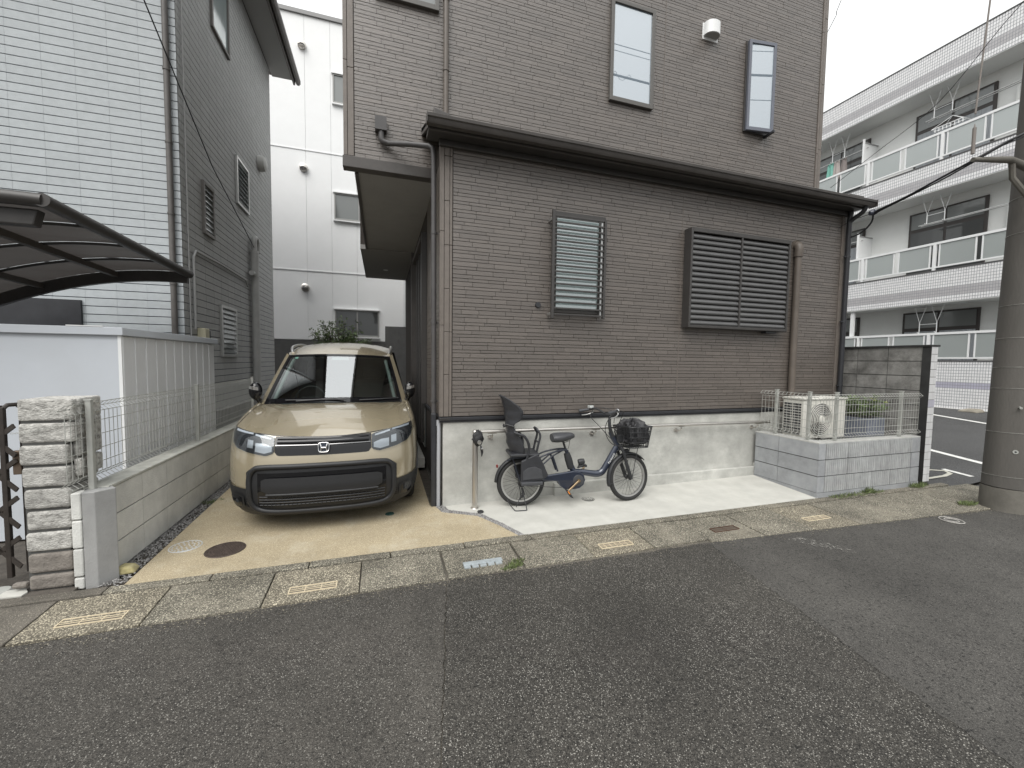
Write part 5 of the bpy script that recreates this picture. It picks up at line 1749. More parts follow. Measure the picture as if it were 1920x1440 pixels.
# ------------------------------------------------------------------ utility pole and cables
PX, PY = 6.885, 2.66
po = thing('utility_pole', 'thick dark concrete utility pole with steel bands at the right edge', 'utility pole', (PX, PY, 0))
MB().lathe([(0.0, 0), (0.205, 0.0), (0.203, 0.28)], (PX, PY, -0.05), (0, 0, 1), 40).build('foot', M['pole_low'], po, smooth=40)
MB().lathe([(0.200, 0.23), (0.172, 9.0), (0, 9.0)], (PX, PY, 0), (0.030, 0, 1), 40).build('shaft', M['pole'], po, smooth=40)
m_band = mat('dull_band', (0.26, 0.255, 0.235), 0.5, metal=0.5, var=0.3, vscale=20)
for z in (0.36, 0.86, 1.36, 1.60, 1.93, 2.3, 3.1, 3.5):
    r = 0.200 - z * 0.0032 + 0.004
    MB().lathe([(r - .004, -0.004), (r, -0.003), (r, 0.003), (r - .004, 0.004)], (PX + 0.030 * z, PY, z), (0.03, 0.03, 1), 40).build('steel_band', m_band, po, smooth=40)
MB().tube([(PX - 0.02, PY - 0.226, -0.03), (PX + 0.01, PY - 0.224, 1.0), (PX + .072, PY - .219, 3.0), (PX + 0.164, PY - 0.21, 6)], 0.024, 10).build('conduit', mat('pale_conduit', (0.42, 0.43, 0.40), 0.5, var=0.1), po, smooth=40)
for (z, a, r) in ((1.74, 225, 0.026), (0.66, 212, 0.022)):
    a = math.radians(a)
    c = (PX + 0.03 * z + 0.197 * math.cos(a), PY + 0.199 * math.sin(a), z)
    MB().lathe([(0.0, 0.004), (r * .45, 0.004), (r * .46, .007), (r, 0.007), (r, -0.004)], c, (math.cos(a), math.sin(a), 0), 18).build('step_socket', M['white_paint'] if z > 1 else M['galv'], po, smooth=30)
    MB().lathe([(0, 0.006), (r * .4, 0.006)], c, (math.cos(a), math.sin(a), 0), 12).build('socket_hole', M['black_pipe'], po)
for (z, a) in ((2.55, 215), (1.16, 212)):
    a = math.radians(a)
    MB().tube([(PX + .03 * z + 0.19 * math.cos(a), PY + .19 * math.sin(a), z), (PX + .03 * z + .25 * math.cos(a), PY + .25 * math.sin(a), z - .005)], 0.012, 8).build('step_bolt', M['galv'], po)
MB().tube([(PX - 0.10, PY - .05, 3.75), (PX - 0.45, PY, 3.83), (PX - 0.98, PY + .05, 3.77)], [0.045, 0.035, 0.022], 10).build('bracket_arm', M['pole_low'], po, smooth=40)
MB().tube([(PX - 0.40, PY, 3.80), (PX - 0.37, PY, 3.65), (PX - .20, PY - .06, 3.45)], 0.028, 8).build('bracket_brace', M['pole_low'], po, smooth=40)
MB().tube([(PX - .08, PY - .19, 3.33), (PX - .30, PY - .26, 3.36)], 0.06, 12).build('clamp', M['galv'], po, smooth=40)
cbl = MB()
main = [(6.75, 2.36, 4.25), (6.25, 2.5, 3.985), (6.147, 2.6, 3.916), (5.96, 2.75, 3.775), (6.144, 3.1, 3.766), (6.331, 3.5, 3.742), (6.438, 3.85, 3.718), (6.47, 3.95, 3.70)]
cbl.tube(main, 0.012, 8, sub=4)
cbl.tube([(x + .006, y, z - .018 - .008 * math.sin(i * 2.1)) for i, (x, y, z) in enumerate(main)], 0.008, 7, sub=4)
cbl.tube([(6.47, 3.95, 3.70), (6.54, 4.0, 3.617), (6.551, 4.1, 3.523), (6.574, 4.25, 3.486), (6.62, 4.6, 3.50)], 0.011, 8, sub=4)
cbl.tube([(6.46, 3.95, 3.70), (6.40, 4.2, 3.66), (6.5, 4.5, 3.60)], 0.004, 6, sub=3)
tag(cbl.build('service_cable', M['cable'], smooth=50), 'thick black service cable from utility pole to brown house corner', 'cable')
ins = MB().lathe([(0.0, -.045), (0.03, -.04), (0.038, -.01), (0.028, 0), (0.038, .01), (0.03, .04), (0.0, .045)], (6.47, 3.95, 3.713), (1, -0.6, 0.2), 16)
tag(ins.build('insulator', mat('insulator_slate', (0.05, 0.055, 0.075), 0.3), smooth=40), 'small round dark insulator on the service cable by the gutter', 'insulator')
guy = MB().tube([(5.83, 2.68, 3.80), (5.83, 2.68, 4.06)], 0.016, 8)
guy.tube([(5.83, 2.68, 4.05), (5.83, 2.68, 4.10)], [0.012, 0.003], 8)
guy.tube([(5.825, 2.68, 4.20), (5.93, 2.68, 5.34), (6.1, 2.6, 7.5)], 0.008, 7)
tag(guy.build('drop_wire', mat('wire_rust', (0.18, 0.16, 0.145), 0.6), smooth=50), 'grey drop wire rising from the end of the pole bracket', 'wire')
tag(MB().tube([(5.3, 1.6, 5.06), (5.589, 2.3, 4.937), (6.242, 3.2, 4.70), (6.347, 3.9, 4.458), (6.267, 4.4, 4.19)], 0.0035, 6, sub=5).build('thin_wire', M['cable']), 'thin wire sloping down to the lean-to roof end', 'wire')
tag(MB().tube([(8.6, 5.2, 9.9), (7.835, 5.5, 8.1), (7.688, 5.6, 7.6), (6.65, 6.3, 5.2)], 0.006, 6, sub=3).build('upper_wire', M['cable']), 'thin wire meeting the upper right corner of the brown house', 'wire')
tag(MB().tube([(-2.05, 1.3, 6.75), (-2.20, 3.25, 6.08), (-2.37, 5.5, 5.35), (-2.53, 7.75, 4.60), (-2.545, 10.0, 3.90), (-2.545, 10.02, 2.7)], 0.0075, 6).build('left_service_wire', M['cable'], smooth=50), 'thin black wire crossing the grey house down to its flue pipe', 'wire')
# street cables overhead, mirrored in the tall upper windows
for k, (y, z, r, sg) in enumerate(((-1.0, 9.75, 0.028, 0.25), (-1.2, 9.2, 0.010, 0.2), (-0.9, 10.5, 0.010, 0.2), (-0.8, 10.25, 0.008, 0.2))):
    pts = [(x, y, z + sg * ((x - 8) / 18) ** 2) for x in range(-26, 45, 4)]
    c_ = MB().tube(pts, r, 6)
    if k == 0:
        c_.tube([(3 + 4.0 * t / 60, y + .05 * math.cos(t * .9), z + .10 * math.sin(t * .9)) for t in range(60)], 0.006, 5)
    tag(c_.build('street_cable', M['cable']), ('thick bundled street cable mirrored in the tall upper window', 'lowest thin street cable mirrored in the tall upper window', 'topmost thin street cable mirrored in the tall upper window', 'second thin street cable from the top in the tall window reflection')[k], 'cable', 'overhead street cables')
# ------------------------------------------------------------------ car
CX, CY = -0.505, 4.0
car = thing('minivan', 'beige minivan with black bumper parked nose-out in the driveway', 'car', (CX, CY + 2.1, 0))
m_paint = mat('beige_paint', (0.34, 0.292, 0.20), 0.24, metal=0.40, coat=1.0, spec=0.6)
m_gb = mat('gloss_black', (0.006, 0.006, 0.007), 0.07)
m_clad = mat('cladding', (0.015, 0.0155, 0.017), 0.5, var=0.1, vscale=20, bump=0.12, bscale=300)
m_clad2 = mat('cladding_soft', (0.016, 0.0165, 0.018), 0.48, bump=0.1, bscale=300)
m_lamp = mat('lamp_reflector', (0.45, 0.47, 0.49), 0.25, metal=0.5)
m_lampg = mat('lamp_grey', (0.028, 0.030, 0.033), 0.22)
m_cover = glass('lamp_cover', (0.92, 0.95, 0.97), refl=0.02, see=1.0, rough=0.0)
m_int = mat('interior_dark', (0.055, 0.058, 0.06), 0.7)
m_intl = mat('interior_pale', (0.30, 0.33, 0.32), 0.7)
PZ = [.15, .17, .22, .30, .45, .6, .7, .8, .88, .92, 1.0]
PYy = [.14, .10, .05, .015, 0, .01, .03, .06, .10, .14, .24]
HW = 0.875


def xs_(z):
    return float(np.interp(z, [.15, .25, .4, .6, .85, 1.06], [.80, .835, .865, .875, .872, .845]))


def Yf(s, z):
    a = min(abs(s), 1.0)
    return .64 * (1 - (1 - a ** 3.0) ** (1 / 3.0)) + float(np.interp(z, PZ, PYy))


def zh(s):
    return .874 + .07 * (s * .875 / .79) ** 2


def P(x, y, z):
    return (CX + x, CY + y, z)


SS = [math.sin(math.pi / 2 * t / 20) for t in range(-20, 21)]
SS = [s * (0.9995) for s in SS]


def fas(s, v):
    z = .17 + v * (zh(s) - .17)
    return P(s * xs_(z), Yf(s, z), z)


VV = [i / 22 for i in range(23)]
MB().grid(fas, SS, VV).build('front_fascia', m_paint, car, smooth=60)


def patch(lo, up, off, n=24, m=8, mirror=False):
    """piece of the front surface between two (x, z) polylines, raised by off"""
    mb = MB()
    for sg in ((1, -1) if mirror else (1,)):
        xa, xb = lo[0][0], lo[-1][0]
        lx, lz = [p[0] for p in lo], [p[1] for p in lo]
        ux, uz = [p[0] for p in up], [p[1] for p in up]

        def fn(u, v):
            x = xa + (xb - xa) * u
            z = float(np.interp(x, lx, lz)) * (1 - v) + float(np.interp(x, ux, uz)) * v
            s = x / xs_(z)
            e = 1e-3
            p0, p1, p2 = Vector(P(x, Yf(s, z), z)), Vector(P(x + e, Yf((x + e) / xs_(z), z), z)), Vector(P(x, Yf(x / xs_(z + e), z + e), z + e))
            nn = (p1 - p0).cross(p2 - p0).normalized()
            if nn.y > 0:
                nn = -nn
            q = p0 + nn * (off(v) if callable(off) else off)
            return (CX + (q.x - CX) * sg, q.y, q.z)
        mb.grid(fn, [i / n for i in range(n + 1)], [j / m for j in range(m + 1)])
    return mb


def rim_curve(pts, off, r, sub=3, closed=True):
    out = []
    for x, z in pts:
        s = x / xs_(z)
        out.append(P(x, Yf(s, z) - off, z))
    return MB().tube(out, r, 8, closed=closed, sub=sub)


# lower black bumper: sill, corners, big frame
ob = patch([(-.65, .165), (.65, .165)], [(-.65, .24), (.65, .24)], .010).build('lower_lip', m_clad, car, smooth=60)
for sg in (1, -1):
    lo_ = [(.60, .18), (.70, .185), (.80, .20), (.852, .26)]
    up_ = [(.60, .43), (.70, .44), (.80, .452), (.852, .46)]
    if sg < 0:
        lo_ = [(-x, z) for x, z in lo_[::-1]]; up_ = [(-x, z) for x, z in up_[::-1]]
    patch(lo_, up_, .010, 14, 8).build('bumper_corner', m_clad, car, smooth=60)
    l2 = [(.655, .262), (.70, .245), (.76, .248), (.785, .27)]
    u2 = [(.655, .365), (.70, .388), (.76, .388), (.785, .36)]
    l3 = [(.672, .285), (.70, .265), (.75, .266), (.770, .285)]
    u3 = [(.672, .355), (.70, .37), (.75, .370), (.770, .35)]
    if sg < 0:
        l2, u2, l3, u3 = ([(-x, z) for x, z in q[::-1]] for q in (l2, u2, l3, u3))
    fg = patch(l2, u2, .020, 8, 6).build('fog_lamp', m_clad2, car, smooth=40)
    patch(l3, u3, .023, 8, 6).build('fog_recess', m_gb, fg, smooth=40)
    xf = .722 * sg
    MB().lathe([(0, .02), (.018, .018), (.027, .006), (.03, 0)], P(xf, Yf(.722 / xs_(.315), .315) - .012, .315), (0.45 * sg, -1, 0), 18).build('fog_lens', m_lampg, fg, smooth=40)
    for k in range(4):
        a = .612 * sg
        b = .645 * sg
        z = .265 + k * .022
        MB().bar(P(a, Yf(.612 / xs_(z), z) - .018, z), P(b, Yf(.645 / xs_(z), z) - .016, z + .004), .012, .010).build('air_slot', m_gb, car)
outer = [(-.635, .30), (-.645, .42), (-.640, .55), (-.60, .622), (-.52, .642), (-.3, .645), (0, .645), (.3, .645), (.52, .642), (.60, .622), (.640, .55), (.645, .42), (.635, .30), (.57, .222), (.40, .197), (0, .192), (-.40, .197), (-.57, .222)]
patch([(-.64, .24), (-.57, .20), (0, .192), (.57, .20), (.64, .24)], [(-.64, .58), (-.58, .63), (0, .645), (.58, .63), (.64, .58)], .006, 40, 10).build('bumper_mouth', m_clad, car, smooth=60)
ring = MB()
rim_pts = []
ring = rim_curve([(x * .955, .42 + (z - .42) * .93) for x, z in outer], .010, .025, 4)
ring.build('bumper_frame', m_clad2, car, smooth=50)
patch([(-.54, .275), (.54, .275)], [(-.54, .575), (.54, .575)], .012, 40, 8).build('lower_grille', m_gb, car, smooth=60)
for k in range(4):
    z = .285 + k * .026
    MB().tube([P(x, Yf(x / xs_(z), z) - .016, z) for x in [-.53 + 1.06 * i / 24 for i in range(25)]], .006, 6).build('grille_slat', m_clad, car)
for k in range(30):
    x = -.50 + k * 1.0 / 29
    MB().tube([P(x, Yf(x / xs_(.3), .3) - .014, .275), P(x, Yf(x / xs_(.36), .36) - .014, .375)], .003, 4).build('grille_bar', m_clad, car)
pb_ = patch([(-.50, .43), (-.44, .395), (.44, .395), (.50, .43)], [(-.50, .515), (-.46, .535), (.46, .535), (.50, .515)], .034, 30, 8)
pb_.build('plate_panel', m_clad2, car, smooth=60)
rim_curve([(-.47, .39), (.47, .39)], .030, .010, 0, closed=False)
MB().tube([P(x, Yf(x / xs_(.385), .385) - .03, .385 - .0 * x) for x in [-.47 + .94 * i / 20 for i in range(21)]], .012, 8).build('plate_lip', m_clad, car, smooth=50)

# upper grille band and emblem
g_lo = [(-.408, .755), (-.40, .735), (-.38, .722), (0, .717), (.38, .722), (.40, .735), (.408, .755)]
g_up = [(-.408, .885), (-.3, .879), (0, .872), (.3, .879), (.408, .885)]
gp_ = patch(g_lo, g_up, .004, 40, 6).build('upper_grille', m_gb, car, smooth=60)
patch([(-.385, .806), (0, .803), (.385, .806)], [(-.385, .867), (0, .861), (.385, .867)], lambda v: .006 + .022 * math.sin(math.pi * v) ** .7, 40, 12).build('grille_bar', m_gb, gp_, smooth=60)
for (za, zb_) in ((.800, .806),):
    patch([(-.40, za + .004), (0, za), (.40, za + .004)], [(-.40, zb_ + .005), (0, zb_), (.40, zb_ + .005)], .020, 40, 2).build('chrome_strip', mat('dark_chrome', (0.22, 0.22, 0.22), 0.15, metal=1.0), gp_, smooth=60)
em = thing('emblem', '', '', P(0, .03, .79))
em.parent = car
em.location = (0, -2.07, .79)
for k_ in ('label', 'category'):
    del em[k_]
bpy.data.objects.remove(em)
ye = Yf(0, .79) - .032
rr = []
for t in range(28):
    a = 2 * math.pi * t / 28
    cx_, cz_ = math.cos(a), math.sin(a)
    w_ = .048 - .006 * (1 - cz_) / 2
    rr.append(P(w_ * math.copysign(abs(cx_) ** .45, cx_), ye - .012 - (.79 - .79) * 0 + 0.25 * .042 * cz_, .79 + .042 * math.copysign(abs(cz_) ** .45, cz_)))
e_ = MB().tube(rr, .0045, 8, closed=True).build('emblem', M['chrome'], gp_, smooth=50)
hb = MB()
for sg in (1, -1):
    hb.tube([P(sg * .026, ye - .006, .757), P(sg * .022, ye - .013, .79), P(sg * .031, ye - .002, .824)], [.0075, .0065, .0085], 8, sub=3)
hb.tube([P(-.022, ye - .013, .787), P(.022, ye - .013, .787)], .007, 8)
hb.build('emblem_letter', M['chrome'], e_, smooth=50)
MB().grid(lambda u, v: P((u - .5) * .08, ye - .004, .752 + v * .076), [0, 1], [0, 1]).build('emblem_back', mat('emblem_blue', (0.03, 0.04, 0.06), 0.2, coat=1), e_, fix=False)

# headlights
for sg in (1, -1):
    lo_ = [(.412, .758), (.43, .738), (.484, .722), (.64, .752), (.745, .785), (.790, .83), (.806, .89)]
    up_ = [(.412, .874), (.44, .886), (.594, .912), (.70, .930), (.790, .944), (.806, .935)]
    fl2 = (lambda q: q) if sg > 0 else (lambda q: [(-x, z) for x, z in q[::-1]])
    hl = patch(fl2(lo_), fl2(up_), .004, 24, 10).build('headlight', m_lampg, car, smooth=60)
    patch(fl2([(.43, .758), (.49, .742), (.57, .758)]), fl2([(.43, .80), (.50, .825), (.57, .83)]), .008, 12, 6).build('lamp_lens', m_lamp, hl, smooth=60)
    patch(fl2([(.59, .785), (.64, .792)]), fl2([(.59, .85), (.64, .858)]), .008, 8, 6).build('lamp_lens', m_lamp, hl, smooth=60)
    patch(fl2([(.44, .858), (.58, .888)]), fl2([(.44, .872), (.58, .902)]), .009, 12, 3).build('running_light', mat('lamp_white', (0.5, 0.52, 0.55), 0.3), hl, smooth=60)
    patch(fl2([(.60, .896), (.77, .918)]), fl2([(.60, .909), (.77, .934)]), .009, 12, 3).build('running_light', mat('lamp_white2', (0.42, 0.44, 0.47), 0.3), hl, smooth=60)
    patch(fl2([(.68, .82), (.77, .85)]), fl2([(.68, .855), (.77, .885)]), .008, 8, 4).build('lamp_lens', m_lampg, hl, smooth=60)
    patch(fl2(lo_), fl2(up_), .016, 24, 10).build('lamp_cover', m_cover, hl, smooth=60)

# bonnet, wings
HS = [i / 16 for i in range(-16, 17)]


def hoodp(s, t):
    x0 = .80 * s
    s0 = x0 / .872
    A = Vector((x0, Yf(s0, zh(s0)) + .002, zh(s0) + .004))
    B = Vector((.765 * s, 1.00 + .13 * s * s, 1.095 - .014 * s * s))
    w = 1 - (1 - t) ** 1.6
    crease = -.008 * math.exp(-((abs(s) - .78 + .12 * t) / .06) ** 2)
    return P(A.x + (B.x - A.x) * t, A.y + (B.y - A.y) * t, A.z + (B.z - A.z) * w + crease)


TT = [(i / 14) ** 1.3 for i in range(15)]
MB().grid(hoodp, HS, TT).build('bonnet', m_paint, car, smooth=60)
for sg in (1, -1):
    def wing(t, s):
        H = Vector(hoodp(sg, t)) - Vector((CX, CY, 0)) - Vector((0, 0, .003))
        def E0(q):
            sx = .80 / .872 + (1 - .80 / .872) * q * .9995
            return Vector((sg * sx * xs_(zh(sx)), Yf(sx, zh(sx)), zh(sx)))
        G1 = Vector((sg * xs_(1.03), 1.30, 1.045))
        G0 = E0(1)
        H0, H1 = Vector(hoodp(sg, 0)) - Vector((CX, CY, .003)), Vector(hoodp(sg, 1)) - Vector((CX, CY, .003))
        wv = 1 - (1 - t) ** 1.5
        G = Vector((G0.x + (G1.x - G0.x) * t, G0.y + (G1.y - G0.y) * t, G0.z + (G1.z - G0.z) * wv))
        p = H.lerp(G, s) + (E0(s) - H0.lerp(G0, s)) * (1 - t)
        p.z += .035 * math.sin(math.pi * s) * t ** .5
        return (CX + p.x, CY + p.y, p.z)
    MB().grid(wing, [i / 12 for i in range(13)], [i / 8 for i in range(9)]).build('front_wing', m_paint, car, smooth=60)

for sg in (1, -1):
    MB().tube([Vector(hoodp(sg, t)) + Vector((0, 0, .0005)) for t in TT], .0032, 5).build('bonnet_seam', m_gb, car)
MB().tube([Vector(hoodp(s, 0)) + Vector((0, -.004, -.002)) for s in HS], .004, 5).build('bonnet_gap', m_gb, car)
# sides with wheel openings
WY = (.86, 3.60)
WR = .345


def side_x(y, z):
    taper = 1.0 - .05 * max(0, (y - 3.7) / .55) ** 2
    return xs_(z) * taper


for sg in (1, -1):
    mb = MB()
    ys = [.70 + i * .05 for i in range(72)]
    zs2 = [.20, .26, .32, .38, .44, .50, .56, .62, .68, .74, .80, .86, .92]
    for i in range(len(ys) - 1):
        for j in range(len(zs2)):
            ym = (ys[i] + ys[i + 1]) / 2
            za = zs2[j]
            def top(y):
                t = min(1, max(0, (y - .76) / .54))
                return .945 + (1.045 - .945) * (1 - (1 - t) ** 1.5) if y < 1.3 else 1.045 + .015 * min(1, (y - 1.3) / 2)
            z1a = zs2[j + 1] if j < len(zs2) - 1 else top(ys[i])
            z1b = zs2[j + 1] if j < len(zs2) - 1 else top(ys[i + 1])
            zm = (za + z1a) / 2
            if any((ym - w) ** 2 + (zm - .33) ** 2 < (WR + .015) ** 2 for w in WY):
                continue
            if ys[i] < .745 and za > .9:
                continue
            mb.add([P(sg * side_x(ys[i], za), ys[i], za), P(sg * side_x(ys[i + 1], za), ys[i + 1], za), P(sg * side_x(ys[i + 1], z1b), ys[i + 1], z1b), P(sg * side_x(ys[i], z1a), ys[i], z1a)], [(0, 1, 2, 3)])
    mb.build('body_side', m_paint, car, fix=True, smooth=60)
    for w in WY:
        ar = MB()
        ring_ = []
        for k in range(25):
            a = math.radians(-10 + 200 * k / 24)
            for r in (WR - .03, WR + .045, WR + .05):
                y, z = w + r * math.cos(a), max(.19, .33 + r * math.sin(a))
                ring_.append(P(sg * (side_x(y, z) + (.012 if r < WR + .048 else -.01)), y, z))
        n_ = 3
        ar.add(ring_, [(i * n_ + j, (i + 1) * n_ + j, (i + 1) * n_ + j + 1, i * n_ + j + 1) for i in range(24) for j in range(2)])
        ar.build('arch_trim', m_clad, car, smooth=50)
        wh = MB()
        wh.lathe([(.18, -.11), (.30, -.115), (.325, -.09), (.33, 0), (.325, .09), (.30, .115), (.20, .11)], P(sg * .735, w, .33), (sg, 0, 0), 36)
        wo = wh.build('wheel', M['rubber'], car, smooth=40)
        MB().lathe([(0, .06), (.05, .075), (.09, .06), (.19, .095), (.20, .11)], P(sg * .735, w, .33), (sg, 0, 0), 36).build('rim', M['alu'], wo, smooth=40)
    MB().box(*sorted((CX + sg * .80, CX + sg * .868)), CY + 1.25, CY + 3.2, .19, .30).build('side_sill', m_clad, car, bevel=0.02)
MB().box(CX - .62, CX + .62, CY + .40, CY + 4.1, .20, .55).build('underbody', m_int, car)
MB().box(CX - .80, CX + .80, CY + 4.20, CY + 4.28, .25, 1.05).build('rear_end', m_paint, car, bevel=0.03)

# windscreen, roof, pillars, side glass
def wsp(s, t, grow=0.0):
    A = Vector((.745 * s, 1.015 + .13 * s * s, 1.098 - .018 * s * s))
    B = Vector((.612 * s, 1.74 + .07 * s * s, 1.655 - .022 * s * s))
    p = A.lerp(B, t)
    p.z += .013 * math.sin(math.pi * t) + grow
    p.y -= grow
    return P(p.x, p.y, p.z)


WS = [i / 14 for i in range(-14, 15)]
MB().grid(wsp, WS, [i / 12 for i in range(13)]).build('windscreen', M['windscreen'], car, smooth=60)
fr_ = MB()
fr_.grid(lambda s, t: wsp(s, t, .003), WS, [0, .03, .085])
fr_.grid(lambda s, t: wsp(s, t, .003), WS, [.955, .98, 1.0])
fr_.grid(lambda s, t: wsp(s, t, .003), [.945, .97, 1.0], [i / 12 for i in range(13)])
fr_.grid(lambda s, t: wsp(-s, t, .003), [.945, .97, 1.0], [i / 12 for i in range(13)])
fr_.build('windscreen_border', m_gb, car, fix=False)
RP = [(1.74, 1.655, .612), (1.80, 1.678, .617), (1.92, 1.718, .625), (2.2, 1.785, .638), (2.6, 1.838, .645), (3.1, 1.855, .645), (3.6, 1.835, .64), (3.95, 1.765, .63), (4.15, 1.68, .62), (4.26, 1.50, .66), (4.30, 1.05, .76)]


def roofp(i, s):
    y, z, w = RP[i]
    k = .07 * (1 - i / 10) if i < 3 else 0
    return P(w * s, y + k * s * s, z - (.022 + .06 * min(1, i / 3)) * abs(s) ** 2.4)


MB().grid(lambda u, v: roofp(int(u), v), list(range(len(RP))), HS).build('roof', m_paint, car, smooth=60)
for sg in (1, -1):
    # pillar between windscreen and side glass
    pil = MB()
    a_ = [Vector(wsp(sg, t)) for t in [i / 10 for i in range(11)]]
    b_ = []
    for i in range(11):
        t = i / 10
        b0 = Vector(P(sg * .825, 1.33, 1.055)).lerp(Vector(P(sg * .655, 2.02, 1.665)), t)
        b_.append(b0)
    for i in range(10):
        m0, m1 = (a_[i] + b_[i]) / 2 + Vector((sg * .018, -.02, .012)), (a_[i + 1] + b_[i + 1]) / 2 + Vector((sg * .018, -.02, .012))
        pil.add([a_[i], m0, m1, a_[i + 1]], [(0, 1, 2, 3)])
        pil.add([m0, b_[i], b_[i + 1], m1], [(0, 1, 2, 3)])
    pil.build('front_pillar', m_paint, car, smooth=60)
    MB().tube([Vector(wsp(sg * .90, t, -.035)) for t in (0, .25, .5, .75, .95)], .022, 8).build('pillar_lining', m_intl, car, smooth=50)
    # side glass and roof edge
    top = [(2.02, 1.665, .655), (2.6, 1.735, .655), (3.2, 1.748, .655), (3.8, 1.72, .65), (4.15, 1.60, .64)]
    bot = [(1.33, 1.055, .825), (2.2, 1.05, .835), (3.0, 1.05, .835), (3.7, 1.05, .825), (4.22, 1.05, .79)]
    sgm = MB()
    for i in range(4):
        sgm.add([P(sg * bot[i][2], bot[i][0], bot[i][1]), P(sg * bot[i + 1][2], bot[i + 1][0], bot[i + 1][1]), P(sg * top[i + 1][2], top[i + 1][0], top[i + 1][1]), P(sg * top[i][2], top[i][0], top[i][1])], [(0, 1, 2, 3)])
    sgm.build('side_glass', M['dark_glass'], car)
    ed = MB()
    for i in range(4):
        y0, z0, w0 = top[i]; y1, z1, w1 = top[i + 1]
        r0 = Vector(roofp(3 if i == 0 else (4, 5, 6)[i - 1], sg)); r1 = Vector(roofp((4, 5, 6, 7)[i], sg))
        ed.add([P(sg * w0, y0, z0), P(sg * w1, y1, z1), r1, r0], [(0, 1, 2, 3)])
    r0 = Vector(wsp(sg, 1)); r1 = Vector(roofp(3, sg))
    ed.add([r0, P(sg * .655, 2.02, 1.665), r1, roofp(2, sg), roofp(1, sg)], [(0, 1, 2, 3, 4)])
    ed.add([P(sg * .852, 1.25, 1.04), P(sg * .848, 2.2, 1.055), P(sg * .835, 2.2, 1.06), P(sg * .825, 1.33, 1.057)], [(0, 1, 2, 3)])
    ed.add([P(sg * .75, 1.13, 1.078), P(sg * .85, 1.30, 1.046), P(sg * .825, 1.33, 1.057)], [(0, 1, 2)])
    ed.build('roof_edge', m_paint, car)
    rail_ = [P(sg * .60, 1.98, 1.665), P(sg * .625, 2.06, 1.715), P(sg * .642, 2.25, 1.755), P(sg * .648, 2.7, 1.79), P(sg * .648, 3.3, 1.795), P(sg * .64, 3.85, 1.75)]
    MB().tube(rail_, .018, 8, sub=4).build('roof_rail', M['alu'], car, smooth=50)
    # door mirror
    mr_ = MB()
    mr_.grid(*crumple(P(sg * .838, 1.20, 1.225), .068, .055, .098, 18, 12, 0.0, 1))
    mo = mr_.build('door_mirror', m_gb, car, smooth=60)
    MB().tube([P(sg * .79, 1.25, 1.06), P(sg * .81, 1.22, 1.12), P(sg * .84, 1.20, 1.16)], .030, 8).build('mirror_stalk', m_gb, mo, smooth=50)
    MB().grid(lambda u, v: P(sg * (.80 + .09 * u), 1.150 - .012 * math.sin(math.pi * u), 1.25 + (v - .5) * .035 + .02 * u), [i / 8 for i in range(9)], [0, 1]).build('mirror_trim', M['chrome'], mo, fix=False)
    MB().bar(P(sg * .82, 2.25, 1.05), P(sg * .66, 2.35, 1.70), .07, .02).build('door_pillar', m_gb, car)
# wipers, sensor pod, sticker
MB().tube([wsp(-.55, .02, .012), wsp(.0, .055, .014), wsp(.12, .035, .014)], .008, 6).build('wiper', M['black_plastic'], car)
MB().tube([wsp(.95, .06, .012), wsp(.55, .03, .014), wsp(.35, .02, .014)], .008, 6).build('wiper', M['black_plastic'], car)
MB().tube([wsp(-.7, .03, .02), wsp(.16, .03, .02)], .006, 6).build('wiper_arm', M['black_plastic'], car)
MB().grid(lambda u, v: wsp((u - .5) * (.34 - .06 * v), .88 + .10 * v, -.012), [i / 6 for i in range(7)], [0, .5, 1]).build('camera_pod', mat('pod_grey', (0.20, 0.23, 0.23), 0.6), car, fix=False)
MB().grid(lambda u, v: wsp(-.86 + .06 * u, .91 + .045 * v, -.004), [0, 1], [0, 1]).build('sticker', mat('sticker_green', (0.35, 0.6, 0.5), 0.6), car, fix=False)
# cabin
MB().grid(lambda s, t: P(.70 * s, 1.10 + .14 * s * s + .42 * t, 1.055 - .02 * s * s + .045 * math.sin(math.pi * min(1, t * 1.0)) - .09 * t ** 4), [i / 8 for i in range(-8, 9)], [i / 8 for i in range(9)]).build('dashboard', m_int, car, smooth=60)
MB().tube([P(.66 * s, 1.44 + .10 * s * s, 1.088) for s in [i / 8 for i in range(-8, 9)]], .016, 6).build('dashboard_ledge', mat('ledge_grey', (0.17, 0.20, 0.20), 0.6), car, smooth=50)
MB().box(CX - .72, CX + .72, CY + 1.52, CY + 4.1, .45, .62).build('cabin_floor', m_int, car)
MB().box(CX - .70, CX + .70, CY + 4.05, CY + 4.12, .6, 1.6).build('cabin_rear', m_int, car)
MB().tube([P(-.36 + .17 * math.cos(6.2832 * t / 24), 1.72 + .07 * math.sin(6.2832 * t / 24), 1.085 + .15 * math.sin(6.2832 * t / 24)) for t in range(24)], .013, 8, closed=True).build('steering_wheel', M['black_plastic'], car, smooth=50)
MB().bar(P(-.36, 1.75, 1.08), P(-.36, 1.62, 1.03), .20, .06).build('steering_hub', M['black_plastic'], car)
for sx in (-.36, .36):
    st_ = MB().box(CX + sx - .24, CX + sx + .24, CY + 2.25, CY + 2.42, .62, 1.28).build('seat', m_int, car, bevel=0.06, seg=3)
    MB().box(CX + sx - .13, CX + sx + .13, CY + 2.30, CY + 2.40, 1.31, 1.48).build('headrest', m_int, st_, bevel=0.04, seg=3)
MB().box(CX - .60, CX + .60, CY + 3.2, CY + 3.35, .62, 1.30).build('rear_seat', m_int, car, bevel=0.05)
MB().box(CX - .60, CX + .60, CY + 1.9, CY + 4.1, 1.62, 1.64).build('headlining', m_intl, car)
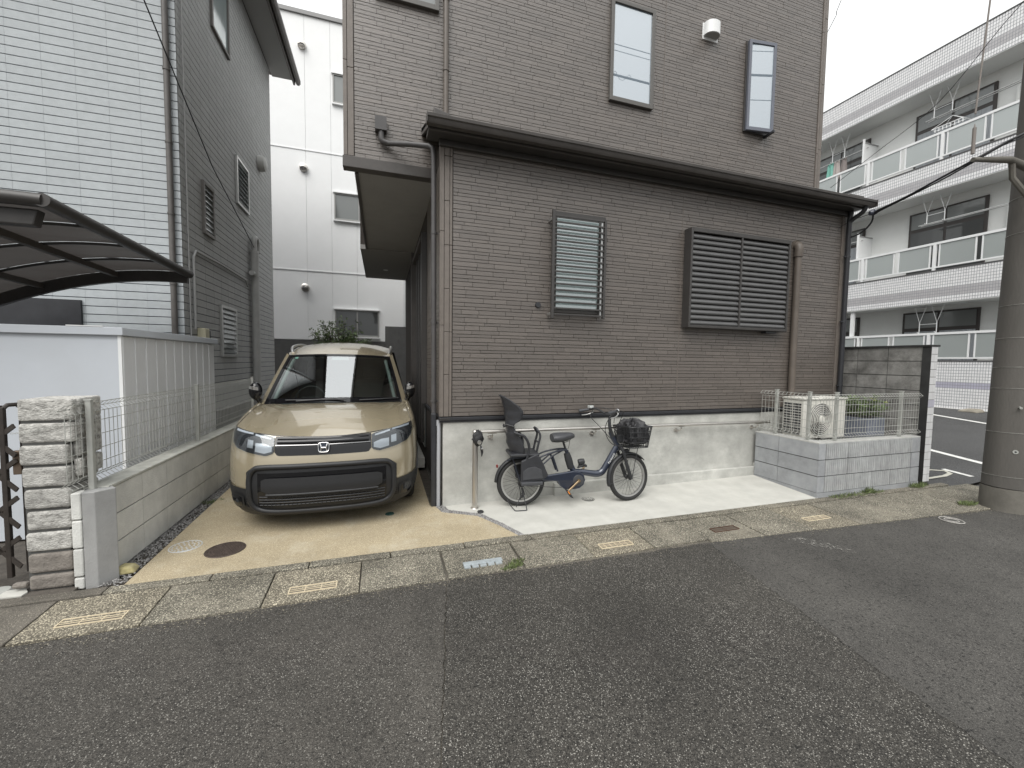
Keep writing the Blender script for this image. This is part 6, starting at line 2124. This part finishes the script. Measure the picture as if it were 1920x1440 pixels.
# ------------------------------------------------------------------ bicycle (local: x forward, -y towards the street)
bk = thing('bicycle', 'dark blue child-carrier electric bicycle parked against the handrail', 'bicycle', (1.455, 4.165, 0.004), rotz=math.radians(-7.2))
ORG[bk.name] = Vector((0, 0, 0))
m_navy = mat('navy_frame', (0.017, 0.024, 0.044), 0.3, metal=0.3, coat=0.7)
m_navy_d = mat('motor_case', (0.020, 0.024, 0.036), 0.4)
m_seat = mat('child_seat_plastic', (0.026, 0.027, 0.031), 0.46, var=0.2, vscale=12, bump=0.05, bscale=200)
m_spoke = mat('spoke', (0.06, 0.06, 0.06), 0.4, metal=0.7)
ST = math.radians(12)
hp, hq = Vector((1.262, 0, 0.30)), Vector((1.035, 0, 0.95))
hax = (hq - hp).normalized()
RM = Matrix.Rotation(ST, 3, hax)


def steer(mb):
    mb.v = [tuple(RM @ (Vector(p) - hp) + hp) for p in mb.v]
    return mb


def wheel(name, c, st):
    c = Vector(c)
    fx = steer if st else (lambda q: q)
    n = 48
    ty = MB()
    prof = [(.222, -.016), (.234, -.026), (.248, -.027), (.260, -.019), (.267, -.009), (.269, 0), (.267, .009), (.260, .019), (.248, .027), (.234, .026), (.222, .016), (.222, -.016)]
    ty.lathe(prof, c, (0, 1, 0), n)
    w = fx(MB().lathe([(.203, -.013), (.223, -.015), (.223, .015), (.203, .013), (.200, 0), (.203, -.013)], c, (0, 1, 0), n)).build(name, M['alu'], bk, smooth=40)
    fx(ty).build('tyre', M['rubber'], w, smooth=40)
    sp = MB()
    for k in range(28):
        a = 2 * math.pi * k / 28
        b = a + (0.55 if k % 2 else -0.55)
        s = .03 if (k // 2) % 2 else -.03
        sp.tube([(c.x + .022 * math.cos(b), c.y + s, c.z + .022 * math.sin(b)), (c.x + .203 * math.cos(a), c.y + s * .1, c.z + .203 * math.sin(a))], .0014, 4)
    fx(sp).build('spokes', m_spoke, w, fix=False)
    fx(MB().lathe([(0, -.06), (.012, -.06), (.014, -.035), (.028, -.033), (.026, -.027), (.016, -.02), (.016, .02), (.026, .027), (.028, .033), (.014, .035), (.012, .06), (0, .06)], c, (0, 1, 0), 18)).build('hub', M['black_plastic'], w, smooth=40)
    return w


RC, FC = Vector((0, 0, .269)), Vector((1.275, 0, .269))
wheel('rear_wheel', RC, False)
wheel('front_wheel', FC, True)


def guard(c, r, a0, a1, w, fx, name):
    mb = MB()
    na = 26
    cs = [(-w, -.012), (-w * .8, .002), (-w * .3, .009), (w * .3, .009), (w * .8, .002), (w, -.012)]
    mb.grid(lambda u, v: (c.x + (r + cs[int(v)][1]) * math.cos(math.radians(a0 + (a1 - a0) * u)), c.y + cs[int(v)][0], c.z + (r + cs[int(v)][1]) * math.sin(math.radians(a0 + (a1 - a0) * u))), [i / na for i in range(na + 1)], list(range(6)))
    return fx(mb).build(name, M['black_plastic'], bk, smooth=50, solid=0.002)


guard(RC, .285, 15, 178, .034, lambda q: q, 'rear_mudguard')
guard(FC, .283, 42, 196, .032, steer, 'front_mudguard')
fs_ = MB()
for s in (-.034, .034):
    fs_.tube([(FC.x + .283 * math.cos(math.radians(190)), s, FC.z + .283 * math.sin(math.radians(190))), (FC.x - .02, s * 1.3, FC.z)], .0025, 5)
steer(fs_).build('mudguard_stay', m_spoke, bk)
MB().box(-.275, -.255, -.016, .016, .435, .468).build('rear_reflector', mat('reflector_red', (0.16, 0.018, 0.015), 0.3), bk, bevel=0.006)

# frame
fr = MB()
dt = [(1.118, 0, .635), (1.062, 0, .535), (.985, 0, .40), (.945, 0, .345), (.885, 0, .325), (.80, 0, .335), (.70, 0, .352), (.58, 0, .360)]
fr.tube(dt, [.034, .036, .038, .040, .040, .037, .034, .032], 12, sub=4, sq=(.85, 1.0))
fr.tube([(1.035, 0, .80), (1.068, 0, .735), (1.155, 0, .595)], [.024, .026, .026], 14)
fr.tube([(.64, 0, .33), (.575, 0, .46), (.505, 0, .62)], .019, 12)
fr.tube([(.60, .0, .375), (.58, 0, .40)], .028, 12)
frame = fr.build('frame', m_navy, bk, smooth=50)
fb = MB()
for s in (-.05, .05):
    fb.tube([(.53, s * .4, .60), (.47, s * .8, .618), (.30, s * 1.25, .588), (.20, s * 1.3, .55)], .010, 8, sub=3)
    fb.tube([(.47, s * .6, .615), (.34, s, .555), (0.02, s * 1.2, .285)], .009, 8)
    fb.tube([(.345, s * .8, .56), (.41, s * .7, .38)], .011, 8)
    fb.tube([(.60, s * .8, .300), (.30, s * 1.1, .285), (0, s * 1.2, .269)], .011, 8)
fb.build('rear_frame', m_navy_d, frame, smooth=50)
# chain case and motor
poly = [(.205, .338), (.42, .365), (.585, .385), (.655, .375), (.705, .335), (.722, .28), (.705, .225), (.66, .188), (.60, .178), (.48, .185), (.43, .225), (.40, .275), (.20, .298)]
MB().prism(poly, 'xz', -.075, -.035).build('chain_case', m_navy, bk, bevel=0.01, seg=3)
MB().prism([(x * .96 + .02, z * .98 + .004) for x, z in poly[3:]], 'xz', -.034, .05).build('motor', m_navy_d, bk, bevel=0.012)
MB().lathe([(0, .004), (.035, .004), (.06, .002), (.066, -.004)], (.640, -.0755, .279), (0, -1, 0), 28).build('chainring_cover', M['grey_plastic'], bk, smooth=40)
m_crank = mat('bronze_crank', (0.26, 0.19, 0.115), 0.35, metal=0.8)
ck = MB().tube([(.640, -.09, .279), (.575, -.095, .222), (.515, -.10, .17)], [.014, .011, .012], 10)
ck.tube([(.640, -.07, .279), (.640, -.10, .279)], .018, 12)
ck = ck.build('crank', m_crank, bk, smooth=40)
MB().tube([(.640, .06, .279), (.700, .065, .335), (.762, .07, .385)], .011, 10).build('crank', m_crank, bk, smooth=40)
pd = MB().box(-.048, .048, -.175, -.105, -.024, .024)
pd.v = [(.512 + x * .55 - z * .8, y, .158 - x * .85 + z * .3) for x, y, z in pd.v]
pd = pd.build('pedal', M['black_plastic'], bk, bevel=0.004)
pr = MB().box(-.018, .018, -.1775, -.1755, -.010, .010)
pr.v = [(.500 + x * .55 - z * .8, y, .178 - x * .85 + z * .3) for x, y, z in pr.v]
pr.build('pedal_reflector', mat('reflector_orange', (0.75, 0.25, 0.03), 0.35), pd)
pd2 = MB().box(.72, .81, .105, .165, .375, .40).build('pedal', M['black_plastic'], bk, bevel=0.004)
MB().tube([(.46, -.04, .195), (.05, -.05, .235)], .003, 6).build('chain', m_spoke, bk)
MB().lathe([(.0, -.012), (.045, -.012), (.045, .0), (.03, .004)], (0, -.055, .269), (0, -1, 0), 22).build('sprocket', m_spoke, bk, smooth=30)
MB().tube([(.0, -.07, .22), (.02, -.07, .15), (-.005, -.07, .115)], [.012, .016, .014], 8).build('derailleur', M['black_plastic'], bk, smooth=40)
# battery behind the seat tube, saddle
MB().tube([(.575, 0, .40), (.545, 0, .50), (.52, 0, .575)], [.033, .036, .028], 10, sq=(.8, 1.2), sub=2).build('battery', M['black_plastic'], bk, smooth=50)
MB().tube([(.512, 0, .60), (.475, 0, .715)], .0125, 10).build('seat_post', M['black_plastic'], bk, smooth=40)
sd = MB()
sadst = [(.345, .085, .752, .040), (.37, .100, .757, .048), (.42, .105, .757, .050), (.48, .085, .762, .046), (.54, .050, .77, .038), (.585, .033, .772, .03), (.605, .02, .768, .018)]


def sadp(u, v):
    x, w, z, h = sadst[int(u)]
    a = 2 * math.pi * v
    return (x, w * math.cos(a), z + h * (math.sin(a) if math.sin(a) > 0 else 1.25 * math.sin(a)))


sd.grid(sadp, list(range(7)), [i / 18 for i in range(19)])
sd.add([sadp(0, i / 18) for i in range(18)], [tuple(range(18))])
so = sd.build('saddle', M['grey_plastic'], bk, smooth=60)
sm = so.modifiers.new('round', 'SUBSURF'); sm.levels = sm.render_levels = 1
sp_ = MB()
for s in (-.03, .03):
    sp_.tube([(.44, s, .715), (.475, s, .700), (.54, s * .6, .715), (.565, s * .5, .74)], .004, 6, sub=3)
sp_.tube([(.555, .0, .71), (.55, .012, .65), (.535, .0, .62)], .003, 6, sub=3)
sp_.build('saddle_rails', m_spoke, bk)
# lamp on the frame, lock
lk = MB().lathe([(0, -.035), (.030, -.033), (.034, 0), (.030, .033), (0, .035)], (.69, -.015, .475), (1, 0, .15), 18)
lk.tube([(.655, 0, .40), (.69, -.01, .45)], .010, 8)
lk.tube([(.66, -.01, .415), (.725, -.01, .440)], .016, 8)
lk.build('wheel_lock', M['black_plastic'], bk, smooth=40)

# fork, bars, basket turn together
fk = MB()
for s in (-.052, .052):
    fk.tube([(1.140, s * .75, .625), (1.165, s, .585), (1.200, s, .47), (1.215, s, .42)], .017, 10, sub=2)
    fk.tube([(1.205, s, .45), (1.275, s, .262)], .021, 10)
fk.tube([(1.138, -.052, .63), (1.138, .052, .63)], .02, 10)
fk.tube([(1.145, 0, .60), (1.128, 0, .66)], .022, 10)
steer(fk).build('fork', M['black_plastic'], bk, smooth=50)
sm_ = MB().tube([(1.062, 0, .75), (1.028, 0, .84), (1.02, 0, .93), (1.035, 0, .985)], [.022, .019, .017, .017], 12, sub=3)
sm_.tube([(1.035, 0, .985), (1.05, 0, 1.0)], .022, 12)
steer(sm_).build('stem', M['black_plastic'], bk, smooth=50)
hbp = [(.80, .285, 1.035), (.915, .255, 1.052), (.98, .20, 1.06), (1.03, .10, 1.01), (1.045, 0, .998), (1.03, -.10, 1.01), (.98, -.20, 1.06), (.915, -.255, 1.052), (.80, -.285, 1.035)]
hbar = steer(MB().tube(hbp, .0112, 10, sub=4)).build('handlebar', M['black_plastic'], bk, smooth=50)
for s in (1, -1):
    steer(MB().tube([(.795, .287 * s, 1.034), (.905, .258 * s, 1.050)], [.019, .016], 12)).build('grip', M['grey_plastic'], hbar, smooth=40)
    steer(MB().tube([(.95, .235 * s, 1.045), (.96, .24 * s, 1.02), (.90, .27 * s, .992), (.83, .285 * s, .985)], [.008, .007, .006, .005], 8, sub=3)).build('brake_lever', M['alu'], hbar, smooth=50)
ds = steer(MB().box(.905, .955, .215, .275, 1.065, 1.098)).build('display', mat('display_case', (0.45, 0.47, 0.46), 0.3), hbar, bevel=0.006)
steer(MB().box(.912, .948, .222, .268, 1.0985, 1.1)).build('screen', mat('display_screen', (0.22, 0.27, 0.25), 0.15), ds)
steer(MB().lathe([(.026, -.006), (.027, .004), (.022, .018), (.010, .026), (0, .028)], (1.02, -.145, 1.05), (.1, -.25, 1), 18)).build('bell', M['chrome'], hbar, smooth=50)
cb = MB()
cb.tube([(.955, .235, 1.04), (.90, .20, .97), (.955, .10, .86), (1.05, .05, .74), (1.12, 0, .66)], .004, 6, sub=5)
cb.tube([(.955, -.235, 1.04), (.87, -.20, .97), (.85, -.16, .85), (.93, -.12, .72), (1.06, -.09, .655), (1.17, -.06, .70), (1.16, -.04, .78)], .004, 6, sub=5)
cb.tube([(.93, .22, 1.07), (1.02, .12, 1.075), (1.10, .03, 1.02), (1.08, 0, .90)], .0035, 6, sub=5)
cb.tube([(.955, -.22, 1.05), (1.08, -.17, 1.04), (1.12, -.06, .93), (1.06, -.03, .80)], .004, 6, sub=5)
cb.tube([(1.15, -.03, .66), (1.20, -.03, .60), (1.24, -.03, .58), (1.24, -.03, .55)], .003, 6, sub=4)
steer(cb).build('cables', M['cable'], bk, smooth=50)
bs = MB()
bx0, bx1, by_, bz0, bz1 = 1.185, 1.50, .185, .625, .860


def bpt(u, side, t):
    """u 0..1 round the basket, t height"""
    k = .84 + .16 * t
    return side


cs_ = [(bx0, -by_), (bx1, -by_), (bx1, by_), (bx0, by_)]


def ringp(t):
    k = .80 + .20 * t
    cx_ = bx0 + (bx1 - bx0) * .48
    r_ = []
    hx, hy = (bx1 - bx0) / 2 * k, by_ * k
    rad = .05
    for (sx, sy, a0) in ((1, -1, -90), (1, 1, 0), (-1, 1, 90), (-1, -1, 180)):
        for q in range(5):
            a = math.radians(a0 + 22.5 * q)
            r_.append((cx_ + sx * (hx - rad) + rad * math.cos(a), sy * (hy - rad) + rad * math.sin(a), bz0 + (bz1 - bz0) * t))
    return r_


for t, r in ((0, .006), (.25, .004), (.5, .004), (.75, .004), (1.0, .0085)):
    bs.tube(ringp(t), r, 6, closed=True)
r0, r1 = ringp(0), ringp(1)
for i in range(20):
    bs.tube([r0[i], r1[i]], .0032, 5)
for i in range(5):
    f_ = (i + .5) / 5
    for (a, b, c, d) in ((0, 19, 0, 19), (4, 5, 4, 5), (9, 10, 9, 10), (14, 15, 14, 15)):
        p0, p1 = Vector(r0[a]).lerp(Vector(r0[b]), f_), Vector(r1[a]).lerp(Vector(r1[b]), f_)
        bs.tube([p0, p1], .0032, 5)
for i in range(6):
    f_ = (i + .5) / 6
    bs.tube([Vector(r0[4]).lerp(Vector(r0[15]), 0) + (Vector(r0[5]) - Vector(r0[4])) * f_, Vector(r0[15]) + (Vector(r0[14]) - Vector(r0[15])) * f_], .0032, 5)
bsk = steer(bs).build('basket', M['black_plastic'], bk, fix=False)
rd = MB()
for s in (-.07, .07):
    rd.tube([(1.36, s, .628), (1.28, s * .9, .275)], .0042, 6)
rd.box(1.10, 1.20, -.03, .03, .69, .76)
steer(rd).build('basket_stay', M['black_plastic'], bk)
steer(MB().lathe([(0, -.03), (.022, -.028), (.026, .02), (.020, .03), (0, .03)], (1.245, 0, .575), (1, 0, .0), 16)).build('headlamp', M['black_plastic'], bk, smooth=40)

# child seat
levels = [(.585, -.10, .135, .10), (.65, -.145, .150, .15), (.72, -.165, .150, .16), (.80, -.172, .135, .12), (.87, -.175, .115, .07), (.92, -.178, .12, .07), (.97, -.183, .15, .15), (1.04, -.192, .160, .18), (1.11, -.205, .155, .15), (1.17, -.225, .13, .08), (1.205, -.24, .095, .03), (1.222, -.248, .05, .008)]
zsL = [l[0] for l in levels]


def lvl(z, k):
    return float(np.interp(z, zsL, [l[k] for l in levels]))


sh_ = MB()
zl = [.585 + (1.222 - .585) * i / 26 for i in range(27)]
sh_.grid(lambda z, a: (lvl(z, 1) + lvl(z, 3) * abs(a) ** 2.2 + .004 * math.sin(z * 60), lvl(z, 2) * math.copysign(abs(a) ** .8, a), z + .02 * a * a * (z - .8)), zl, [i / 12 for i in range(-12, 13)])
cs = sh_.build('child_seat', m_seat, bk, smooth=60, solid=0.012, fix=False)
MB().box(-.15, .175, -.145, .145, .575, .612).build('seat_pan', m_seat, cs, bevel=0.015)
for s in (-1, 1):
    MB().tube([(-.115, .150 * s, .845), (-.06, .162 * s, .825), (.00, .165 * s, .80), (.045, .165 * s, .72), (.05, .160 * s, .64), (.03, .155 * s, .56)], [.012, .014, .015, .015, .013, .012], 10, sub=3).build('armrest', m_seat, cs, smooth=50)
    pz = [(-.03, .535), (.13, .605), (.175, .575), (.215, .50), (.275, .368), (.205, .318), (-.03, .285), (-.03, .40)]
    gdp = MB().prism(pz, 'xz', *sorted((.125 * s, .155 * s))).build('foot_guard', m_seat, cs, bevel=0.012)
    MB().prism([(-.01, .33), (.21, .345), (.19, .44), (.12, .475), (.04, .46), (-.01, .42)], 'xz', *sorted((.156 * s, .161 * s))).build('guard_panel', M['grey_plastic'], gdp, bevel=0.004)
    MB().box(-.03, .205, *sorted((.10 * s, .185 * s)), .275, .312).build('foot_rest', M['grey_plastic'], cs, bevel=0.008)
    MB().box(.0, .06, *sorted((.1615 * s, .164 * s)), .284, .302).build('rest_stripe', mat('stripe_grey', (0.25, 0.25, 0.25), 0.5), cs)
gb = MB()
gb.tube([(.155, -.07, .60), (.175, -.075, .70), (.195, -.07, .79), (.165, -.045, .855), (.155, .045, .860), (.195, .07, .79), (.175, .075, .70), (.155, .07, .60)], .0125, 10, sub=4)
gb.tube([(.178, -.074, .715), (.178, .074, .715)], .010, 10)
gb.build('grab_bar', m_seat, cs, smooth=50)
MB().box(-.12, .13, -.08, .08, .545, .574).build('carrier', m_navy_d, bk, bevel=0.004)
ca = MB()
for s in (-.07, .07):
    ca.tube([(-.11, s, .56), (-.02, s, .30), (0, s, .269)], .008, 8)
    ca.tube([(.12, s, .56), (.03, s, .30), (0, s, .269)], .008, 8)
ca.tube([(-.10, -.05, .575), (-.13, -.05, .53), (-.17, 0, .50)], .008, 8)
ca.build('carrier_stay', m_navy_d, bk, smooth=40)
strap = MB().tube([(-.19, -.06, .90), (-.20, -.02, .885), (-.19, .04, .90)], .010, 6, sub=2)
strap.tube([(-.185, -.08, .92), (-.10, -.13, .90)], .006, 6)
strap.build('harness', M['black_plastic'], cs)
# stand
kd = MB()
kd.tube([(-.005, -.06, .255), (.015, -.10, .14), (.035, -.15, .03), (.030, -.165, .008), (-.02, -.165, .006), (-.075, -.165, .006), (-.095, -.155, .012), (-.14, -.11, .06), (-.155, -.09, .09)], .0055, 8, sub=3)
kd.tube([(-.01, .06, .255), (.015, .10, .14), (.03, .16, .008), (-.09, .165, .006), (-.15, .09, .09)], .0055, 8, sub=3)
kd.tube([(-.155, -.09, .088), (-.155, .09, .088)], .005, 8)
kd.tube([(-.075, -.135, .035), (.005, -.085, .19)], .004, 8)
kd.build('stand', M['black_plastic'], bk, smooth=50)

# lettering on the down tube
tc = bpy.data.curves.new('lettering', 'FONT')
tc.body = 'Panasonic'
tc.size = 0.034
tc.align_x = 'CENTER'; tc.align_y = 'CENTER'
tc.extrude = 0.0006
tob = bpy.data.objects.new('lettering_source', tc)
COL.objects.link(tob)
bpy.context.view_layer.update()
dg = bpy.context.evaluated_depsgraph_get()
tme = bpy.data.meshes.new_from_object(tob.evaluated_get(dg))
bpy.data.objects.remove(tob)
tme.materials.append(M['white_paint'])
lt = bpy.data.objects.new('lettering', tme)
COL.objects.link(lt)
lt.parent = frame
dvec = (Vector((1.062, 0, .535)) - Vector((.985, 0, .40))).normalized()
nv = Vector((0, -1, 0))
upv = nv.cross(dvec)
lt.matrix_local = Matrix.Translation(Vector((1.045, -.0335, .505))) @ Matrix((dvec, upv, nv)).transposed().to_4x4()

# bag in the basket
bg = thing('bag', 'black cloth bag bulging out of the bicycle basket', 'bag', (2.79, 3.99, .65))
ORG[bg.name] = Vector((0, 0, 0))
bg.rotation_euler = (0, 0, 0)
bgm = MB()

def bagp(u, v):
    a, b = 2 * math.pi * u, math.pi * (v - .5)
    ca_, sa_, cb_, sb_ = math.cos(a), math.sin(a), math.cos(b), math.sin(b)
    q = lambda t: math.copysign(abs(t) ** .55, t)
    fold = .010 * math.sin(7 * a + 3 * b) + .008 * math.sin(11 * a - 5 * b + 1) + .006 * math.sin(17 * a + 9 * b)
    x = 1.335 + (.138 + fold) * q(ca_) * abs(cb_) ** .4
    y = (.158 + fold) * q(sa_) * abs(cb_) ** .4
    z = .765 + .115 * q(sb_)
    if v > .5:
        z += .055 * (1 - ((x - 1.30) / .16) ** 2) * sb_ + .02 * math.sin(19 * x + 9 * y) * sb_ - .10 * abs(y + .02) * sb_ + fold
    return (x, y, z)


bgm.grid(bagp, [i / 64 for i in range(65)], [j / 30 for j in range(31)])
steer(bgm)
TW = Matrix.Translation((1.455, 4.165, .004)) @ Matrix.Rotation(math.radians(-7.2), 4, 'Z')
bg.location = (0, 0, 0)
bgm.v = [tuple(TW @ Vector(p)) for p in bgm.v]
bg.location = (2.79, 3.99, .65)
bgm.v = [(p[0] - 2.79, p[1] - 3.99, p[2] - .65) for p in bgm.v]
bgm.build('bag_body', m_cloth, bg, smooth=45)
